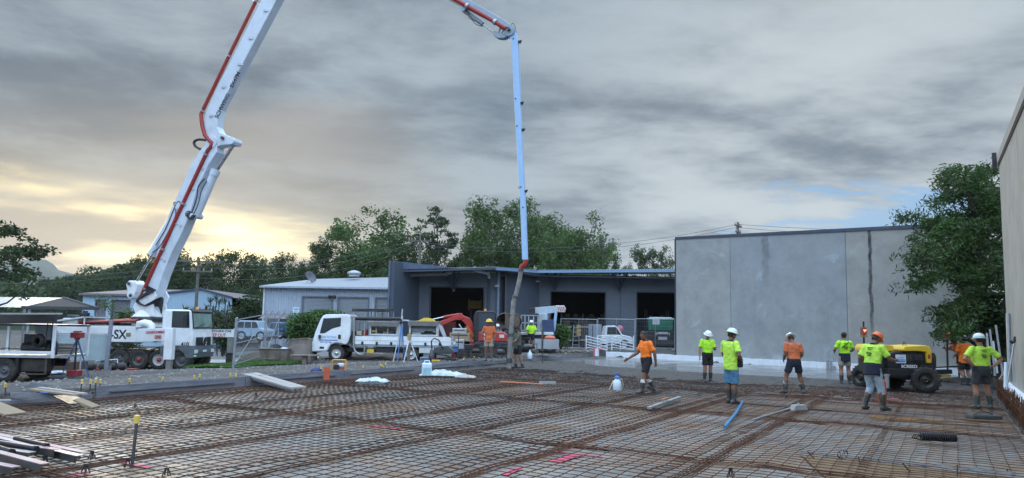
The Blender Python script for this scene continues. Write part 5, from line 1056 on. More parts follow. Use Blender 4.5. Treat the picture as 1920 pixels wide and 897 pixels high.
Pa=Vector((XatY(279,YP+1.25),YP+1.25,0));Pb=Vector((XatY(957,31.4),31.4,0));bdv=(Pb-Pa).normalized();bn=Vector((bdv.y,-bdv.x,0));bn=bn if bn.y<0 else-bn
def bp(px,py,off=0.0):
 r=ray(px,py);o=Vector((0,0,HC));q=Pa+bn*off;t=(q-o).dot(bn)/r.dot(bn);return o+r*t-c0
def plate(name,pts,h0,h1,m,par=PT,bev=.03,label=None):
 b=MB();plane_prism(b,[bp(*p)for p in pts],bn,h0,h1);return fixn(b.build(name,m,par,bev,label))
for sg in(-1,1):plate('turret_bracket',[(268,594),(262,575),(272,560),(283,548),(300,545),(306,556),(300,570),(303,594)],sg*.42-.04,sg*.42+.04,white)
plate('ram_bracket',[(244,534),(249,527),(262,527),(267,534),(263,548),(257,560),(250,562),(245,556),(247,547)],-.3,.3,white,bev=.06)
s1=plate('boom_section',[(280,562),(296,562),(304,545),(312,519),(329,477),(350,436),(364,402),(378,354),(398,312),(414,288),(412,268),(398,268),(384,283),(366,312),(347,354),(325,402),(313,436),(302,477),(291,519),(280,545)],-.30,.30,whiteb,label='lowest boom section')
s2=plate('boom_section',[(387,238),(392,215),(411,171),(455,85),(498,0),(574,-150),(606,-150),(526.5,0),(441,161),(417,207),(413,240),(418,251),(446,262),(444,273),(420,275),(405,282),(396,276),(394,262)],-.26,.26,whiteb,label='second boom section with black lettering')
s3=plate('boom_section',[(590,-170),(600,-128),(842,0),(870,15),(924,42),(945,60),(957,64),(961,52),(953,44),(944,38),(878,0),(640,-137)],-.17,.17,mat('shaded_boom_paint',(.30,.38,.46),.4,dirt=(.2,.22,.25)),label='slimmer third boom section in shade')  # darker copy of the boom paint, shade put into the colour
s4=plate('boom_section',[(953,66),(954,56),(962,52),(970,66),(972,80),(976.5,190),(981,300),(985,370),(989.5,488),(980,488),(976,370),(971,300),(965,190),(959.7,80)],-.12,.12,mat('blue_lit_boom_paint',(.34,.52,.76),.4,var=.05),label='last boom section hanging down over the slab')  # blue light falling on this section is put into its colour
def bcyl(name,p,q,r,m,off=0.0,par=PT,r1=None,n=14):b=MB();b.cyl(bp(*p,off),bp(*q,off),r,r1,n);return b.build(name,m,par)
def bball(b,p,r,off=0):b.ball(bp(*p,off),r,12,8)
def disc(p,r,h,m=whiteb,par=PT,name='pivot'):b=MB();q=bp(*p);b.cyl(q-bn*h,q+bn*h,r,n=20);return b.build(name,m,par,.01)
disc((288,556),.34,.36);disc((404,270),.33,.33);disc((441,267),.17,.32);disc((368,405),.15,.36);disc((341,388),.18,.33);disc((255,555),.16,.34,par=PT);disc((252,533),.14,.34);disc((957,60),.26,.21,MATS['shaded_boom_paint']);disc((871,20),.12,.22,MATS['shaded_boom_paint'])
for p in((288,556),(404,270),(255,555),(252,533),(425,262),(957,60)):disc(p,.08,.40,dsteel,name='pin')
for off in(.0,):bcyl('ram_barrel',(286,478),(338,390),.27,whiteb,off);bcyl('ram_rod',(251,538),(287,476),.06,chrome,.16);bcyl('ram_rod',(251,538),(287,476),.06,chrome,-.12)
bcyl('ram_barrel',(368,405),(402,326),.21,whiteb,.05);bcyl('ram_rod',(402,326),(440,268),.095,chrome,.05);bcyl('ram_collar',(401,329),(405,319),.24,whiteb,.05)
bcyl('ram_barrel',(871,21),(905,46),.10,MATS['shaded_boom_paint'],.0);bcyl('ram_rod',(905,46),(929,64),.035,chrome)
gb=MATS['shaded_boom_paint'];plate('link_arm',[(925,61),(930,60),(942,66),(955,62),(957,68),(946,74),(934,73),(927,68)],-.15,-.08,gb,bev=.01);plate('link_arm',[(925,61),(930,60),(942,66),(955,62),(957,68),(946,74),(934,73),(927,68)],.08,.15,gb,bev=.01);bcyl('link_rod',(935,62),(939,50),.04,gb,.1);bcyl('link_rod',(940,63),(946,55),.04,gb,.1)
def bpipe(name,pts,r,m,off=.34,n=10):b=MB();b.tube([bp(*p,off)for p in pts],r,n);return b.build(name,m,PT)
bpipe('delivery_pipe',[(276,566),(270,562),(266,554),(268,548),(330,410),(389,283)],.10,redp);bpipe('delivery_pipe',[(389,283),(395,276),(397,268),(391,262),(384,254),(380,240),(378,228),(377,214)],.10,redp);bpipe('delivery_pipe',[(377,214),(430,104),(481,0),(556,-150)],.095,redp,.2);bpipe('delivery_pipe',[(600,-140),(855,0),(925,40),(948,54)],.10,redp,.24);b=MB()
for off_pts in(((268,548),(330,410)),):pass
def collar(px,py,qx,qy,off,r=.14):bcyl('pipe_clamp',(px,py),(qx,qy),r,galv,off,n=12)
for f in(.02,.30,.62,.97):x,y=268+(389-268)*f,548+(283-548)*f;collar(x,y,x+1.4,y-3,.34)
for f in(.02,.5,.98):x,y=377+(481-377)*f,214-214*f;collar(x,y,x+1.4,y-3,.2,.16)
collar(874,11,878,13,.24,.14);collar(926,40.5,930,43,.24,.14)
def stand(p,q,off=.2):b=MB();b.cyl(bp(*p,off),bp(*q,.22),.035,n=8);b.box(bp(*q,.27),(.3,.06,.12));b.build('pipe_bracket',galv,PT)
stand((382,213),(398,217));stand((436,107),(451,121));stand((484,9),(500,20));stand((408,161),(421,163));stand((459,66),(472,72));stand((328,420),(342,424),.34);stand((357,352),(366,356),.34);stand((300,484),(312,490),.34);stand((374,313),(384,318),.34)
def bhose(pts,r=.025,off=.36):
 P=[bp(*p,off)for p in pts];Q=[]
 for i in range(len(P)-1):
  a=P[max(0,i-1)];b_=P[i];c=P[i+1];d=P[min(len(P)-1,i+2)]
  for k in range(5):u=k/5;Q.append(.5*((2*b_)+(c-a)*u+(2*a-5*b_+4*c-d)*u*u+(3*b_-3*c+d-a)*u**3))
 Q.append(P[-1]);m=MB();m.tube(Q,r,6);m.build('hydraulic_hose',blk,PT)
bhose([(389,278),(380,281),(368,276),(364,267),(372,262),(385,263),(394,268)],.07,.2)
for k in range(9):bhose([(276+k*2,536+k),(264-k,552+1.5*k),(262+k,568+k*.6),(278,578-k),(296+k,574-2*k),(303,588-k)],.035,.30+.03*k)
bhose([(384,335),(372,350),(369,370),(362,392),(354,410),(350,400)],.028,.33);bhose([(388,340),(378,358),(373,378),(366,396),(358,412)],.025,.34)
for k in range(5):bhose([(364-k*3,400-k),(352+k,396+4*k),(348+2*k,404+k*2),(360,412-k*2),(367-k,404)],.02,.36)
bhose([(338,387),(326,380),(330,400),(318,430),(300,462),(286,474)],.028,.3);bhose([(341,384),(334,378),(326,392),(310,430),(292,460)],.022,.33);bhose([(874,20),(880,34),(892,40),(900,44)],.02,.2);bhose([(953,56),(961,44),(966,52),(967,66)],.015,.0);bhose([(878,24),(890,44),(905,50)],.018,.15)
for p in((964,75),(968,187),(970.5,238),(978,352),(982,390)):disc(p,.035,.13,blk,name='bolt')
for p in((974,79),(977.5,194),(980,244),(976,352),(985,359),(977,470)):b=MB();q=bp(*p);b.box(q,(.16,.12,.10));b.cyl(q+Vector((0,-.06,0)),q+Vector((.1,-.1,.03)),.04,n=8);b.build('fitting',blkm,PT)
text('lettering','SCHWING',.33,txtb,s2,bp(417,199,.268),bp(436,160)-bp(417,197),bn.cross(bp(436,160)-bp(417,197))*1,xs=.9);text('lettering','SX47M',.33,txtb,s2,bp(441,150,.268),bp(458,112)-bp(438,152),bn.cross(bp(436,160)-bp(417,197)),xs=.92)
bpipe('elbow',[(984,484),(986,491),(984,496),(979,499),(977,504)],.11,redp,0)
hs=[(977,503),(975,520),(969.5,545),(966.5,556),(963,566),(961,590),(959,612),(957,640),(955.5,660),(954.5,691)]
b=MB();b.tube([bp(*p)for p in hs],[.095,.10,.105,.10,.11,.10,.10,.11,.10,.095],12);b.build('placing_hose',hose,PT)
for p,q in(((976.6,505),(976,509)),((966.8,555),(965.8,559)),((958,626),(957.8,631)),((955,672),(954.9,680))):bcyl('hose_clamp',p,q,.13,dsteel)
# -------- flatbed truck with toolboxes
YI=36.0;zi=atY(620,678,YI).z;ci=Vector((XatY(700,YI),YI+1.0,zi));FT=thing('flatbed_truck','white flatbed truck loaded with toolboxes, facing left','truck',tuple(ci))
def li(px,py,Y=YI):return atY(px,py,Y)-ci
IX=lambda px:li(px,640).x
IZ=lambda py:li(700,py).z
yn=-1.0;yf=1.0
b=MB();b.prism([(IX(584.5),IZ(657)),(IX(587),IZ(638)),(IX(590),IZ(625)),(IX(598),IZ(603)),(IX(603),IZ(594)),(IX(609),IZ(591.5)),(IX(648),IZ(590.5)),(IX(654),IZ(594)),(IX(656.5),IZ(604)),(IX(656.5),IZ(630)),(IX(652),IZ(644)),(IX(648),IZ(648)),(IX(640),IZ(645.5)),(IX(628),IZ(645)),(IX(620),IZ(648)),(IX(614),IZ(660)),(IX(585),IZ(662))],yn,yf);fixn(b.build('cab',white,FT,.05))
b=MB();b.prism([(IX(599),IZ(645)),(IX(597.5),IZ(628)),(IX(604),IZ(597)),(IX(640),IZ(595)),(IX(640.5),IZ(642)),(IX(622),IZ(643.5)),(IX(617),IZ(650)),(IX(612),IZ(659)),(IX(599),IZ(659))],yn-.018,yn-.003);dr=fixn(b.build('door',white,FT,.008))
b=MB();b.prism([(IX(599),IZ(627)),(IX(605),IZ(599)),(IX(638),IZ(597)),(IX(638),IZ(613)),(IX(622),IZ(618)),(IX(608),IZ(627))],yn-.024,yn-.0195);fixn(b.build('window',glass,dr));b=MB();b.bb(IX(634),IX(639),yn-.05,yn-.02,IZ(637),IZ(629));b.build('handle',blk,dr,.01);b=MB();b.bb(IX(598),IX(602),yn-.18,yn-.02,IZ(637),IZ(630));b.build('mirror',blk,dr,.02)
b=MB();b.bb(IX(598),IX(633),yn-.024,yn-.0195,IZ(640.5),IZ(638.6));b.build('stripe',txtbl,dr);text('lettering','CONCRETING',.17,mat('pale_blue_lettering',(.2,.4,.62),.6),dr,(IX(614),yn-.02,IZ(634)),(1,0,0),(0,0,1),xs=.8);text('lettering','0417 525 386',.11,txtbl,dr,(IX(611),yn-.02,IZ(643.5)),(1,0,0),(0,0,1),xs=.9);b=MB();b.bb(IX(600),IX(608),yn-.024,yn-.0195,IZ(656),IZ(652));b.build('badge',txtb,dr)
b=MB();b.prism([(IX(588.5),IZ(627)),(IX(597),IZ(604)),(IX(602.5),IZ(595)),(IX(601.5),IZ(594.5)),(IX(595.5),IZ(603)),(IX(587),IZ(627))],yn+.06,yf-.06);fixn(b.build('windscreen',glass,FT));b=MB();b.bb(IX(580.5),IX(585),yn-.02,yf+.02,IZ(664),IZ(655));b.build('bumper',mat('grey_bumper',(.32,.34,.37),.5),FT,.02)
for y_ in(yn+.02,yf-.35):b=MB();b.bb(IX(584.5),IX(587),y_,y_+.33,IZ(650),IZ(643));b.build('headlight',lampm,FT,.01)
b=MB();b.tube([(IX(585),yn+.0,IZ(652)),(IX(580),yn-.15,IZ(650)),(IX(579),yn-.2,IZ(640)),(IX(583),yn-.2,IZ(637))],.03,6);b.build('mirror_arm',galv,FT)
b=MB();b.bb(IX(608),IX(850),-.42,-.32,IZ(662),IZ(655));b.bb(IX(608),IX(850),.32,.42,IZ(662),IZ(655));b.build('chassis',blkm,FT)
b=MB();b.bb(IX(658),IX(664),-.9,.9,IZ(650),IZ(622));b.build('air_box',blkm,FT,.02)
for px in(631,771):
 for s in(-1,1):
  o=wheel(FT,(IX(px),s*.83,.40),.40,.26,rimw,chrome);
  if s>0:o.rotation_euler=(0,0,PI)
 b=MB();b.cyl((IX(px),-.7,.4),(IX(px),.7,.4),.07,n=8);b.build('axle',blkm,FT)
for x0_,x1_ in((666,749),(757,846)):
 b=MB();b.bb(IX(x0_),IX(x1_),yn-.06,yn-.02,IZ(646),IZ(631));b.build('drop_side',white,FT,.008);b=MB();b.bb(IX(x0_),IX(x1_),yn-.075,yn-.062,IZ(639.2),IZ(638));b.build('side_rib',cream,FT)
 for k in range(3):px=x0_+12+k*27;b=MB();b.bb(IX(px),IX(px+4),yn-.09,yn-.062,IZ(647),IZ(641));b.build('latch',blk,FT)
b=MB();b.bb(IX(664),IX(848),yn,yf,IZ(650),IZ(646.5));b.build('tray',galv,FT);b=MB();b.bb(IX(664),IX(848),yf+.02,yf+.05,IZ(646),IZ(631));b.build('drop_side',white,FT)
for px in(663.5,753,848.5):b=MB();b.bb(IX(px-1.5),IX(px+1.5),yn-.06,yn+.02,IZ(648),IZ(626 if px!=753 else 592));b.build('post',galv,FT)
b=MB();b.tube([(IX(664),yn-.1,IZ(598)),(IX(664),yn-.1,IZ(650)),(IX(667),yn-.1,IZ(659)),(IX(675),yn-.1,IZ(665)),(IX(685),yn-.1,IZ(665)),(IX(685),yn-.1,IZ(648))],.045,8);b.build('rope_rail',alum,FT)
b=MB();b.bb(IX(688),IX(701),yn+.05,yn+.4,IZ(662),IZ(655));b.build('side_locker',yel,FT,.01);b=MB();b.bb(IX(704),IX(738),yn+.1,yn+.6,IZ(661),IZ(650.5));b.build('toolbox',blk,FT,.01);b=MB();b.bb(IX(786),IX(814),yn+.02,yn+.5,IZ(661),IZ(650));b.build('toolbox',cream,FT,.02)
b=MB();b.bb(IX(692),IX(745),yn+.05,yn+.7,IZ(629),IZ(626));b.bb(IX(692),IX(745),yn+.68,yn+.72,IZ(626),IZ(604));b.bb(IX(692),IX(694.5),yn+.05,yn+.7,IZ(626),IZ(604));b.bb(IX(742.5),IX(745),yn+.05,yn+.7,IZ(626),IZ(604));cn=b.build('canopy',cream,FT);b=MB();b.prism([(IX(689),IZ(604)),(IX(748),IZ(604)),(IX(746),IZ(612)),(IX(691),IZ(612))],yn-.12,yn-.09);fixn(b.build('canopy_lid',mat('lid_underside',(.16,.15,.14),.5),cn));b=MB();b.bb(IX(688),IX(749),yn-.12,yn+.72,IZ(603.8),IZ(602.6));b.build('canopy_top',galv,cn)
b=MB();b.bb(IX(766),IX(820),yn+.05,yn+.7,IZ(629),IZ(626));b.bb(IX(766),IX(820),yn+.68,yn+.72,IZ(626),IZ(604));b.bb(IX(766),IX(769),yn+.05,yn+.7,IZ(626),IZ(604));b.bb(IX(817),IX(820),yn+.05,yn+.7,IZ(626),IZ(604));cn=b.build('canopy',cream,FT);b=MB();b.bb(IX(769),IX(817),yn+.3,yn+.34,IZ(622),IZ(613));b.build('shelf',mat('shelf_grey',(.3,.33,.36),.5),cn);b=MB();b.prism([(IX(764),IZ(602)),(IX(822),IZ(602)),(IX(820),IZ(610)),(IX(765),IZ(610))],yn-.12,yn-.09);fixn(b.build('canopy_lid',MATS['lid_underside'],cn));b=MB();b.bb(IX(763),IX(823),yn-.12,yn+.72,IZ(601.8),IZ(600.6));b.build('canopy_top',galv,cn)
b=MB();b.cyl((IX(665),yn+.0,IZ(598)),(IX(752),yn+.0,IZ(597.4)),.09,n=12);b.build('rolled_awning',blk,FT);b=MB();b.cyl((IX(660),yn+1.9,IZ(600)),(IX(756),yn+1.9,IZ(600)),.04,n=8);b.build('rack_rail',galv,FT)
b=MB();b.bb(IX(656),IX(727),yn+.2,yf-.1,IZ(580.8),IZ(579));b.bb(IX(656),IX(727),yn+.17,yn+.22,IZ(584.5),IZ(581));b.build('rack_roof',blkm,FT,.01)
for px in(659,681,703,725):
 for y_ in(yn+.25,yf-.15):b=MB();b.bb(IX(px)-.025,IX(px)+.025,y_-.025,y_+.025,IZ(630),IZ(581));b.build('rack_post',galv,FT)
bk=pbox('battery_tool_case','yellow power tool case sitting in the open toolbox of the flatbed','tool case',694,619,707,629,YI+.25,.35,yel);b=MB();b.bb(.06,.28,-.02,.0,.06,.16);b.build('front_panel',blk,bk)
for i,(px0,px1,py0,m_,lb)in enumerate(((709,716,621,blk,'black tool bag right of the yellow case'),(718,726,622,wood,'small timber coloured box in the flatbed toolbox'),(728,738,620,dsteel,'dark steel tool lying in the flatbed toolbox'),(668,678,621,mat('cream_bucket',(.5,.45,.35),.6),'cream bucket behind the flatbed headboard'),(680,688,619,redp,'red container beside the cream bucket'),(772,790,621,galv,'grey tools in the rear canopy'),(795,812,620,blk,'black case in the rear canopy'))):
 o=pbox('tool_box',lb,'tool box',px0,py0,px1,629.5,YI+.3,.3,m_,grp='tools on the flatbed');b=MB();w_=o.dimensions.x;b.tube([(w_*.25,.15,o.dimensions.z),(w_*.3,.15,o.dimensions.z+.06),(w_*.7,.15,o.dimensions.z+.06),(w_*.75,.15,o.dimensions.z)],.012,5);b.build('handle',blk,o)
q=li(800,604);t2=thing('yellow_machine','yellow wedge shaped machine standing on the rear canopy of the flatbed','machine',tuple(ci+Vector((IX(775),-.6,IZ(600.4)))));b=MB();b.prism([(0,0),(1.0,0),(.85,.12),(.6,.16),(.45,.15),(.2,.02)],0,.6);fixn(b.build('body',yel,t2,.02));b=MB()
for x_ in(.5,.72):b.cyl((x_,.3,.1),(x_+.03,.3,.34),.012,n=6);b.ball((x_+.03,.3,.36),.03)
b.build('levers',blk,t2)
# -------- service vehicle at the left edge
YS=23.0;zs_=atY(10,719,YS).z;cs_=Vector((XatY(40,YS),YS+.95,zs_));SV=thing('service_ute','service truck tray with raised canopy lid at the left edge','truck',tuple(cs_))
def ls(px,py,Y=YS):return atY(px,py,Y)-cs_
SX=lambda px:ls(px,660).x
SZ=lambda py:ls(40,py).z
yn=-.95;yf=.95
o=wheel(SV,(SX(8),-.80,.40),.40,.28,rimd,None,28);o=wheel(SV,(SX(8),.80,.40),.40,.28,rimd,None,28);o.rotation_euler=(0,0,PI)
b=MB();b.bb(SX(-90),SX(97),yn,yf,SZ(671),SZ(666.5));b.build('tray',galv,SV);b=MB();b.bb(SX(-90),SX(98),yn-.04,yn-.003,SZ(664),SZ(658));b.build('tray_side',white,SV,.005)
b=MB();b.bb(SX(-90),SX(80),-.4,-.3,SZ(690),SZ(675));b.bb(SX(-90),SX(80),.3,.4,SZ(690),SZ(675));b.bb(SX(35),SX(80),-.8,-.45,SZ(697),SZ(674));b.bb(SX(28),SX(34),-.9,.9,SZ(700),SZ(672));b.build('chassis',blkm,SV)
b=MB();b.bb(SX(36),SX(84),-.85,-.80,SZ(703),SZ(700.5));b.bb(SX(82),SX(85),-.85,-.8,SZ(703),SZ(668));b.build('under_rail',dsteel,SV);b=MB();b.cyl((SX(50),-.5,SZ(683)),(SX(75),-.5,SZ(683)),.17,n=14);b.build('air_tank',blkm,SV)
for px in(-1,15):pass
b=MB();b.bb(SX(10),SX(14.5),yn,yn+.08,SZ(658),SZ(612));b.build('canopy_post',white,SV,.005)
b=MB();b.bb(SX(96),SX(101),yn-.01,yn+.06,SZ(671),SZ(608));b.build('canopy_post',white,SV,.005);b=MB();b.bb(SX(96),SX(101),yf-.06,yf,SZ(671),SZ(608));b.build('canopy_post',white,SV,.005)
b=MB();b.bb(SX(-90),SX(101),yn+.0,yn+.05,SZ(654.5),SZ(652.5));b.bb(SX(-90),SX(101),yf-.05,yf,SZ(612),SZ(609));b.build('canopy_rail',blkm,SV)
b=MB();b.bb(SX(-90),SX(103),yn-.02,yf,SZ(608.7),SZ(607.5));b.build('canopy_roof',galv,SV)
b=MB();plane_prism(b,[ls(-90,607,23.0),ls(98,607,23.0),ls(117,590,22.2),ls(-90,589,22.2)],(0,-.3,.95),0,.02);fixn(b.build('canopy_lid',mat('lid_under_dark',(.10,.10,.11),.4,dirt=(.2,.18,.16)),SV));b=MB();b.bar(ls(-90,588.5,22.2),ls(117,588.5,22.2),.05,.05);b.build('lid_edge',alum,SV)
b=MB();b.cyl((SX(80),yn+.1,SZ(650)),ls(90,605,22.9),.015,n=6);b.cyl((SX(92),yn+.05,SZ(640)),ls(100,598,22.6),.012,n=6);b.build('gas_strut',blkm,SV)
t2=thing('compressor','black engine driven compressor inside the open canopy','compressor',tuple(cs_+Vector((SX(20),-.55,SZ(666)))));b=MB();b.cyl((0,.2,.22),(.75,.2,.22),.16,n=16);b.build('tank',blkm,t2);b=MB();b.box((.25,.2,.52),(.34,.3,.28));b.lathe([(.16,-.02),(.18,.0),(.18,.03)],(.62,.0,.5),20,'Y');b.build('engine',blk,t2,.02);b=MB();b.lathe([(.10,-.05),(.2,-.03),(.2,.0),(.05,.02)],(.63,-.08,.45),20,'Y');b.build('pulley_guard',dsteel,t2)
t2=thing('hose_reel','upright hose reel and fittings at the right end of the canopy','hose reel',tuple(cs_+Vector((SX(62),-.6,SZ(666)))));b=MB();b.tube([(.2+.17*math.cos(a),.1+.02*a/6,.3+.17*math.sin(a))for a in np.linspace(0,25,90)],.022,6);b.build('hose',blk,t2);b=MB();b.lathe([(.2,-.02),(.21,0),(.2,.02)],(.2,.25,.3),18,'Y');b.bb(.16,.24,.1,.2,0,.3);b.build('stand',blkm,t2)
t2=thing('gas_bottle','small dark cylinder at the right post of the canopy','cylinder',tuple(cs_+Vector((SX(89),-.6,SZ(666)))));b=MB();b.lathe([(.08,0),(.085,.03),(.085,.35),(.06,.42),(.02,.44),(.02,.5)],(0,0,0),14);b.build('bottle',blk,t2);b=MB();b.box((0,0,.53),(.08,.03,.04));b.build('valve',galv,t2)
t2=thing('timber_stack','bundle of timber offcuts stacked in the middle of the canopy','timber',tuple(cs_+Vector((SX(46),.1,SZ(666)))))
for k in range(7):b=MB();b.bb(.05*(k%3),.9,.1*(k%4),.1*(k%4)+.08,.05*k,.05*k+.04);b.build('length',wood,t2)
# -------- excavator
YE=37.0;ze_=atY(880,675,YE).z;ce=Vector((XatY(905,YE),YE+.9,ze_));EX=thing('excavator','red and black mini excavator parked nose left behind the formwork','excavator',tuple(ce))
def le(px,py,Y=YE):return atY(px,py,Y)-ce
EXx=lambda px:le(px,640).x
EZ=lambda py:le(900,py).z
trk=mat('rubber_track',(.025,.025,.024),.8,var=.3,dirt=(.12,.1,.08),damt=.6)
for s in(-1,1):
 b=MB();x0_,x1_=EXx(868),EXx(936);r_=.30;y0_=s*.72-.2;pts=[(x0_+r_*math.cos(a),r_+.0+r_*math.sin(a))for a in np.linspace(PI/2,3*PI/2,9)]+[(x1_+r_*math.cos(a),r_+r_*math.sin(a))for a in np.linspace(-PI/2,PI/2,9)]
 b.prism(pts,y0_,y0_+.4)
 for k in range(26):px=x0_+(x1_-x0_)*k/25;b.bb(px-.03,px+.03,y0_-.01,y0_+.41,2*r_,2*r_+.03)
 o=fixn(b.build('track',trk,EX))
 for k in range(5):b=MB();b.cyl((x0_+(x1_-x0_)*k/4,y0_-.02,r_),(x0_+(x1_-x0_)*k/4,y0_+.0,r_),.2 if k in(0,4)else .12,n=14);b.build('roller',dsteel,o)
b=MB();b.bb(EXx(885),EXx(925),-.5,.5,.35,.75);b.cyl((EXx(905),0,.75),(EXx(905),0,.85),.5,n=24);b.build('undercarriage',dsteel,EX)
b=MB();b.prism([(EXx(889),EZ(657)),(EXx(950),EZ(658)),(EXx(956),EZ(650)),(EXx(955),EZ(641)),(EXx(889),EZ(641))],-.85,.85);fixn(b.build('counterweight',blk,EX,.05));b=MB();b.prism([(EXx(896),EZ(640.8)),(EXx(952),EZ(640.8)),(EXx(951),EZ(627)),(EXx(944),EZ(622)),(EXx(896),EZ(622))],-.84,.84);hd=fixn(b.build('engine_cover',exr,EX,.06))
b=MB();b.bb(EXx(907),EXx(918),-.852,-.843,EZ(638),EZ(625));b.bb(EXx(936),EXx(945),-.852,-.843,EZ(633),EZ(627));b.build('decal',mat('decal_white',(.6,.6,.6),.5),hd)
b=MB();cabp=[(EXx(888),EZ(641)),(EXx(887),EZ(600)),(EXx(890),EZ(585)),(EXx(894),EZ(583)),(EXx(926),EZ(583)),(EXx(929),EZ(587)),(EXx(929.5),EZ(622)),(EXx(928),EZ(641))];b.prism(cabp,-.82,.1);fixn(b.build('cab',blk,EX,.05));b=MB();b.bb(EXx(897),EXx(926),-.828,-.822,EZ(620),EZ(588));b.build('window',mat('tinted_glass',(.03,.05,.07),.08,spec=.9,coat=.5),EX,.0);b=MB();b.bb(EXx(887)-.012,EXx(887)-.004,-.72,0,EZ(625),EZ(590));b.build('window',glass,EX);b=MB();b.lathe([(.07,0),(.07,.08),(.02,.12)],(EXx(908),-.3,EZ(583)),12);b.build('beacon',MATS['amber_lens'],EX)
def ebeam(name,pts,wd,m,y0):b=MB();b.prism([(le(*p).x,le(*p).z)for p in pts],y0-wd/2,y0+wd/2);return fixn(b.build(name,m,EX,.03))
ebeam('boom',[(886,628),(884,606),(878,596),(862,590),(850,592),(822,602),(819,608),(826,610),(850,600),(862,600),(872,610),(880,630)],.28,exr,.35);ebeam('boom_knuckle',[(856,594),(860,586),(864,588),(868,596),(862,600)],.34,exr,.35)
ebeam('dipper_arm',[(818,606),(824,608),(828,618),(836,640),(830,641),(820,618)],.2,mat('silver_arm',(.45,.48,.5),.5),.35);ebeam('bucket',[(826,640),(840,638),(846,648),(840,662),(826,664),(822,652)],.7,dsteel,.35)
def ecyl(name,p,q,r,m,y0):b=MB();P,Q=le(*p),le(*q);b.cyl((P.x,y0,P.z),(Q.x,y0,Q.z),r,n=10);b.build(name,m,EX)
ecyl('ram_barrel',(858,589),(828,594),.07,exr,.35);ecyl('ram_rod',(828,594),(803,599.5),.035,chrome,.35);ecyl('ram_barrel',(868,624),(882,638),.09,mat('bright_orange',(.6,.12,.02),.5),.1);ecyl('ram_rod',(858,608),(868,624),.04,chrome,.1);ecyl('ram_barrel',(872,612),(886,632),.10,MATS['bright_orange'],-.05)
b=MB();b.bb(EXx(853),EXx(858),-.9,.9,.1,.5);b.bb(EXx(858),EXx(875),-.5,-.4,.2,.3);b.bb(EXx(858),EXx(875),.4,.5,.2,.3);b.build('blade',exr,EX)
# -------- cars and far vehicles
def car(px0,px1,pyt,pyb,Y,label,body,kind,face=1,name='parked_car',extra=None):
 """side-on car: profile fitted between pixel columns; face=+1 nose to the right"""
 z0=atY((px0+px1)/2,pyb,Y).z;xa_,xb_=XatY(px0,Y),XatY(px1,Y);Ln=xb_-xa_;Hh=atY(px0,pyt,Y).z-z0;t=thing(name,label,'car' if kind!='ute' else 'ute',((xa_+xb_)/2,Y+.9,z0))
 P={'ute':[(-.5,.22),(-.5,.52),(-.49,.56),(-.16,.56),(-.13,.95),(-.10,.99),(.08,1.0),(.14,.96),(.26,.62),(.46,.54),(.495,.46),(.5,.24)],'wagon':[(-.5,.22),(-.5,.60),(-.46,.95),(-.42,1.0),(.12,1.0),(.17,.96),(.27,.64),(.46,.57),(.495,.48),(.5,.24)],'van':[(-.5,.2),(-.5,.9),(-.47,1),(.2,1),(.28,.94),(.4,.62),(.49,.55),(.5,.22)]}[kind]
 b=MB();b.prism([(x*face*Ln,z*Hh)for x,z in P],-.85,.85);fixn(b.build('body',body,t,.06));W_={'ute':[(-.10,.62),(-.09,.93),(.08,.94),(.12,.92),(.22,.62)],'wagon':[(-.46,.64),(-.43,.93),(.11,.94),(.14,.92),(.24,.64)],'van':[(.1,.6),(.1,.9),(.24,.9),(.36,.6)]}[kind]
 b=MB();b.prism([(x*face*Ln,z*Hh)for x,z in W_],-.862,-.852);fixn(b.build('window',glass,t))
 for x in((-.32,.30)if kind!='van' else(-.3,.3)):
  for s in(-1,1):
   o=wheel(t,(x*face*Ln,s*.75,.34),.34,.22,rimw)
   if s>0:o.rotation_euler=(0,0,PI)
 b=MB();b.bb(face*.487*Ln,face*.502*Ln,-.8,-.5,.42*Hh,.5*Hh);b.build('headlight',lampm,t);b=MB();b.bb(-face*.502*Ln,-face*.49*Ln,-.84,-.68,.40*Hh,.55*Hh);b.build('tail_light',tailm,t);b=MB();b.bb(-.02,.0,-.863,-.853,.28*Hh,.56*Hh);b.build('door_gap',blk,t)
 if kind=='wagon':b=MB();[b.bb(x*Ln,x*Ln+.05,-.866,-.863,.64*Hh,.93*Hh)for x in(-.25,-.02)];b.build('pillar',body,t)
 return t
car(1106,1187,610,655,49.5,'white ute parked behind the temporary fence',mat('white_car',(.66,.71,.76),.3,coat=.4,var=.04),'ute');t2=bpy.data.objects['parked_car'];
cb=mat('blue_white_van',(.35,.48,.62),.35,coat=.3);car(442,500,601,640,47.5,'pale blue van parked behind the site gate',cb,'wagon',1);car(496,530,604,636,50.5,'blue car half hidden behind the van near the shed door',mat('blue_car',(.07,.17,.36),.3,coat=.4),'wagon',-1)
b=MB();b.lathe([(.0,.28),(.2,.25),(.26,.1),(.26,0)],(0,0,0),16);o=b.build('round_lid',mat('dull_pink',(.45,.15,.2),.6));o.location=atY(1162,617,51.5);o.rotation_euler=(PI/2,0,0);tag(o,'dull pink round drum end behind the white ute','drum')
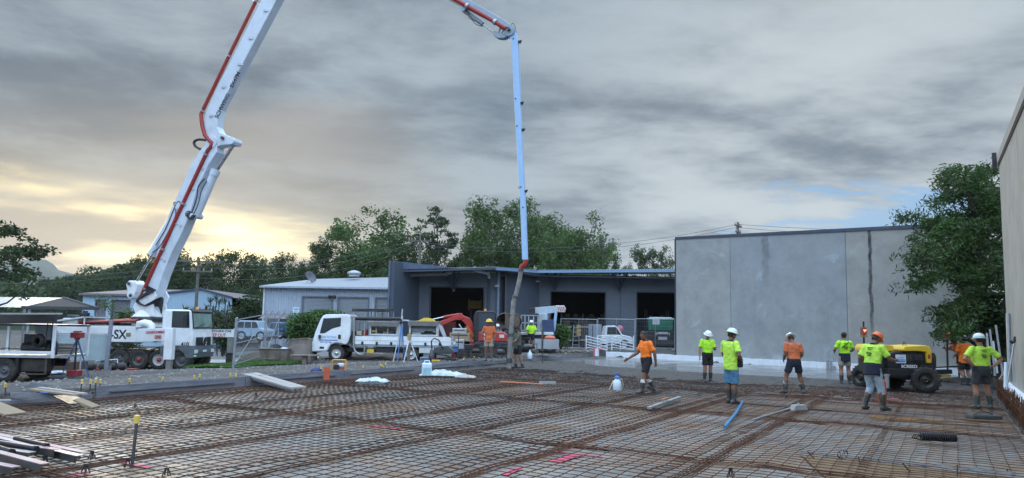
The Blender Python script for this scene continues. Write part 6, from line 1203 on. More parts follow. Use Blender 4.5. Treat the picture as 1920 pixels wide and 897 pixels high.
Yt=49.0;p,q=atY(1214,622,Yt),atY(1265,655,Yt);t2=thing('dark_trailer','black truck tail with two pale plates, carrying the green bin','truck',(p.x,Yt,q.z));Wt=q.x-p.x;b=MB();b.bb(0,Wt,0,2.2,.35,p.z-q.z);b.build('body',blkm,t2,.03);b=MB();b.bb(Wt*.4,Wt*.72,-.02,-.003,.62,.82);b.build('number_plate',mat('plate_grey',(.45,.47,.5),.5),t2);b=MB();b.bb(Wt*.38,Wt*.75,-.02,-.003,1.0,1.14);b.build('sticker',MATS['plate_grey'],t2);b=MB();b.bb(Wt*.3,Wt*.36,-.02,-.003,.95,1.1);b.bb(Wt*.78,Wt*.82,-.02,-.003,.95,1.1);b.build('reflector',mat('pale_reflector',(.5,.4,.4),.4),t2);b=MB();b.bb(.05,Wt-.05,-.06,-.0,.3,.5);b.build('bumper',dsteel,t2)
for x_ in(.25,Wt-.25):wheel(t2,(x_,.5,.3),.32,.22,rimd).rotation_euler=(0,0,PI/2)
p,q=atY(1220,596,Yt),atY(1263,621,Yt);t2=thing('green_bin','green plastic bin with a pale lid standing on the dark truck','bin',(p.x,Yt+.1,q.z+.02));W_=q.x-p.x;H_=p.z-q.z;b=MB();b.prism([(.04,0),(W_-.04,0),(W_,H_-.1),(0,H_-.1)],0,1.0);fixn(b.build('tub',gbin,t2,.03));b=MB();[b.bb(.02,W_-.02,-.02,.0,z,z+.05)for z in(.2,.42)];b.build('ribs',gbin,t2);b=MB();b.bb(-.04,W_+.04,-.05,1.05,H_-.1,H_-.03);b.bb(.1,W_-.1,.05,.95,H_-.03,H_+.03);b.build('lid',mat('pale_lid',(.45,.55,.55),.5),t2,.02)
Yc=44.0;zc_=hz(XatY(1010,Yc),Yc);cc_=Vector((XatY(1010,Yc),Yc,zc_));CT=thing('crane_truck','white loader crane truck with a striped folded arm behind the sheet piles','truck',tuple(cc_))
def lc(px,py,Y=Yc):return atY(px,py,Y)-cc_
wc=mat('crane_white',(.42,.50,.58),.45,dirt=(.25,.25,.25))
def cpl(name,pts,m,y0=-.2,y1=.2,par=CT,bev=.02):b=MB();b.prism([(lc(*p).x,lc(*p).z)for p in pts],y0,y1);return fixn(b.build(name,m,par,bev))
cpl('arm',[(998,580),(1004,577),(1040,574),(1044,573),(1057,574),(1061,579),(1058,586),(1045,586),(1024,589),(1000,588)],wc);hdp=cpl('arm_head',[(1042,574),(1057,573),(1060,578),(1059,586),(1043,585)],mat('head_white',(.6,.6,.6),.5),-.26,.26);b=MB()
for k in range(4):q=lc(1044.5+3.6*k,575.5);q2=lc(1046+3.6*k,584);b.prism([(q.x,q.z),(q.x+.05,q.z),(q2.x+.05,q2.z),(q2.x,q2.z)],-.268,-.262)
fixn(b.build('stripes',mat('stripe_red',(.35,.03,.03),.5),hdp))
cpl('counter_block',[(992,579),(1003,577),(1003,588),(993,589)],blkm,-.3,.3);cpl('mast',[(1010,588),(1026,588),(1028,640),(1008,640)],wc,-.3,.3);b=MB();b.cyl(lc(1042,586)+Vector((0,-.3,0)),lc(1038,622)+Vector((0,-.3,0)),.09,n=10);b.build('outrigger_leg',mat('pale_blue_leg',(.35,.50,.70),.5),CT);b=MB();b.cyl(lc(1030,588),lc(1022,618),.05,n=8);b.build('ram',chrome,CT)
b=MB();z1_,z2_=lc(1000,592).z,lc(1000,620).z
for px in(977,984,991,1000,1008,1016):x_=lc(px,600).x;b.bb(x_-.03,x_+.03,-.5,-.45,z2_,z1_)
for k in(0,.5,1):z=z2_+(z1_-z2_)*k;b.bb(lc(976,600).x,lc(1017,600).x,-.5,-.45,z-.025,z+.025)
b.build('tray_gate',alum,CT)
cpl('tray',[(970,623),(1036,623),(1036,628),(970,628)],cream,-1.1,1.1);cpl('cab',[(1016,600),(1036,600),(1040,640),(1016,640)],mat('navy_steel',(.03,.05,.12),.5),-.9,.9);b=MB();b.bb(lc(975,640).x,lc(1030,640).x,-.9,.9,lc(975,640).z,lc(975,629).z);b.build('chassis',blkm,CT)
for px in(982,1002,1030):
 for s in(-1,1):wheel(CT,(lc(px,640).x,s*.9,.42),.42,.3,rimd).rotation_euler=(0,0,0 if s<0 else PI)
t2=thing('brown_drum_load','two brown drums on a frame behind the excavator','drums',tuple(atY(955,640,42)));
for i,px in enumerate((946,962)):b=MB();q=atY(px,603,42)-t2.location;b.cyl(q+Vector((-.05,-.4,0)),q+Vector((.05,.4,0)),.46,n=24);b.lathe([(.46,-.41),(.50,-.40),(.50,-.34),(.46,-.33)],tuple(q),24,'Y');b.build('drum',mat('brown_drum_steel',(.11,.08,.06),.7,var=.3),t2)
b=MB();p,q=atY(938,614,42)-t2.location,atY(976,640,42)-t2.location;b.bb(p.x,q.x,-.45,-.40,p.z-.08,p.z);b.bb(p.x,q.x,.40,.45,p.z-.08,p.z);[b.bb(x_,x_+.08,-.45,.45,q.z-.5,p.z-.081)for x_ in(p.x,(p.x+q.x)/2,q.x-.08)];b.build('frame',dsteel,t2)
# -------- laser screed machine
YL=23.4;zl_=.0;cl_=atZ(1676,733,.0);LSm=thing('laser_screed','black and yellow laser screed machine on fat tyres beside the wet slab','screed machine',tuple(cl_));Yl=cl_.y
hd_=(atZ(1740,736,0)-atZ(1622,727,0)).normalized()
def lL(px,py,Y=None):return atY(px,py,Yl if Y is None else Y)-cl_
def lpl(name,pts,m,y0,y1,par=LSm,bev=.02,Y=None):b=MB();b.prism([(lL(*p).x,lL(*p).z)for p in pts],y0,y1);return fixn(b.build(name,m,par,bev))
lpl('engine_body',[(1655,700),(1655,662),(1668,659),(1740,661),(1744,668),(1744,690),(1735,700)],blkm,-.35,.85);lpl('hood',[(1626,652),(1630,646.5),(1650,646),(1672,648),(1673,659),(1626,659)],yel,-.1,.85);lpl('hood',[(1679,655),(1683,649),(1720,647),(1729,650),(1732,660),(1732,680),(1724,680),(1722,660),(1709,658),(1680,658)],yel,-.45,.8,bev=.03)
lpl('side_cover',[(1630,660),(1668,660),(1668,700),(1632,700)],blk,-.2,.8);lpl('lower_frame',[(1650,690),(1735,692),(1738,702),(1650,704)],blk,-.5,.7)
lpl('deck',[(1645,703),(1720,704),(1720,707),(1645,706)],mat('deck_tan',(.12,.11,.10),.7),-.4,.6)
for k in range(7):x=1684+k*5;b=MB();q=lL(x,664);b.bb(q.x,q.x+.05,-.372,-.352,lL(x,676).z,q.z);b.build('louvre',dsteel,LSm)
b=MB();q=lL(1700,643);b.tube([lL(1692,648),lL(1693,643),lL(1698,643),lL(1699,648)],.012,6);b.cyl(lL(1695,648),lL(1695,640),.012,n=6);b.build('lift_eye',blkm,LSm)
b=MB();q,q2=lL(1663,664),lL(1682,680);b.bb(q.x,q2.x,-.53,-.51,q2.z,q.z);sg_=b.build('info_board',mat('board_blue_white',(.55,.66,.78),.5),LSm);b=MB();[b.bb(q.x+.03,q2.x-.03,-.536,-.532,q2.z+z,q2.z+z+.025)for z in(.04,.09)];b.bb(q.x+.06,q2.x-.06,-.536,-.532,q2.z+.17,q2.z+.18);b.build('print',txtbl,sg_)
text('lettering','SCREED',.13,txtw,LSm,lL(1688,686)+Vector((0,-.52,0)),(1,0,0),(0,0,1),xs=1.1);b=MB();b.bb(lL(1724.5,670).x,lL(1729,670).x,-.46,-.452,lL(1724,672).z,lL(1724,664).z);b.build('sticker',tailm,LSm)
q=lL(1734,712,YL-.4);wy=atZ(1736,737,0)-cl_;wl_=atZ(1618,727,0)-cl_
for(v,r_,a)in((Vector((wy.x,wy.y,.40)),.41,.0),(Vector((wl_.x+.0,wl_.y,.36)),.37,.9),(Vector((wy.x-.25,wy.y+1.5,.40)),.4,0)):o=wheel(LSm,v,r_,.32,blkm,None,18,.06);o.rotation_euler=(0,0,-.35-a)
b=MB();b.cyl((wy.x,wy.y+.2,.42),(wl_.x+.1,wl_.y+.2,.42),.07,n=10);b.build('axle',dsteel,LSm);b=MB();b.cyl(lL(1663,705,Yl-.5),lL(1663,728,Yl-.5),.07,n=12);b.cyl(lL(1663,702,Yl-.5),lL(1663,705,Yl-.5),.09,n=12);b.build('stabiliser_leg',galv,LSm);b=MB();b.cyl(lL(1668,728,Yl-.3),lL(1668,744,Yl-.3),.09,n=10);b.build('stabiliser_foot',blkm,LSm)
lpl('radiator_guard',[(1734,664),(1743,664),(1744,692),(1734,692)],blk,-.2,.6);b=MB()
for k in range(6):b.tube([lL(1735,670+3*k),lL(1741+k,664),lL(1745,676),lL(1740,690)],.015,5)
b.build('hydraulic_hoses',blk,LSm)
b=MB();q=lL(1708,672);b.box((q.x,-.4,q.z),(.26,.1,.16));b.build('air_filter',blk,LSm,.03)
Yh=27.2;hA,hB=lL(1615,700,Yh+.4),lL(1782,697,Yh-.2)
b=MB();b.bar(hA,hB,.35,.16);hd2=b.build('screed_head',blkm,LSm,.01);b=MB();b.bar(lL(1752,705,Yh-.3),lL(1779,705,Yh-.3),.3,.1);b.build('yellow_plate',mat('dirty_yellow',(.42,.33,.05),.6,dirt=(.1,.1,.09),dscale=6),LSm);b=MB();b.bar(lL(1700,690,Yl+.5),lL(1708,692,Yh),.25,.25);b.build('telescopic_boom',blkm,LSm);b=MB();b.bar(lL(1752,689.5,Yh-.1),lL(1800,687,Yh-.1),.04,.05);b.build('tie_bar',blkm,LSm)
redglow=mat('red_led',(.9,.1,.05),.3,emit=(1,.12,.06,5.0))
for px,pt,pb,Ym_ in((1619,603,700,Yh+.4),(1775,606,698,Yh-.2)):
 b=MB();b.cyl(lL(px+2,pb,Ym_),lL(px,pt,Ym_),.035,n=8);ms=b.build('laser_mast',blkm,LSm);b=MB();qb=lL(px,622 if px==1619 else 627,Ym_);b.cyl(qb+Vector((0,0,-.14)),qb+Vector((0,0,.14)),.11,n=14);b.build('receiver',mat('receiver_orange',(.30,.08,.05),.4),ms);b=MB();b.box(qb+Vector((0,0,-.18)),(.2,.2,.05));b.box(qb+Vector((0,0,.16)),(.17,.17,.04));b.build('receiver_cap',mat('cap_tan',(.3,.2,.1),.5),ms)
 b=MB();cq=qb+Vector((0,-.115,.03));b.prism([(cq.x-.06,cq.z+.03),(cq.x-.03,cq.z+.05),(cq.x,cq.z+.03),(cq.x+.03,cq.z+.05),(cq.x+.06,cq.z+.03),(cq.x,cq.z-.05)],cq.y,cq.y+.01);fixn(b.build('arrow_light',redglow,ms))
# ======= PEOPLE
clt=bpy.data.textures.new('cloth_folds','CLOUDS');clt.noise_scale=.09;clt.noise_depth=2
def remesh(o,vox,dec=None,disp=0.0,sm=2):
 m=o.modifiers.new('remesh','REMESH');m.mode='VOXEL';m.voxel_size=vox;m.use_smooth_shade=True
 if sm:s=o.modifiers.new('smooth','SMOOTH');s.factor=.5;s.iterations=sm
 if disp:d=o.modifiers.new('folds','DISPLACE');d.texture=clt;d.strength=disp;d.mid_level=.5;d.texture_coords='GLOBAL'
 if dec:d=o.modifiers.new('decimate','DECIMATE');d.ratio=dec
 return o
def V3(*a):return Vector(a)
def person(px,py,z,rz,label,H=1.78,lean=0.0,side=0.0,head=(0,0),arms=None,legs=None,hat=None,shirt=lime,collar=navy,band=None,bottom=navy,blen=.62,bootm=boot,booth=.55,sk=skin,twist=0.0,depth=None,hairm=hair,beard=False,sock=None,bare=False,fy=None,wide=1.0,logo=False,tuck=True):
 """px,py = pixel of the standing point; local frame: +y forward, +x to the person's right"""
 g=atZ(px,py,z)if depth is None else atY(px,py,depth)
 t=thing('person',label,'person',(g.x,g.y,z if depth is None else g.z),rz,'building workers');t.scale=(H/1.70*1.05,H/1.70*1.05,H/1.70)
 legs=legs or{};LG={}
 for s,nm in((-1,'L'),(1,'R')):
  k,a=legs.get(nm,((s*.11,.02,.50),(s*.125,-.03,.09)));yaw=legs.get(nm+'y',s*-.2);pit=legs.get(nm+'p',0.0);LG[nm]=(V3(*k),V3(*a),yaw,pit)
 pel=V3(*(legs.get('pelvis',(0,0,.95))));Rt=Matrix.Rotation(-lean,3,'X')@Matrix.Rotation(side,3,'Y');Rt2=Rt@Matrix.Rotation(twist,3,'Z');T=lambda x,y,zz:pel+Rt@V3(x,y,zz);T2=lambda x,y,zz:pel+Rt2@V3(x,y,zz);X=Rt@V3(1,0,0);Y=Rt@V3(0,1,0);X2=Rt2@V3(1,0,0);Y2_=Rt2@V3(0,1,0)
 w_=wide
 hip={s:T(s*.088*w_,0,-.02)for s in(-1,1)};sh={s:T2(s*.175*w_,-.01,.475)for s in(-1,1)};nk=T2(0,-.0,.53);hd=nk+Rt2@Matrix.Rotation(-head[0]*.5,3,'X')@V3(0,.02,.155)
 Rh=Rt2@Matrix.Rotation(head[1],3,'Z')@Matrix.Rotation(-head[0],3,'X')
 arms=arms or{};AR={}
 for s,nm in((-1,'L'),(1,'R')):
  e,w=arms.get(nm,((s*.25,-.03,.20),(s*.26,.04,-.04)));AR[nm]=(sh[s],pel+V3(*e),pel+V3(*w))
 b=MB()
 b.etube([(T(0,0,-.10),X*.12*w_,Y*.09),(T(0,0,-.04),X*.16*w_,Y*.115),(T(0,0,.05),X*.158*w_,Y*.112),(T(0,.0,.15),X*.142*w_,Y*.10),(T2(0,.005,.27),X2*.158*w_,Y2_*.108),(T2(0,.0,.38),X2*.175*w_,Y2_*.115),(T2(0,-.005,.46),X2*.165*w_,Y2_*.095),(T2(0,-.005,.505),X2*.10,Y2_*.07),(T2(0,-.005,.53),X2*.058,Y2_*.058),(nk+(hd-nk)*.75,X2*.055,Y2_*.058)],20)
 for s,nm in((-1,'L'),(1,'R')):
  k,a,yaw,pt=LG[nm];b.tube([hip[s]+V3(0,0,.04),hip[s].lerp(k,.35),hip[s].lerp(k,.8),k,k.lerp(a,.30)+V3(0,-.015,0),k.lerp(a,.7),a],[.092,.088,.068,.060,.064,.048,.038],12)
  S0,e,w=AR[nm];b.ball(S0,.062);b.tube([S0,S0.lerp(e,.4),S0.lerp(e,.85),e,e.lerp(w,.3),e.lerp(w,.75),w],[.058,.056,.048,.044,.047,.037,.028],10)
  fd=Matrix.Rotation(yaw,3,'Z')@Matrix.Rotation(-pt,3,'X');b.ball(a+fd@V3(0,.06,-.045),(.042,.12,.038),12,8,fd)
  hdv=arms.get(nm+'d');d=(w-e).normalized()if hdv is None else V3(*hdv).normalized();ref=V3(s,0,0)if abs(d.x)<.85 else V3(0,0,1);n=(ref-d*ref.dot(d)).normalized();f=d.cross(n).normalized()
  if f.dot(V3(0,1,.3))<0:f=-f
  Rm=Matrix((f,n,d)).transposed();pc=w+d*.048;b.ball(pc,(.040,.016,.052),10,8,Rm);b.tube([w-d*.02,w+d*.02],[.028,.026],10);cur=arms.get(nm+'c',.5)
  for i,(o_,ln_f,rad)in enumerate(((.029,.066,.0095),(.010,.076,.0100),(-.010,.071,.0095),(-.028,.056,.0085))):
   p0=pc+f*o_+d*.040;a1=cur*.6;a2=cur*1.5;q1=p0+(d*math.cos(a1)-n*math.sin(a1)+f*o_*2)*ln_f*.5;q2=q1+(d*math.cos(a2)-n*math.sin(a2))*ln_f*.5;b.tube([p0-d*.015,p0,q1,q2],[rad,rad,rad*.92,rad*.75],8)
  p0=w+d*.018+f*.026;b.tube([p0-f*.01,p0+f*.022+d*.018-n*.006,p0+f*.030+d*.045-n*.016],[.012,.0105,.0085],8)
 def Hp(x,y,zz):return hd+Rh@V3(x,y,zz)
 HX,HY=Rh@V3(1,0,0),Rh@V3(0,1,0)
 b.etube([(Hp(0,.045,-.118),HX*.022,HY*.022),(Hp(0,.035,-.105),HX*.040,HY*.042),(Hp(0,.022,-.075),HX*.056,HY*.064),(Hp(0,.010,-.035),HX*.066,HY*.082),(Hp(0,.0,.01),HX*.073,HY*.093),(Hp(0,-.002,.055),HX*.074,HY*.095),(Hp(0,-.005,.09),HX*.060,HY*.078),(Hp(0,-.005,.112),HX*.032,HY*.044)],18)
 b.ball(Hp(0,.100,-.022),(.013,.016,.024),8,6,Rh);b.ball(Hp(0,.093,.0),(.009,.012,.03),8,6,Rh)
 for s in(-1,1):b.ball(Hp(s*.076,-.005,-.008),(.009,.020,.032),8,6,Rh);b.ball(Hp(s*.03,.083,.018),(.024,.014,.010),8,6,Rh)
 b.ball(Hp(0,.082,-.062),(.026,.014,.008),8,6,Rh)
 body=b.build('body',sk,t);remesh(body,.0085,.35,0,2)
 b=MB();[b.ball(Hp(s*.029,.0925,.003),(.012,.006,.006),8,6,Rh)for s in(-1,1)];b.build('eyes',blk,t)
 b=MB();b.ball(Hp(0,.0935,-.066),(.021,.005,.004),8,6,Rh);b.build('mouth',mat('lips',(.22,.08,.06),.5),t)
 b=MB();b.etube([(Hp(0,-.025,-.055),HX*.066,HY*.068),(Hp(0,-.016,-.01),HX*.0775,HY*.086),(Hp(0,-.010,.05),HX*.080,HY*.096),(Hp(0,-.008,.09),HX*.066,HY*.085),(Hp(0,-.006,.122),HX*.034,HY*.048)],16);hr=b.build('hair',hairm,t);remesh(hr,.012,None,.006)
 if beard:b=MB();b.etube([(Hp(0,.05,-.13),HX*.03,HY*.032),(Hp(0,.036,-.10),HX*.052,HY*.056),(Hp(0,.018,-.065),HX*.066,HY*.078),(Hp(0,.01,-.045),HX*.060,HY*.07)],14);remesh(b.build('beard',hairm,t),.012,None,.006)
 if hat:
  kind,hm=hat[0],hat[1];b=MB();M4=lambda prof,n=24,ex=1.12:[Hp(r*math.cos(2*PI*k/n),r*ex*math.sin(2*PI*k/n)-.004,h)for r,h in prof for k in range(n)]
  if kind=='hard':prof=[(.150,.035),(.156,.040),(.118,.052),(.112,.085),(.098,.125),(.070,.152),(.035,.165),(.001,.168)]
  elif kind=='cap':prof=[(.115,.030),(.118,.034),(.113,.055),(.108,.09),(.094,.128),(.068,.153),(.035,.166),(.001,.169)]
  elif kind=='wide':prof=[(.185,.030),(.188,.036),(.100,.050),(.092,.085),(.085,.125),(.06,.145),(.02,.140),(.001,.138)]
  vs=M4(prof);n=24;b.add(vs,[(j*n+k,j*n+(k+1)%n,(j+1)*n+(k+1)%n,(j+1)*n+k)for j in range(len(prof)-1)for k in range(n)],True)
  b.add(vs[:n],[tuple(range(n))[::-1]])
  if kind!='wide':
   b.bar(Hp(0,-.10,.135),Hp(0,.09,.140),.03,.04,up=tuple(Rh@V3(0,0,1)))
  ho=b.build({'hard':'hard_hat','cap':'hard_hat','wide':'brimmed_hat'}[kind],hm,t)
  if kind=='cap':b=MB();b.ball(Hp(0,.115,.036),(.085,.06,.008),14,6,Rh);b.build('peak',hm,ho)
  if len(hat)>2:b=MB();vs=M4([(.117,.052),(.121,.056),(.119,.076),(.113,.078)]);b.add(vs,[(j*n+k,j*n+(k+1)%n,(j+1)*n+(k+1)%n,(j+1)*n+k)for j in range(3)for k in range(n)],True);b.build('hat_band',hat[2],ho)
 I=.022;tk=tuck and band is None
 b=MB();rr_=[(T(0,0,-.15),X*.176*w_,Y*.135),(T(0,0,-.05),X*.180*w_,Y*.138),(T(0,0,.06),X*.178*w_,Y*.136),(T(0,.0,.16),X*.168*w_,Y*.126),(T2(0,.005,.27),X2*.180*w_,Y2_*.132),(T2(0,.0,.38),X2*.184*w_,Y2_*.130),(T2(0,-.005,.465),X2*.172*w_,Y2_*.108),(T2(0,-.005,.512),X2*.115,Y2_*.085),(T2(0,-.003,.535),X2*.072,Y2_*.070)]
 b.etube(rr_[2:]if(tk or band is not None)else rr_,22)
 for s,nm in((-1,'L'),(1,'R')):S0,e,w=AR[nm];b.ball(S0,.073);b.tube([S0,S0.lerp(e,.4),S0.lerp(e,.78)],[.072,.068,.070],12)
 remesh(b.build('shirt',shirt,t),.014,None,.032)
 if band is not None:b=MB();b.etube([(T(0,0,-.16),X*.180*w_,Y*.14),(T(0,0,-.05),X*.183*w_,Y*.141),(T(0,0,.07),X*.181*w_,Y*.139),(T(0,0,.12),X*.175*w_,Y*.134)],22);remesh(b.build('shirt_hem',band,t),.014,None,.02)
 if collar is not None:b=MB();b.tube([T2(.062*math.cos(a),-.004+.066*math.sin(a),.538-.014*math.sin(a))for a in np.linspace(0,2*PI,19)],.014,8);b.build('collar',collar,t)
 kz=1.05 if tk else 1.0;b=MB();b.etube([(T(0,0,.115 if tk else .07),X*.166*kz*w_,Y*.122*kz),(T(0,0,-.02),X*.178*kz*w_,Y*.134*kz),(T(0,0,-.10),X*.172*w_,Y*.128),(T(0,0,-.16),X*.12*w_,Y*.10)],20)
 for s,nm in((-1,'L'),(1,'R')):
  k,a,yaw,pt=LG[nm]
  if blen<=1:e_=hip[s].lerp(k,blen);b.tube([hip[s]+V3(0,0,.03),hip[s].lerp(k,blen*.5),e_],[.100,.098,.100],14)
  else:b.tube([hip[s]+V3(0,0,.03),hip[s].lerp(k,.5),k,k.lerp(a,.35),k.lerp(a,blen-1)],[.100,.090,.078,.076,.074],14)
 remesh(b.build('shorts' if blen<=1 else 'jeans',bottom,t),.014,None,.024)
 for s,nm in((-1,'L'),(1,'R')):
  k,a,yaw,pt=LG[nm];fd=Matrix.Rotation(yaw,3,'Z')@Matrix.Rotation(-pt,3,'X');b=MB();up_=k.lerp(a,1-booth)
  b.tube([a+V3(0,0,-.02),a.lerp(up_,.25),a.lerp(up_,.7),up_],[.053,.052,.066,.068],14);b.ball(a+V3(0,0,-.01),(.052,.06,.06));b.etube([(a+fd@V3(0,y_,-.045+.02*(1 if y_<.1 else .3)),fd@V3(wd_,0,0),fd@V3(0,0,ht_))for y_,wd_,ht_ in((-.085,.025,.03),(-.06,.045,.045),(0,.048,.05),(.06,.050,.045),(.12,.054,.036),(.165,.046,.03),(.19,.02,.02))],14)
  bo=b.build('boot',bootm,t);remesh(bo,.011,None,0,2);b=MB();b.bar(a+fd@V3(0,-.08,-.082),a+fd@V3(0,.18,-.082),.092,.018,up=tuple(fd@V3(0,0,1)));b.build('sole',mat('boot_sole',(.04,.04,.04),.8,dirt=(.2,.18,.15),damt=.6),bo,.008)
  if sock:b=MB();b.tube([up_+(k-up_)*.0,up_+(k-up_)*.45],[.063,.062],14);b.build('sock',sock,t)
 if logo:
  b=MB();yb=-.150
  for(x0,x1,z0,z1)in((-.07,.07,.445,.455),(-.04,.04,.41,.418),(-.055,-.045,.30,.35),(-.055,.03,.30,.308),(.0,.03,.33,.338),(.02,.055,.315,.323),(-.03,-.01,.34,.348),(-.035,.045,.27,.282)):
   P_=[T2(x,yb+(.012 if zz>.42 else 0),zz)for x,zz in((x0,z0),(x1,z0),(x1,z1),(x0,z1))];Q=[T2(x,yb+.03,zz)for x,zz in((x0,z0),(x1,z0),(x1,z1),(x0,z1))];b.add(P_+Q,[(0,1,2,3),(4,7,6,5),(0,4,5,1),(2,6,7,3),(1,5,6,2),(3,7,4,0)])
  b.build('back_print',mat('print_dark_green',(.03,.08,.03),.7),t)
 t['_AR']=0;del t['_AR']
 return t,pel,{n_:AR[n_][2]for n_ in AR}
def hold(par,pts,r,m,name,label,cat,grp=None):
 """thing held by a person: built in the person's frame but left top-level"""
 M_=Matrix.Translation(par.location)@Matrix.Rotation(par.rotation_euler.z,4,'Z')@Matrix.Scale(par.scale.x,4);P=[M_@Vector(p)for p in pts];b=MB();c=P[0].copy();b.tube([p-c for p in P],r,8);o=b.build(name,m);o.location=c;return tag(o,label,cat,grp)
away,toward=0.0,PI
rzF=math.atan2(.93,-.36)
pF,_,_=person(1212,738,-.02,rzF,'bearded man in orange polo and black shorts striding left, bareheaded',H=1.76,lean=.06,head=(.35,.25),beard=True,shirt=hio,bottom=blackc,collar=navy,blen=.80,bootm=boot,booth=.52,sk=skind,sock=mat('white_sock',(.6,.6,.58),.9),wide=1.06,
 arms={'R':((.27,.10,.19),(.42,.30,.02)),'L':((-.27,-.08,.20),(-.25,-.13,-.06)),'Lc':.9},legs={'pelvis':(0,.0,.93),'R':((.11,-.06,.50),(.12,-.30,.13)),'L':((-.10,.14,.50),(-.11,.22,.10)),'Rp':-.5,'Lp':.12})
b=MB();b.box((0,0,0),(.05,.01,.06));o=b.build('chest_logo',navy,pF);o.location=(-.08,.13,.95+.36)
p2,pel2,w2=person(1327,717,0,toward+.12,'young man in lime shirt and white hard hat looking down at a phone',H=1.72,head=(.45,.1),hat=('hard',helw),shirt=lime,bottom=blackc,collar=navy,blen=.78,booth=.62,sk=skin,band=None,
 arms={'L':((-.24,.02,.20),(-.18,.26,.22)),'Ld':(.3,1,.2),'Lc':.8,'R':((.25,-.03,.20),(.28,.02,-.05)),'Rc':1.0},legs={'R':((.10,.03,.5),(.11,.0,.09)),'L':((-.10,.0,.5),(-.12,-.05,.09))})
M_=Matrix.Translation(p2.location)@Matrix.Rotation(p2.rotation_euler.z,4,'Z');b=MB();b.box((0,0,0),(.075,.012,.15));o=b.build('mobile_phone',blk,None,.004);o.matrix_world=M_@Matrix.Translation((-.15,.33,1.20))@Matrix.Rotation(-.9,4,'X');tag(o,'black phone held by the young man in the lime shirt','phone')
hold(p2,[(.24,.12,1.05),(.29,.04,.86),(.32,-.02,.40)],.008,galv,'marking_stick','thin pointed stick hanging from the young man\'s hand','stick')
p3,_,_=person(1371,758,0,-PI/2+.45,'man in lime shirt and pale blue shorts with hand on hip, facing right',H=1.80,head=(.3,-.1),hat=('hard',mat('pale_green_white_helmet',(.62,.70,.66),.4)),shirt=limey,bottom=blues,collar=navy,blen=1.0,booth=.68,sk=skind,wide=1.12,tuck=False,
 arms={'R':((.32,-.06,.22),(.20,.13,.08)),'Rd':(-.8,.7,-.1),'Rc':.3,'L':((-.26,.02,.20),(-.2,.16,.05))},legs={'R':((.09,.03,.49),(.10,-.01,.09)),'L':((-.09,.02,.49),(-.09,.03,.09))})
b=MB();b.tube([(.09,.02,.53),(.09,.02,.60)],[.076,.078],14);b.build('orange_knee_band',mat('orange_band',(.75,.35,.05),.7),p3)
b=MB();b.box((.19,.09,.98),(.07,.16,.22));b.build('belt_pouch',blackc,p3,.03)
p4,_,_=person(1489,739,0,away+.1,'man in faded orange shirt seen from behind with bowed head and legs apart',H=1.76,lean=.10,head=(.75,.0),hat=('hard',helw),shirt=hiof,bottom=navy,collar=None,blen=.70,booth=.50,sk=skind,sock=mat('pale_blue_sock',(.35,.45,.5),.9),wide=1.05,
 arms={'R':((.245,.0,.20),(.20,.17,.05)),'L':((-.245,.0,.20),(-.20,.17,.05))},legs={'pelvis':(0,-.02,.92),'R':((.20,.04,.49),(.26,-.01,.09)),'L':((-.20,.04,.49),(-.26,-.01,.09)),'Ry':-.5,'Ly':.3})
p5,_,_=person(1585,722,0.02,away-.02,'bareheaded man in lime and navy shirt with a dark strap across his back',H=1.75,head=(.15,0),hat=None,shirt=lime,band=navy,bottom=khaki,collar=None,blen=.66,booth=.60,sk=skin,logo=True,
 arms={'R':((.30,.02,.24),(.22,.20,.14)),'L':((-.30,.02,.24),(-.24,.20,.16))},legs={'R':((.12,.02,.5),(.13,-.02,.09)),'L':((-.12,.02,.5),(-.13,-.04,.09))})
b=MB();b.bar((-.15,-.155,1.24),(.11,-.125,1.46),.012,.045,up=(0,1,0));b.build('strap',blackc,p5,.004)
b=MB();b.ball((0,.0,1.70),(.083,.10,.075));b.ball((0,.1,1.68),(.06,.06,.01));b.build('dark_cap',mat('dark_brown_cap',(.035,.025,.022),.9),p5)
p6,_,_=person(1641,770,0,-PI/2+.50,'man in pale jeans, gumboots and orange helmet working the screed controls',H=1.82,lean=.16,head=(.55,-.15),hat=('cap',helo),shirt=limey,band=navy,bottom=denim,collar=navy,blen=1.35,booth=.80,bootm=boot,sk=skind,logo=True,wide=1.05,
 arms={'R':((.30,.16,.22),(.22,.46,.18)),'Rd':(0,1,.1),'L':((-.27,-.02,.22),(-.25,.12,.12))},legs={'pelvis':(0,-.06,.93),'R':((.12,.04,.50),(.16,.05,.09)),'L':((-.11,.02,.50),(-.16,-.12,.09))})
p7,_,_=person(1803,715,0,PI/2-.1,'man in orange shirt and black brimmed hat leaning towards the laser mast',H=1.74,lean=.34,head=(-.2,0),hat=('wide',blk),shirt=hiof,bottom=blackc,collar=navy,sk=skin,
 arms={'R':((.24,.25,.28),(.10,.50,.30)),'L':((-.24,.2,.2),(-.15,.42,.25))})
hold(p7,[(.10,.52,1.30),(.12,.40,.95)],.018,pink,'pink_pole','bright pink rod held by the man in the black hat','rod')
p8,_,_=person(1811,724,.0,away+.12,'man in bright orange shirt and white helmet standing with his back to us',H=1.72,head=(.15,0),hat=('cap',helw),shirt=hio,bottom=blackc,collar=None,blen=.82,booth=.50,sk=skin,sock=MATS['white_sock'],wide=1.12,tuck=False,
 arms={'R':((.26,.10,.20),(.20,.32,.2)),'L':((-.25,.04,.2),(-.22,.2,.1))})
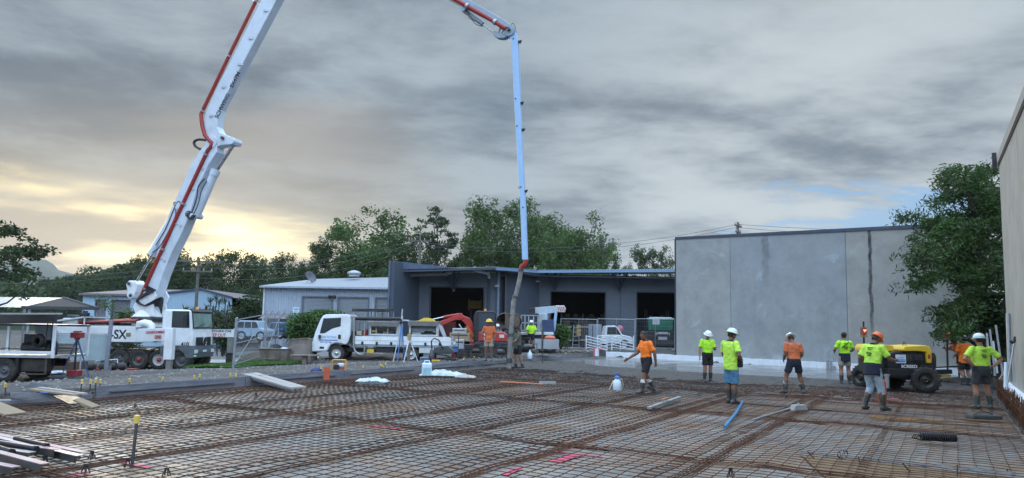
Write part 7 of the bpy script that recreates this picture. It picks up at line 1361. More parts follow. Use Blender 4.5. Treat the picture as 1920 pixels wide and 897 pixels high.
p9,_,_=person(1843,768,.0,away+.05,'man in yellow green shirt with hands on hips beside the right wall',H=1.78,head=(.1,0),hat=('hard',helw,mat('pale_blue_band',(.25,.50,.62),.5)),shirt=limey,bottom=greyc,collar=None,blen=.78,booth=.62,bootm=bootg,sk=skin,logo=True,wide=1.16,
 arms={'R':((.43,-.08,.24),(.24,-.10,.08)),'Rd':(-1,.2,-.2),'L':((-.43,-.08,.24),(-.24,-.10,.08)),'Ld':(1,.2,-.2)},legs={'R':((.14,.03,.5),(.20,.02,.09)),'L':((-.13,.02,.5),(-.15,-.03,.09)),'Ry':-.5})
p10,_,_=person(916,678,.30,toward-.25,'man in orange shirt, stone shorts and yellow helmet beside the excavator',H=1.78,head=(.05,-.4),hat=('hard',hely),shirt=hiof,bottom=khaki,collar=None,blen=.72,booth=.66,sk=skind,depth=32.0,tuck=False,
 arms={'R':((.30,-.04,.22),(.20,.10,.14)),'L':((-.27,-.02,.2),(-.26,.06,-.02))},bootm=mat('muddy_boot',(.13,.12,.11),.7,dirt=(.2,.18,.16)))
gsh=mat('grey_green_shirt',(.10,.105,.085),.85,bump=.35,bscale=22,dirt=(.17,.15,.12),damt=.5)
p11,_,_=person(970,691,.0,PI/2+.35,'man in grey shirt and black shorts guiding the concrete hose',H=1.80,head=(.35,.1),hat=('cap',mat('dark_cap_cloth',(.03,.028,.03),.9)),shirt=gsh,bottom=blackc,collar=None,blen=.8,booth=.25,sk=skin,beard=True,tuck=False,
 arms={'R':((.24,.16,.22),(.10,.36,.20)),'L':((-.24,.18,.20),(-.12,.38,.04)),'Lc':1.2,'Rc':1.2},legs={'R':((.12,.08,.5),(.12,.02,.09)),'L':((-.12,-.04,.5),(-.12,-.18,.09))})
zL=hz(XatY(996,42.5),42.5)
p12,_,_=person(996,640,0,toward,'distant man in lime shirt and pale helmet standing behind the machinery',H=1.76,hat=('cap',helw),shirt=lime,bottom=navy,collar=None,depth=42.5,arms={'R':((.27,.05,.22),(.20,.22,.14)),'L':((-.27,.05,.22),(-.2,.22,.16))});p12.location.z=atY(995,602.5,42.5).z-1.80
p13,_,_=person(932,640,0,toward,'worker whose white helmet just shows above the red excavator',H=1.74,hat=('cap',helw),shirt=mat('grey_worker_shirt',(.15,.15,.15),.8),bottom=navy,collar=None,depth=39.6);p13.location.z=atY(933,609,39.6).z-1.80
# ======= SITE CLUTTER
def onslab(px,py,z=.012):return atZ(px,py,z)
def plank(p,q,w_,th,m,name,label,cat,grp=None,off=0,lift=0,bev=.004):
 p=Vector(p);q=Vector(q);b=MB();c=(p+q)/2;b.bar(p-c,q-c,w_,th);o=b.build(name,m,None,bev);o.location=c+Vector((0,0,th/2+off));return tag(o,label,cat,grp)
t=thing('plank_ramp','long pale double plank sloping from the formwork on to the mesh','plank',tuple(onslab(510,712)))
A1,B1=atZ(462,702,.27)-t.location,atZ(552,728,.07)-t.location;A2,B2=atZ(475,700.5,.27)-t.location,atZ(566,727,.07)-t.location
b=MB();b.bar(A1,B1,.24,.05);b.build('board',gwood,t,.004);b=MB();b.bar(A2+Vector((0,.02,0)),B2+Vector((0,.02,0)),.24,.05);b.build('board',gwood,t,.004);b=MB();b.bar(A1+Vector((0,-.1,-.06)),B1+Vector((0,-.1,-.06)),.05,.06);b.build('batten',fwood,t)
t=thing('ramp_platform','timber walkway with a sloping tan board at the left end of the formwork','walkway',tuple(atZ(120,745,0)));L0=t.location
P_=lambda px,py,z:atZ(px,py,z)-L0
b=MB();b.bar(P_(62,730,.30),P_(146,741,.27),.18,.04);b.build('board',wood,t,.004);b=MB();b.bar(P_(74,727.5,.33),P_(160,739,.29),.10,.04);b.build('board',gwood,t,.004)
b=MB();b.bar(P_(145,749,.20),P_(180,764,.04),.34,.035);b.build('ramp_board',mat('tan_board',(.26,.20,.13),.8,stretch=(1,10,1)),t,.003);b=MB();b.bar(P_(20,741,.20),P_(128,744,.16),.05,.12);b.build('bearer',fwood,t);b=MB();b.bar(P_(118,742,.2),P_(150,757,.10),.4,.02);b.build('drape',mat('black_film',(.03,.04,.04),.4,bump=.6),t)
b=MB();b.prism([(-.0,0),(.45,.30),(.8,.28),(.9,0)],0,.02);o=fixn(b.build('kicker',fwood,t));o.location=P_(20,742,.08);b=MB();b.box(P_(84,736,.33),(.16,.1,.012));b.build('blue_tape',bluep,t)
t=thing('ramp_board','tan board with a blue painted end sloping at the left picture edge','board',tuple(atZ(10,765,0)));L0=t.location;b=MB();b.bar(P_(-20,757,.20),P_(30,777,.04),.42,.035);b.build('board',MATS['tan_board'],t,.003);b=MB();b.bar(P_(8,779,.02),P_(39,777,.02),.03,.03);b.build('blue_end',bluep,t);b=MB();b.bar(P_(-30,752,.22),P_(20,752,.2),.3,.04);b.build('bearer',fwood,t)
plank(atZ(0,748,.0),atZ(180,738,.0),.05,.16,fwood,'edge_board','low dark edge board running under the left walkway','board',off=.0)
plank(atZ(120,771,.0),atZ(150,776,.0),.03,.01,MATS['formwork_timber'],'offcut','small dark offcut near the left walkway','offcut')if False else None
gp='pink steel angles stacked at lower left'
ang=[((-30,815),(158,855),.0,pinkp,'pink steel angle at the back of the stack'),((-40,818),(150,862),.05,mat('grey_pink_steel',(.34,.32,.32),.5),'pale grey angle reaching furthest right'),((-50,828),(108,850),.10,pinkp,'dusty pink angle lying on top'),((-40,842),(60,856),.09,MATS['grey_pink_steel'],'short pale angle in the middle of the stack'),((-40,845),(84,878),.12,pinkp,'broad pink angle nearest the camera but one'),((-50,868),(30,884),.06,pinkp,'short pink angle nearest the camera')]
for(p,q,z,m_,lb)in ang:
 P,Q=atZ(*p,z),atZ(*q,z);t=thing('steel_angle',lb,'steel angle',tuple(P),0,gp);d=Q-P;b=MB();b.bar((0,0,.05),d+Vector((0,0,.05)),.10,.008);b.build('top_flange',m_,t);b=MB();s_=Vector((d.y,-d.x,0)).normalized()*.05;s_=s_ if s_.y<0 else-s_;b.bar(s_+Vector((0,0,.005)),s_+d+Vector((0,0,.005)),.008,.085);b.build('side_flange',dsteel,t)
for(p,q,r_,lb)in(((28,822),(88,836),.028,'dark steel tube with an open end on the pink angles'),((-20,828),(68,842),.032,'dark tube left of the open ended one'),((-20,835),(22,848),.035,'thick dark tube at the left edge of the pink stack')):
 P,Q=atZ(*p,.16),atZ(*q,.16);b=MB();b.cyl((0,0,0),Q-P,r_,n=14);d=(Q-P).normalized();b.cyl(Q-P-d*.04,Q-P+d*.01,r_*1.25,n=14);b.cyl(Q-P+d*.0105,Q-P+d*.012,r_*.8,n=14);o=b.build('steel_tube',mat('black_tube',(.035,.035,.04),.4,metal=.5),None);o.location=P;tag(o,lb,'tube','tubes on the pink steel stack')
gch='black plastic bar chairs under the mesh'
b=MB();
for a in range(4):c,s=math.cos(a*PI/2+.4),math.sin(a*PI/2+.4);b.cyl((.02*c,.02*s,.10),(.06*c,.06*s,0),.008,.011,6)
b.cyl((0,0,.09),(0,0,.115),.03,n=10);b.bb(-.03,.03,-.006,.006,.115,.14);chm=b.mesh('bar_chair');chm.materials.append(blk)
for i,(px,py,lb)in enumerate(((160,888,'bar chair at the bottom left below the pink angles'),(239,876,'bar chair at the foot of the tall capped peg'),(312,892,'bar chair at the bottom edge right of the tall peg'),(172,862,'bar chair at the tip of the pale steel angle'),(84,872,'bar chair at the tip of the broad pink angle'),(253,766,'single dark bar chair far out near the left ramp'),(1370,895,'bar chair at the bottom edge of the centre right'),(1475,749,'small bar chair behind the bowed man'),(1000,748,'bar chair beyond the rust patch'),(480,746,'bar chair near the pale reflection under the long plank'))):
 o=bpy.data.objects.new('bar_chair',chm);C.objects.link(o);o.location=atZ(px,py,-.045);o.rotation_euler=(0,0,i);o.scale=(.85,)*3;tag(o,lb,'bar chair',gch)
def sheetpile(px,py,w_,d_,h_,m,label,name,cat,seed,rz=0):
 c=atZ(px,py,.0);b=MB();b.grid(lambda u,v:((u-.5)*w_*(1+.2*nz(v*3,seed)),(v-.5)*d_*(1+.3*nz(u*3,seed)),max(.0,h_*(math.sin(PI*min(1,max(0,u)))*math.sin(PI*v))**.5*(.6+.7*abs(nz(u*5+seed,v*4))+.3*nz(u*13,v*11+seed)))),40,26);o=b.build(name,m);o.location=c;o.rotation_euler=(0,0,rz);return tag(o,label,cat)
sheetpile(831,704,1.7,.9,.22,plw,'crumpled white plastic sheet beside the jerry can','plastic_sheet','plastic sheet',3);sheetpile(698,716,1.05,.6,.16,plw,'small crumpled white plastic on a dark bundle in front of the tripods','plastic_sheet','plastic sheet',8);sheetpile(697,721,.8,.45,.12,blk,'dark bundle under the small white plastic','cloth_bundle','bundle',5);sheetpile(872,708,.75,.5,.14,mat('cement_rag',(.36,.34,.33),.9),'folded grey rag right of the white plastic sheet','rag','rag',6)
c=atZ(800,705,.02);t=thing('jerry_can','pale blue white plastic jerry can standing on the mesh','jerry can',tuple(c),.1);b=MB();b.box((0,0,.23),(.36,.24,.46));b.build('body',plas,t,.05);b=MB();b.tube([(-.1,0,.45),(-.08,0,.54),(.08,0,.54),(.1,0,.45)],.022,8);b.build('handle',plas,t);b=MB();b.cyl((0,.07,.45),(0,.07,.52),.04,n=12);b.build('cap',mat('cap_blue',(.1,.3,.5),.5),t);b=MB();b.bb(-.14,.14,-.124,-.121,.06,.30);b.build('liquid_mark',mat('pale_cyan',(.30,.55,.62),.3),t)
c=atZ(1157,733,.0);t=thing('pressure_sprayer','white pressure sprayer with blue top left of the walking man','sprayer',tuple(c),.3);b=MB();b.lathe([(.10,0),(.125,.03),(.13,.15),(.12,.26),(.07,.33),(.05,.36)],(0,0,0),20);b.build('tank',plas,t);bl_=mat('sprayer_blue',(.04,.18,.50),.4);b=MB();b.lathe([(.07,.35),(.075,.40),(.05,.43),(.03,.44)],(0,0,0),16);b.cyl((0,0,.43),(0,0,.50),.015,n=8);b.box((0,0,.51),(.17,.035,.035));b.build('pump_head',bl_,t,.006);b=MB();b.tube([(.05,0,.36),(.17,0,.33),(.20,0,.15),(.16,.02,.03),(.10,.05,.01)],.010,8);b.build('hose',mat('cream_hose',(.55,.5,.38),.5),t);b=MB();b.tube([(-.12,.0,.30),(-.2,.02,.12),(-.24,.05,.02)],.012,6);b.build('lance',mat('cream_lance',(.6,.56,.45),.5),t)
def rod(p,q,r,m,name,label,cat,pts=None,z=.02,n=10,grp=None):
 P,Q=atZ(*p,z),atZ(*q,z);b=MB();mid=(P+Q)/2;pp=[P,Q]if pts is None else[P,atZ(*pts,z),Q];b.tube([x-P for x in pp],r,n);o=b.build(name,m);o.location=P;return tag(o,label,cat,grp)
P,Q=atZ(1217,765,.03),atZ(1275,745,.03);t=thing('straightedge','aluminium straightedge with a wooden handle lying on the mesh','straightedge',tuple(P));b=MB();b.bar((0,0,0),Q-P,.10,.05);b.build('blade',alum,t,.004);m_=(Q-P)*.52;d=(Q-P).normalized();b=MB();b.bar(m_-d*.45+Vector((0,0,.09)),m_+d*.15+Vector((0,0,.09)),.05,.03);b.build('handle',mat('orange_wood',(.40,.16,.08),.6),t,.005);b=MB();[b.bar(m_+d*k+Vector((0,0,.03)),m_+d*k+Vector((0,0,.09)),.03)for k in(-.35,.05)];b.build('bracket',galv,t)
rod((1359,801),(1392,754),.030,mat('blue_conduit',(.03,.18,.38),.45),'blue_pipe','bright blue plastic pipe lying on the mesh','pipe',(1380,775),.04)
t_=rod((1410,788),(1484,765),.020,alum,'float_pole','pale aluminium float pole pointing to the trowel plate','pole',None,.05);P=atZ(1497,769,.02);t=thing('float_plate','small grey bull float plate at the end of the pole','bull float',tuple(P),.35);b=MB();b.prism([(-.20,0),(-.14,.12),(.16,.12),(.22,0)],-.08,.08);fixn(b.build('plate',mat('float_grey',(.33,.33,.33),.6),t,.01));b=MB();b.cyl((0,0,.10),(0,.0,.16),.03,n=10);b.build('socket',galv,t)
rod((1318,751),(1560,770),.014,blkm,'long_bar','long dark pole lying past the man in blue shorts','pole',None,.035);P=atZ(938,716,.03);t=thing('concrete_rake','orange handled concrete rake lying on the mesh','rake',tuple(P));b=MB();b.tube([(0,0,0),atZ(1018,720.5,.03)-P],.018,8);b.build('handle',mat('orange_handle',(.62,.20,.08),.5),t);b=MB();q=atZ(1011,720.5,.0)-P;b.bar(q+V3(0,0,.05),q+V3(.55,.05,.05),.03,.10);b.build('blade',galv,t)
for i,(p,q,lb)in enumerate((((1640,786),(1838,795),'yellowish timber strip below the screed operator'),((1630,783),(1762,790),'second yellowish timber strip just behind the first'))):P,Q=atZ(*p,-.03),atZ(*q,-.03);plank(P,Q,.09,.03,mat('ochre_timber',(.42,.22,.06),.8),'timber_strip',lb,'timber strip','ochre timber strips')
P=atZ(1727,824,.03);Q=atZ(1792,827,.03);t=thing('coil_spacer','black ribbed corrugated pipe piece lying on the mesh','pipe piece',tuple(P));d=Q-P;b=MB();b.cyl((0,0,.05),d+Vector((0,0,.05)),.045,n=16);b.build('pipe',blk,t)
b=MB()
for k in range(16):c=d*(k/15.5)+Vector((0,0,.05));b.cyl(c,c+d.normalized()*.02,.075,n=16)
o=b.build('ribs',blk,t);o['kind']='stuff';b=MB();[b.tube([(-.0,0,.05),(-.08,.05*s,.08),(-.12,.06*s,.02),(-.04,.07*s,.0)],.012,6)for s in(-1,0,1)];b.build('frayed_end',blk,t)
P=atZ(1580,861,.02);t=thing('wire_coil','small round coil of tie wire on the bare sand','wire coil',tuple(P));b=MB()
for k in range(5):b.tube([(.07*math.cos(a)*(1 if k<3 else .5),.05*math.sin(a)*(k-2)*.5,.07+.07*math.sin(a))for a in np.linspace(0,2*PI,17)],.006,5)
b.build('coil',mat('wire_steel',(.16,.15,.14),.5,metal=.5),t)
for i,(px,py,px2,py2,lb)in enumerate(((1514,846,1528,862,'bent dark bar end poking up at the left end of the sand'),(1610,857,1612,870,'short bar end standing in the sand strip'),(1692,868,1706,885,'bent bar end over the middle of the sand strip'),(1795,872,1795,894,'upright bar stub near the right end of the sand strip'),(1893,897,1888,880,'bar stub in the bottom right corner'))):P=atZ(px2,py2,-.03);top=atY(px,py,P.y+.03)-P;b=MB();b.tube([(0,0,0),top*.6,top],.009,6);o=b.build('bar_stub',rust);o.location=P;tag(o,lb,'steel bar','loose bar ends round the sand strip')
P=atZ(1655,758,0);t=thing('orange_cylinder','upright orange cylinder behind the screed operator','cylinder',tuple(P));b=MB();b.lathe([(.09,0),(.10,.03),(.10,.56),(.07,.62),(.03,.63)],(0,0,0),16);b.build('body',orng,t);b=MB();b.cyl((0,0,.62),(0,0,.68),.03,n=10);b.build('neck',blk,t)
P=atZ(1672,751,0);b=MB();b.bar((-.18,0,.02),(.2,.02,.02),.12,.04);o=b.build('pink_block',mat('pinkish_plastic',(.5,.14,.14),.6));o.location=P;tag(o,'flat pink plastic piece beside the orange cylinder','plastic piece')
b=MB();P0=atZ(1606,736,.02);b.tube([atZ(x,y,.02+.02*k)-P0 for k,(x,y)in enumerate(((1606,736),(1605,742),(1612,747),(1625,750),(1640,750)))],.014,6);o=b.build('air_hose',blk);o.location=P0;tag(o,'black cable curling left of the screed operator','cable')
P=atZ(1845,786,.0);t=thing('tool_bag','dark flat tool bag with cables on the mesh by the right wall','bag',tuple(P));b=MB();b.box((0,0,.05),(.66,.28,.10));b.build('bag',mat('grey_green_canvas',(.07,.08,.08),.9),t,.03);b=MB();b.tube([(-.3,-.1,.1),(-.15,-.08,.17),(.05,-.05,.16),(.2,.0,.1)],.012,6);b.tube([(-.2,.02,.1),(-.05,.05,.19),(.12,.05,.14)],.012,6);b.build('cables',mat('brown_cable',(.12,.07,.05),.7),t)
for i,(px,py,l_,a,lb)in enumerate(((1380,742,1.0,.1,'dark batten stuck in the concrete behind the blue shorts man'),(1050,745,.8,.5,'thin dark rod beside the rust coloured patch'),(640,705,.7,1.0,'short rod near the formwork below the flatbed'),(900,712,1.1,.05,'dark rod behind the orange rake'))):P=atZ(px,py,.03);plank(P,P+Vector((l_*math.cos(a),l_*math.sin(a),0)),.03,.02,dsteel,'loose_rod',lb,'rod','loose rods on the mesh')
p=atZ(612,713,.0);t=thing('orange_marker','upright orange red board against the inside of the formwork','board',tuple(p));b=MB();b.bb(-.1,.1,-.02,.02,0,.42);b.build('board',mat('orange_red_board',(.50,.10,.04),.7,dirt=(.15,.06,.04),damt=.5),t,.004)
def yard(px,py):return hitg(px,py)
c=yard(635,696);t=thing('plate_compactor','small compactor in a yellow tube frame behind the formwork','compactor',tuple(c),.05);s_=1.0;b=MB();W_,H_=.78,.62
for y_ in(-.22,.22):b.tube([(-W_/2,y_,.06),(-W_/2,y_,H_-.06),(-W_/2+.06,y_,H_),(W_/2-.06,y_,H_),(W_/2,y_,H_-.06),(W_/2,y_,.06)],.022,8)
for x_ in(-W_/2,W_/2):b.tube([(x_,-.22,.1),(x_,.22,.1)],.02,8)
b.build('frame',mat('ochre_frame',(.62,.33,.05),.5),t);b=MB();b.box((-.1,0,.22),(.30,.3,.28));b.cyl((-.28,0,.22),(-.20,0,.22),.13,n=16);b.build('engine',blkm,t,.02);b=MB();b.box((.12,0,.34),(.34,.28,.18));b.build('fuel_tank',mat('tank_white',(.65,.68,.7),.4),t,.04);b=MB();b.box((.12,0,.14),(.34,.26,.16));b.build('pump',mat('pump_red',(.3,.06,.05),.5),t,.02);b=MB();b.bb(-.38,.38,-.24,.24,.0,.05);b.build('base',dsteel,t);t.scale=(.62,)*3
c=yard(592,699);b=MB();b.lathe([(.27,0),(.27,.02),(.25,.13),(.18,.22),(.08,.27),(.01,.28)],(0,0,0),20);o=b.build('blue_dome',mat('deep_blue_plastic',(.02,.03,.12),.5));o.location=c;o.scale=(.68,)*3;tag(o,'dark blue dome shaped cover on the gravel left of the compactor','plastic cover')
def blob(px,py,Y,w_,h_,m,label,name,cat,seed,grp=None):
 c=G(px,Y)+Vector((0,0,-.15));b=MB();b.ball((0,0,0),(w_/2,w_*.4,h_),18,12);b.v=[(x*(1+.25*nz(x*3+seed,y*3,z*3)),y*(1+.25*nz(x*3,y*3+seed,z*3)),max(-.05,z*(1+.4*nz(x*4+seed,y*4,z*4))))for x,y,z in b.v];o=b.build(name,m);o.location=c;return tag(o,label,cat,grp)
blob(508,655,38.5,3.4,.65,mat('soil_heap_brown',(.09,.065,.045),.95,bump=.9,bscale=12),'low brown soil heap behind the skip','soil_heap','soil heap',2);blob(690,668,39.0,5.5,.35,MATS['soil_heap_brown'],'spoil ridge visible under the flatbed truck','soil_heap','soil heap',7);blob(925,668,39.8,3.6,.45,MATS['soil_heap_brown'],'dark spoil behind the excavator tracks','soil_heap','soil heap',9);blob(445,680,36.5,1.4,.16,mat('dry_grass',(.22,.14,.05),.95,bump=.9),'clump of dry brown grass at the edge of the green strip','dry_grass','dry grass',5)
p,q=atY(1003,636,38),atY(1048,655,38);t=thing('metal_tank','open grey sheet metal tank behind the formwork right of the hose','tank',(p.x,38,q.z));W_,H_=q.x-p.x,p.z-q.z;b=MB();b.bb(0,W_,0,.03,0,H_);b.bb(0,W_,.9,.93,0,H_);b.bb(0,.03,.03,.9,0,H_);b.bb(W_-.03,W_,.03,.9,0,H_);b.bb(.03,W_-.03,.03,.9,0,.03);b.build('shell',galv,t);b=MB();b.bb(W_*.27,W_*.33,-.03,-.002,-.1,H_+.5);b.build('stake',dsteel,t)
q=atY(1031,634,38.3);b=MB();b.ball((0,0,0),(.3,.25,.14),14,8);o=b.build('orange_cloth',mat('salmon_cloth',(.6,.16,.10),.8));o.location=q;tag(o,'salmon coloured bundle on the grey tank','cloth')
for i in range(16):
 px=1046+i*5+rq.uniform(-2,2);c=yard(px,661+rq.uniform(-2,2));s_=rq.uniform(.07,.16);b=MB();b.ball((0,0,s_*.5),(s_,s_*.8,s_*.6),7,5);b.v=[(x*(1+.3*nz(x*9+i,y*9,z*9)),y,z*(1+.3*nz(x*7,y*7,i)))for x,y,z in b.v];b.sm=[False]*len(b.sm);o=b.build('rubble_stone',mat('rubble',(.22,.19,.17),.9,var=.4,scale=2));o.location=c;tag(o,'lump of rubble on the bank by the styrofoam strip end','stone','rubble between the tank and the styrofoam strip')
q=G(1118,44);t=thing('pink_wrapped_post','short post wrapped in pink tape at the left end of the styrofoam strip','post',tuple(atY(1118,668,41.5)));b=MB();b.cyl((0,0,0),(0,0,.42),.16,n=12);b.build('block',plas,t);b=MB();b.cyl((-.12,-.1,.0),(-.12,-.1,.5),.05,n=8);b.tube([(-.2,-.1,.4),(.4,-.1,.42)],.03,6);b.build('pink_tape',mat('pink_tape',(.6,.12,.2),.6),t)
# -------- tripods
def tripod(px,py,H_,label,legm,headm,headk,spread=.5,extra=None,name='survey_tripod',cat='tripod',Yd=None):
 c=yard(px,py)if Yd is None else G(px,Yd);t=thing(name,label,cat,tuple(c));b0=V3(0,0,H_)
 for k in range(3):a=2.2+k*2*PI/3;e=V3(spread*math.cos(a),spread*math.sin(a),-.02);b=MB();b.tube([b0+(e-b0)*.03,b0.lerp(e,.5)],[.025,.028],8);b.tube([b0.lerp(e,.5),e],[.02,.014],8);b.build('leg',legm,t)
 b=MB();b.cyl(b0+V3(0,0,-.05),b0+V3(0,0,.03),.09,n=14);b.build('head_plate',headm,t);b=MB();headk(b,b0);o=b.build('instrument',headm if headm is not legm else blk,t,.01);return t
wl2=mat('white_leg',(.62,.66,.70),.4);bl2=mat('blue_leg',(.08,.22,.52),.4)
def h_level(b,p):b.box(p+V3(0,0,.12),(.18,.14,.16));b.cyl(p+V3(0,0,.2),p+V3(0,0,.26),.05,n=10)
t=tripod(768,685,1.02,'short white legged tripod with an ochre level on top',wl2,mat('ochre_head',(.35,.27,.12),.5),h_level,.42,Yd=31.5)
b=MB();b.bar((0,-.05,.05),(0,-.05,.85),.14,.03);b.build('board',mat('brown_board',(.17,.12,.09),.8),t)
t=tripod(752,684,1.75,'folded tall tripod with one white and two blue legs',bl2,blk,lambda b,p:b.cyl(p,p+V3(0,0,.14),.035,n=8),.22,Yd=32.2);b=MB();b.tube([(-.30,0,0),(0,0,1.7),(.03,0,2.35)],.022,8);b.build('staff',wl2,t)
def h_laser(b,p):b.box(p+V3(0,0,.1),(.34,.26,.18));b.box(p+V3(0,0,.22),(.2,.2,.05))
t=tripod(146,706,1.30,'red laser level on a blue legged tripod near the service truck',mat('dark_blue_leg',(.04,.07,.20),.4),mat('dark_red_case',(.28,.03,.04),.5),h_laser,.48,Yd=24.2)
b=MB();b.cyl((0,0,.1),(0,0,1.3),.02,n=8);b.build('centre_column',blk,t);b=MB();b.box((0,-.02,.14),(.36,.3,.2));b.build('red_box',MATS['dark_red_case'],t,.02)
c=G(155,25.5);t=thing('antenna_staff','tall pale staff with a dark sensor rising above the laser tripod','staff',tuple(c));zt=atY(156,591,25.5).z-c.z;b=MB();b.cyl((0,0,0),(.04,0,zt),.025,n=8);b.build('staff',wl2,t);b=MB();b.box((.04,0,zt+.02),(.26,.2,.14));b.cyl((.04,0,zt+.08),(.04,0,zt+.14),.09,n=10);b.build('sensor',blk,t,.03)
# -------- skip bins
def skip(px0,px1,pyt,pyb,Y,label,lidded=False):
 p,q=atY(px0,pyt,Y),atY(px1,pyb,Y);W_,H_=q.x-p.x,p.z-q.z;t=thing('skip_bin',label,'skip',(p.x,Y,q.z),0,'steel skips by the gate');th=.04;sl_=W_*.10;Dp=1.6
 def shell(x0b,x1b,x0t,x1t):
  b=MB();O=[(x0b,.15,0),(x1b,.15,0),(x1b,Dp-.15,0),(x0b,Dp-.15,0),(x0t,0,H_),(x1t,0,H_),(x1t,Dp,H_),(x0t,Dp,H_)];I_=[(x0b+th,.15+th,th),(x1b-th,.15+th,th),(x1b-th,Dp-.15-th,th),(x0b+th,Dp-.15-th,th),(x0t+th,th,H_),(x1t-th,th,H_),(x1t-th,Dp-th,H_),(x0t+th,Dp-th,H_)]
  f=[(0,3,2,1),(0,1,5,4),(1,2,6,5),(2,3,7,6),(3,0,4,7),(8,9,10,11),(8,12,13,9),(9,13,14,10),(10,14,15,11),(11,15,12,8),(4,5,13,12),(5,6,14,13),(6,7,15,14),(7,4,12,15)];b.add(O+I_,f);return b
 shell(sl_,W_-sl_*.2,0,W_).build('shell',skipm,t);b=MB();b.tube([(0,-.02,H_),(W_,-.02,H_),(W_,Dp+.02,H_),(0,Dp+.02,H_),(0,-.02,H_)],.035,6);b.build('rim',skipm,t)
 b=MB()
 for f_ in(.25,.72):b.bar((W_*(f_+.02),-.01,H_-.05),(W_*f_+.02,.13,.03),.05,.06,up=(0,1,0))
 b.bar((W_*.22,.04,H_*.35),(W_*.72,.04,H_*.35),.05,.05);b.build('stiffener',skipm,t);return t,W_,H_
t,W_,H_=skip(485,536,654,684,35.0,'open rusty grey skip with tapered side at the gate');b=MB()
for k in range(5):b.tube([(W_*.35+.09*k,.3,H_-.05),(W_*.36+.09*k,.4,H_+.22-.02*abs(k-2)),(W_*.42+.09*k,.7,H_)],.03,6)
b.build('hose_scraps',blk,t);b=MB();b.ball((W_*.8,.5,H_-.02),(.22,.25,.08));b.build('white_scrap',plas,t);b=MB();b.bb(.1,W_-.1,.2,1.4,H_-.3,H_-.2);b.build('rubbish',MATS['soil_heap_brown'],t)
p,q=atY(534,633,35.6),atY(582,684,35.6);t=thing('skip_bin','taller closed steel skip with a sloping left side beside the flatbed','skip',(p.x,35.6,q.z),0,'steel skips by the gate');W_,H_=q.x-p.x,p.z-q.z;b=MB();b.prism([(0,0),(W_*.95,0),(W_,H_*.12),(W_*.9,H_*.97),(W_*.25,H_*.9),(.0,H_*.35)],0,1.3);fixn(b.build('body',skipm,t,.03));b=MB();b.bb(W_*.35,W_*.85,-.02,-.002,H_*.3,H_*.75);b.build('side_panel',mat('skip_panel',(.24,.21,.19),.8,dirt=(.1,.07,.05)),t,.008);b=MB();b.bar((W_*.02,-.02,H_*.4),(W_*.22,-.02,H_*.92),.05,.05);b.bar((W_*.22,-.02,H_*.93),(W_*.92,-.02,H_*1.0),.05,.05);b.build('rim',skipm,t)
c=atY(572,667,34.8);b=MB();b.bb(-.65,.65,-.3,.3,0,.04);b.bb(-.1,.1,-.1,.1,-.42,-.001);o=b.build('steel_step',mat('step_steel',(.22,.17,.14),.7));o.location=c;tag(o,'flat rusty steel plate sticking out in front of the flatbed','steel plate')
# -------- fences and gates
fpm=mat('fence_galv',(.30,.33,.36),.5,metal=.4)
def chain(b,P0,P1,z0,z1,cell=.10,r=.004,flip=False):
 L_=(P1-P0).length;d=(P1-P0).normalized();H_=z1-z0;n=int((L_+H_)/cell)
 for k in range(n):
  s=k*cell-H_
  for sg in(1,-1):
   a0,a1=s,s+H_;z_a,z_b=z0,z1
   if sg<0:z_a,z_b=z1,z0
   t0=max(0,-a0/H_);t1=min(1,(L_-a0)/H_)
   if t1<=t0:continue
   A=P0+d*(a0+H_*t0);B=P0+d*(a0+H_*t1);b.tube([(A.x,A.y,z_a+(z_b-z_a)*t0),(B.x,B.y,z_a+(z_b-z_a)*t1)],r,3,False)
def chain_fence(name,label,pts,H_,cell=.10,cloth=None,gate=False,lean=0):
 c=pts[0];t=thing(name,label,'fence' if not gate else 'gate',tuple(c))
 for i,p in enumerate(pts):q=p-c;b=MB();b.cyl(q,q+V3(lean,0,H_+.05),.03,n=8);b.ball(q+V3(lean,0,H_+.06),.035);b.build('post',fpm,t)
 for i in range(len(pts)-1):
  p,q=pts[i]-c,pts[i+1]-c;b=MB();chain(b,V3(p.x,p.y,0),V3(q.x,q.y,0),p.z+.05,p.z+H_-.03,cell);o=b.build('chain_mesh',fpm,t);o['kind']='stuff'
  b=MB();b.tube([p+V3(0,0,H_),q+V3(0,0,H_)],.02,6);b.build('rail',fpm,t)
  if gate:
   b=MB();[b.tube([p+V3(0,0,k*H_),q+V3(0,0,k*H_)],.018,6)for k in(.06,.5)];b.tube([p+V3(0,0,.05),q+V3(0,0,H_*.98)],.018,6);b.build('brace',fpm,t)
  if cloth:b=MB();d=(q-p).normalized();n=V3(-d.y,d.x,0)*.05;b.grid(lambda u,v:p+(q-p)*u+n*(1+.5*nz(u*4,v*3))+V3(0,0,.1+(H_-.15)*v),12,6);b.build('shade_cloth',cloth,t)
 return t
shade=mat('pale_shade_cloth',(.52,.66,.70),.8,var=.2,scale=1.5)
za=lambda px,py,Y:atY(px,py,Y)
chain_fence('chain_fence','chain link panel backed with pale cloth in front of the pump truck body',[za(102,681,27.5),za(203,681,28.5)],1.14,.085,shade);P=za(199,692,28.2);b=MB();b.bar((0,0,0),tuple(za(209,600,28.4)-P),.14,.06);o=b.build('leaning_post',mat('grey_flat_post',(.17,.19,.23),.6));o.location=P;tag(o,'flat grey post leaning beside the cloth backed fence','post')
chain_fence('site_gate','galvanised chain link gate with a diagonal brace right of the pump truck',[za(437,690,33.4),za(494,672,36.5)],2.2,.12,None,True);chain_fence('site_gate','folded back chain link gate leaf beside the skip',[za(497,668,37.5),za(520,664,40)],2.0,.12,None,True)
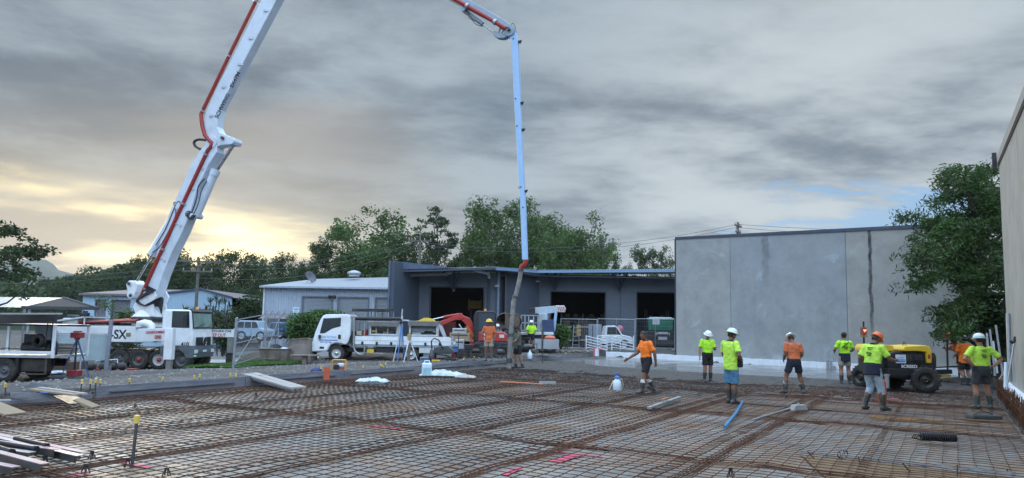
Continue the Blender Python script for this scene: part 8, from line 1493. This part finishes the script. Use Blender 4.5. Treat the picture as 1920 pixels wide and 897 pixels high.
b=MB();P=za(437,691,33.4);b.cyl((0,0,0),(.06,0,2.28),.055,n=10);b.ball((.06,0,2.3),.06);o=b.build('gate_post',fpm);o.location=P;tag(o,'stout galvanised gate post in front of the exclusion zone board','gate post')
def temp_panel(pxa,pxb,Y,label,pyt=598,pyb=656):
 A=atY(pxa,pyb,Y);B=atY(pxb,pyb,Y);H_=atY(pxa,pyt,Y).z-A.z;W_=B.x-A.x;t=thing('temporary_fence',label,'fence panel',tuple(A),0,'temporary fence panels');b=MB();b.tube([(0,0,0),(0,0,H_),(W_,0,H_),(W_,0,0)],.022,8);b.tube([(0,0,.12),(W_,0,.12)],.018,6);b.tube([(W_*.5,0,.12),(W_*.5,0,H_)],.012,6);b.build('frame',alum,t)
 b=MB();x=.06
 while x<W_:b.tube([(x,.0,.12),(x,.0,H_)],.0035,3,False);x+=.075
 z=.3
 while z<H_:b.tube([(0,0,z),(W_,0,z)],.004,3,False);z+=.3
 o=b.build('wire_infill',fpm,t);o['kind']='stuff'
 for x in(0,W_):b=MB();b.box((x,0,-.02),(.25,.55,.12));b.build('foot',mat('fence_block',(.25,.24,.23),.9),t,.02)
 return t
temp_panel(1051,1119,46.0,'left temporary fence panel in front of the timber frames');temp_panel(1121,1190,46.3,'middle temporary fence panel in front of the white ute');temp_panel(1192,1265,46.0,'right temporary fence panel in front of the green bin')
P=atY(1230,604,45.9);t=thing('fence_sign','small white notice wired to the right fence panel','sign',tuple(P));b=MB();b.bb(-.22,.22,-.03,-.02,-.16,.16);b.build('board',mat('notice_white',(.6,.6,.66),.5),t);b=MB();[b.bb(-.18,.18-.06*(k%2),-.034,-.031,.10-.07*k,.12-.07*k)for k in range(4)];b.build('lettering',mat('notice_print',(.35,.2,.35),.6),t)
for i,(x0,x1,yy,lb)in enumerate(((1099,1138,45.0,'left white rail hurdle of the stacked gates'),(1120,1163,45.2,'middle white rail hurdle of the stacked gates'),(1147,1188,45.0,'right white rail hurdle of the stacked gates'))):
 A,B=atY(x0,657,yy),atY(x1,657,yy);H_=atY(x0,629,yy).z-A.z;W_=B.x-A.x;t=thing('rail_hurdle',lb,'gate',tuple(A),0,'white rail gates leaning in front of the fence');b=MB();b.cyl((0,0,0),(0,0,H_),.04,n=8);b.cyl((W_,0,0),(W_,0,H_),.04,n=8);b.build('post',wl2,t)
 for k in range(5):z0_,z1_=H_*(.95-.19*k),H_*(.95-.19*k)-(.30 if i%2==0 else-.30);b=MB();b.tube([(0,0,max(.03,z0_)),(W_,0,max(.03,min(H_,z1_)))],.028,6);b.build('rail',wl2,t)
for(x0,x1,lb,py0)in((1056,1070,'dark upright timber frame behind the left fence panel',601),(1089,1104,'second dark timber frame behind the left fence panel',601)):
 A,B=atY(x0,656,47.0),atY(x1,py0,47.0);t=thing('timber_frame',lb,'timber frame',(A.x,47.0,A.z),0,'dark frames behind the fence');W_,H_=B.x-A.x,B.z-A.z;b=MB()  # plain dark timber frames standing behind the fence
 for k in range(4):b.bb(W_*k/4+.01,W_*(k+1)/4-.02,0,.1,0,H_)
 b.build('uprights',mat('black_brown_timber',(.03,.022,.02),.8),t);b=MB();b.bb(-.05,W_+.05,-.05,-.002,H_*.3,H_*.36);b.bb(-.05,W_+.05,-.05,-.002,H_*.75,H_*.8);b.build('cross_rail',wood,t)
A=atY(1080,654,47.8);t=thing('step_ladder','pale ladder between the two dark frames','ladder',tuple(A));b=MB();H_=1.55;b.bar((-.25,0,0),(-.15,0,H_),.05);b.bar((.25,0,0),(.15,0,H_),.05);b.build('stile',alum,t)
for k in range(5):b=MB();b.bar((-.24+.02*k,0,.25+.28*k),(.24-.02*k,0,.25+.28*k),.04);b.build('rung',alum,t)
p=atY(1112,634,47.2);t=thing('grey_cabinet','pale grey metal cabinet behind the fence left of the ute','cabinet',(p.x,47.5,p.z-.6));b=MB();b.bb(-.6,.6,0,.6,0,1.5);b.build('body',mat('cabinet_grey',(.25,.30,.36),.5),t,.01);b=MB();b.bb(-.02,.02,-.01,-.001,.05,1.45);b.build('door_gap',blk,t)
p=atY(1105,612,52);t=thing('yellow_pallet','dull yellow crate behind the grey cabinet','crate',(p.x,52,p.z-.7));b=MB()
for k in range(3):b.bb(-.9,.9,0,.9,.28*k,.28*k+.22)
b.build('crate',mat('crate_yellow',(.40,.26,.06),.7),t)
gd='odds and ends heaped in front of the excavator'
def junk(px,py,Y,w_,d_,h_,m,label,name='crate',cat='crate',rz=0,bev=.02):
 c=atY(px,py,Y);t=thing(name,label,cat,tuple(c),rz,gd);b=MB();b.box((0,0,h_/2),(w_,d_,h_));b.build('body',m,t,bev);b=MB();b.box((0,-d_/2-.006,h_*.72),(w_*.8,.01,h_*.12));b.build('band',blkm,t);return t
junk(862,640,36.2,1.0,.5,.42,wood,'timber crate left of the excavator cab');junk(862,629,36.3,.7,.5,.35,galv,'grey box on the timber crate');junk(797,681,32.5,.45,.3,.26,mat('tub_blue_grey',(.14,.22,.33),.5),'blue grey tub right of the tripods','tub','tub');junk(817,682,31.8,.34,.2,.16,mat('level_yellow',(.75,.42,.04),.5),'small orange yellow case on the formwork edge','case','case');junk(862,655,33.5,.4,.35,.45,galv,'grey motor box in front of the track','box','box');junk(855,661,33.4,.22,.2,.30,mat('motor_blue',(.06,.16,.42),.4),'blue white motor housing in front of the track','motor','motor');junk(884,655,33.0,.18,.16,.42,exr,'narrow red canister near the track','canister','canister');junk(845,676,32.5,.5,.4,.1,blk,'flat black lid on the gravel','lid','lid')
c=atY(809,680,32.3);t=thing('submersible_pump','upright dark pump with a curved hose right of the tripods','pump',tuple(c));b=MB();b.lathe([(.10,0),(.13,.03),(.13,.35),(.10,.40),(.08,.55),(.04,.60)],(0,0,0),16);b.build('body',dsteel,t);b=MB();b.tube([(0,0,.6),(-.03,0,.95),(.08,0,1.08),(.3,0,1.0),(.5,.1,.6)],.03,8);b.build('hose',blk,t)
c=atY(832,660,32.8);t=thing('wheelbarrow','upturned black wheelbarrow in front of the flatbed tail','wheelbarrow',tuple(c));b=MB();b.prism([(-.45,.0),(-.3,.22),(.2,.28),(.55,.02),(.5,-.04),(-.4,-.06)],-.28,.28);fixn(b.build('tray',mat('barrow_grey',(.06,.07,.08),.4),t,.02));b=MB();b.tube([(-.5,-.2,-.1),(.1,-.2,-.16),(.7,-.2,-.45)],.018,6);b.tube([(-.5,.2,-.1),(.1,.2,-.16),(.7,.2,-.45)],.018,6);b.build('handles',blkm,t);b=MB();b.cyl((-.5,-.05,-.22),(-.5,.05,-.22),.18,n=18);b.build('wheel',rub,t)
for px,py,hh,lb in((858,664,1.9,'thin dark rod standing in front of the excavator'),(1017,678,2.8,'dark rod standing in front of the grey tank')):
 c=atY(px,py+12,31.5 if px<900 else 35.0);b=MB();b.cyl((0,0,0),(.02,0,hh*.62),.022,n=6);o=b.build('steel_rod',dsteel);o.location=c;tag(o,lb,'rod','rods standing at the formwork')
c=atY(970,671,32.2);
c=atY(970,672,31.9)+V3(.55,0,0);t=thing('white_bottle','white plastic bottle beside the hose man','bottle',tuple(c));b=MB();b.lathe([(.10,0),(.11,.02),(.11,.22),(.04,.30),(.035,.34)],(0,0,0),14);b.build('body',plas,t);b=MB();b.cyl((0,0,.34),(0,0,.38),.04,n=10);b.build('cap',wl2,t)
t=thing('power_trowel','black walk behind trowel machine with ring guard in front of the excavator','power trowel',tuple(atY(878,672,32.8)));b=MB()
for z in(.06,.2,.34):b.tube([(.45*math.cos(a),.45*math.sin(a),z)for a in np.linspace(0,2*PI,25)],.014,6)
for k in range(8):b.cyl((.45*math.cos(k*PI/4),.45*math.sin(k*PI/4),.05),(.45*math.cos(k*PI/4),.45*math.sin(k*PI/4),.35),.012,n=6)
b.build('ring_guard',blkm,t);b=MB();b.box((0,0,.5),(.36,.3,.26));b.cyl((0,0,.1),(0,0,.4),.08,n=12);b.build('engine',blk,t,.03);b=MB();b.tube([(.05,0,.45),(.5,-.1,.8),(1.0,-.15,1.0),(1.2,-.18,1.0)],.018,8);b.build('handle',dsteel,t);b=MB();[b.bar((.1*math.cos(a),.1*math.sin(a),.05),(.40*math.cos(a),.40*math.sin(a),.04),.14,.012)for a in(0,PI/2,PI,-PI/2)];b.build('blades',dsteel,t)
for i,(px,py,Y,sc_,m_,lb)in enumerate(((897,660,34.2,.32,blkm,'dark machine part left of the man in the yellow helmet'),(942,662,34.4,.38,dsteel,'dark machine part between the two men at the excavator'),(852,668,33.6,.26,exr,'red machine part at the tail of the flatbed'),(1000,660,36.5,.34,MATS['brown_drum_steel'],'brown metal part left of the grey tank'),(985,652,37.5,.42,dsteel,'dark metal part below the loader crane tray'))):
 t=thing('machine_part',lb,'machine part',tuple(atY(px,py,Y)-V3(0,0,sc_*.3)),i*.7,'machine parts lying by the excavator');b=MB();b.cyl((-sc_,0,sc_*.4),(sc_*.4,0,sc_*.4),sc_*.35,n=14);b.build('drum',m_,t);b=MB();b.box((sc_*.6,0,sc_*.6),(sc_*.9,sc_*.8,sc_));b.build('housing',blkm,t,.02);b=MB();b.tube([(-sc_,0,sc_*.5),(-sc_*.5,-.1,sc_*1.5),(sc_*.5,-.1,sc_*1.4),(sc_,-.1,.02)],.025,6);b.build('hose',blk,t)
def lj(px,py,Y):return atY(px,py,Y)
t=thing('bobcat_bucket','rust brown steel bucket with a red hitch behind the laser tripod','bucket',tuple(lj(86,694,26.5)));p,q=lj(84,678,26.5)-t.location,lj(137,694,26.5)-t.location;b=MB();b.prism([(p.x,q.z),(q.x,q.z),(q.x+.02,p.z),(p.x-.1,p.z+.03)],0,.9);fixn(b.build('bucket',mat('rust_bucket',(.11,.075,.055),.8,dirt=(.18,.08,.04)),t,.02));b=MB();m_=(p.x+q.x)/2-.15;b.bb(m_-.35,m_-.28,.2,.3,p.z,p.z+.22);b.bb(m_-.1,m_-.03,.2,.3,p.z,p.z+.22);b.bar((m_-.5,.2,p.z+.04),(m_+.4,.2,p.z+.04),.1,.08);b.build('hitch',mat('hitch_red',(.30,.04,.03),.5),t)
t=thing('junk_frame','white tube frame and dark machine parts on a red base by the rear wheels','machine parts',tuple(lj(205,697,30.0)));L0=t.location;R_=lambda px,py:lj(px,py,30.0)-L0;b=MB();b.tube([R_(178,683),R_(180,677),R_(220,674),R_(222,690)],.02,6);b.build('frame',wl2,t);b=MB();p,q=R_(178,691),R_(249,697);b.bb(p.x,q.x,0,.5,q.z,p.z);b.build('red_base',mat('base_red',(.28,.035,.03),.5),t);b=MB()
for px,r_ in((170,.22),(197,.24),(212,.18),(228,.2)):b.ball(R_(px,687),(r_,r_,r_*.8),10,7)
b.tube([R_(190,678),R_(200,674),R_(212,680),R_(225,684),R_(238,690)],.05,6);b.build('machine_part',mat('parts_dark',(.05,.045,.045),.7,bump=.8),t);b=MB();q=R_(209,697);b.box(q+V3(0,-.3,.12),(.2,.2,.26));b.build('concrete_block',mat('block_grey',(.2,.2,.19),.9),t)
c=lj(83,700,26);b=MB();b.ball((0,0,0),(.4,.25,.06),12,6);b.ball((.25,.1,.02),(.3,.2,.07),12,6);o=b.build('white_sacks',plas);o.location=lj(92,700,25.5);tag(o,'white sacks lying on the gravel by the service truck wheel','sacks')
c=hitg(136,708);
for i,(p0,p1,Yp,r_,m_,lb)in enumerate((((1857,700),(1850,625),24.5,.035,galv,'leftmost leaning pole in the gap by the right wall'),((1866,705),(1856,618),24.2,.03,galv,'second leaning pole in the gap'),((1880,700),(1867,610),23.8,.032,galv,'longest pale pole crossing the gap'),((1873,712),(1893,685),21.5,.022,wood,'short timber handle low in the gap'),((1885,730),(1886,680),19.4,.045,plas,'white plastic pipe standing at the wall foot'),((1887,732),(1904,628),18.8,.022,galv,'shovel like pole leaning on the wall end'),((1894,716),(1890,588),19.6,.055,galv,'tall galvanised fence post at the wall corner'),((1870,700),(1862,640),25.2,.03,wl2,'thin white pole deep in the gap'))):
 P,Q=atY(*p0,Yp),atY(*p1,Yp+.2);b=MB();b.cyl((0,0,0),Q-P,r_,n=8);o=b.build('pole',m_);o.location=P;tag(o,lb,'pole','poles leaning in the gap by the right wall')
b=MB();P=atY(1898,640,18.75);b.tube([(-.05,0,.02),(0,0,-.05),(.06,0,0),(.08,0,.12)],.035,8);o=b.build('clamp',blk);o.location=P;tag(o,'black clamp fixed high on the leaning shovel pole','clamp')
t=chain_fence('gap_fence','dark chain link fence closing the gap between the far wall and right wall',[atY(1850,690,29),atY(1905,690,28)],2.2,.12)
# ------- haze
b=MB();b.box((0,0,0),(6000,4400,240));o=b.build('haze',mat('haze_shell',(.5,.5,.5)))
hm_=bpy.data.materials.new('haze_air');hm_.use_nodes=True;n_=hm_.node_tree.nodes;n_.clear();pv=n_.new('ShaderNodeVolumePrincipled');pv.inputs['Color'].default_value=(.92,.94,.97,1);pv.inputs['Density'].default_value=.00012;pv.inputs['Anisotropy'].default_value=.3;mo=n_.new('ShaderNodeOutputMaterial');hm_.node_tree.links.new(pv.outputs[0],mo.inputs['Volume'])
o.data.materials.clear();o.data.materials.append(hm_);o.location=(0,900,100);tag(o,'thin morning haze',None,None,'stuff')
print('OBJECTS',len(bpy.data.objects),'TRIS',sum(len(o.data.polygons)for o in C.objects if o.type=='MESH'))
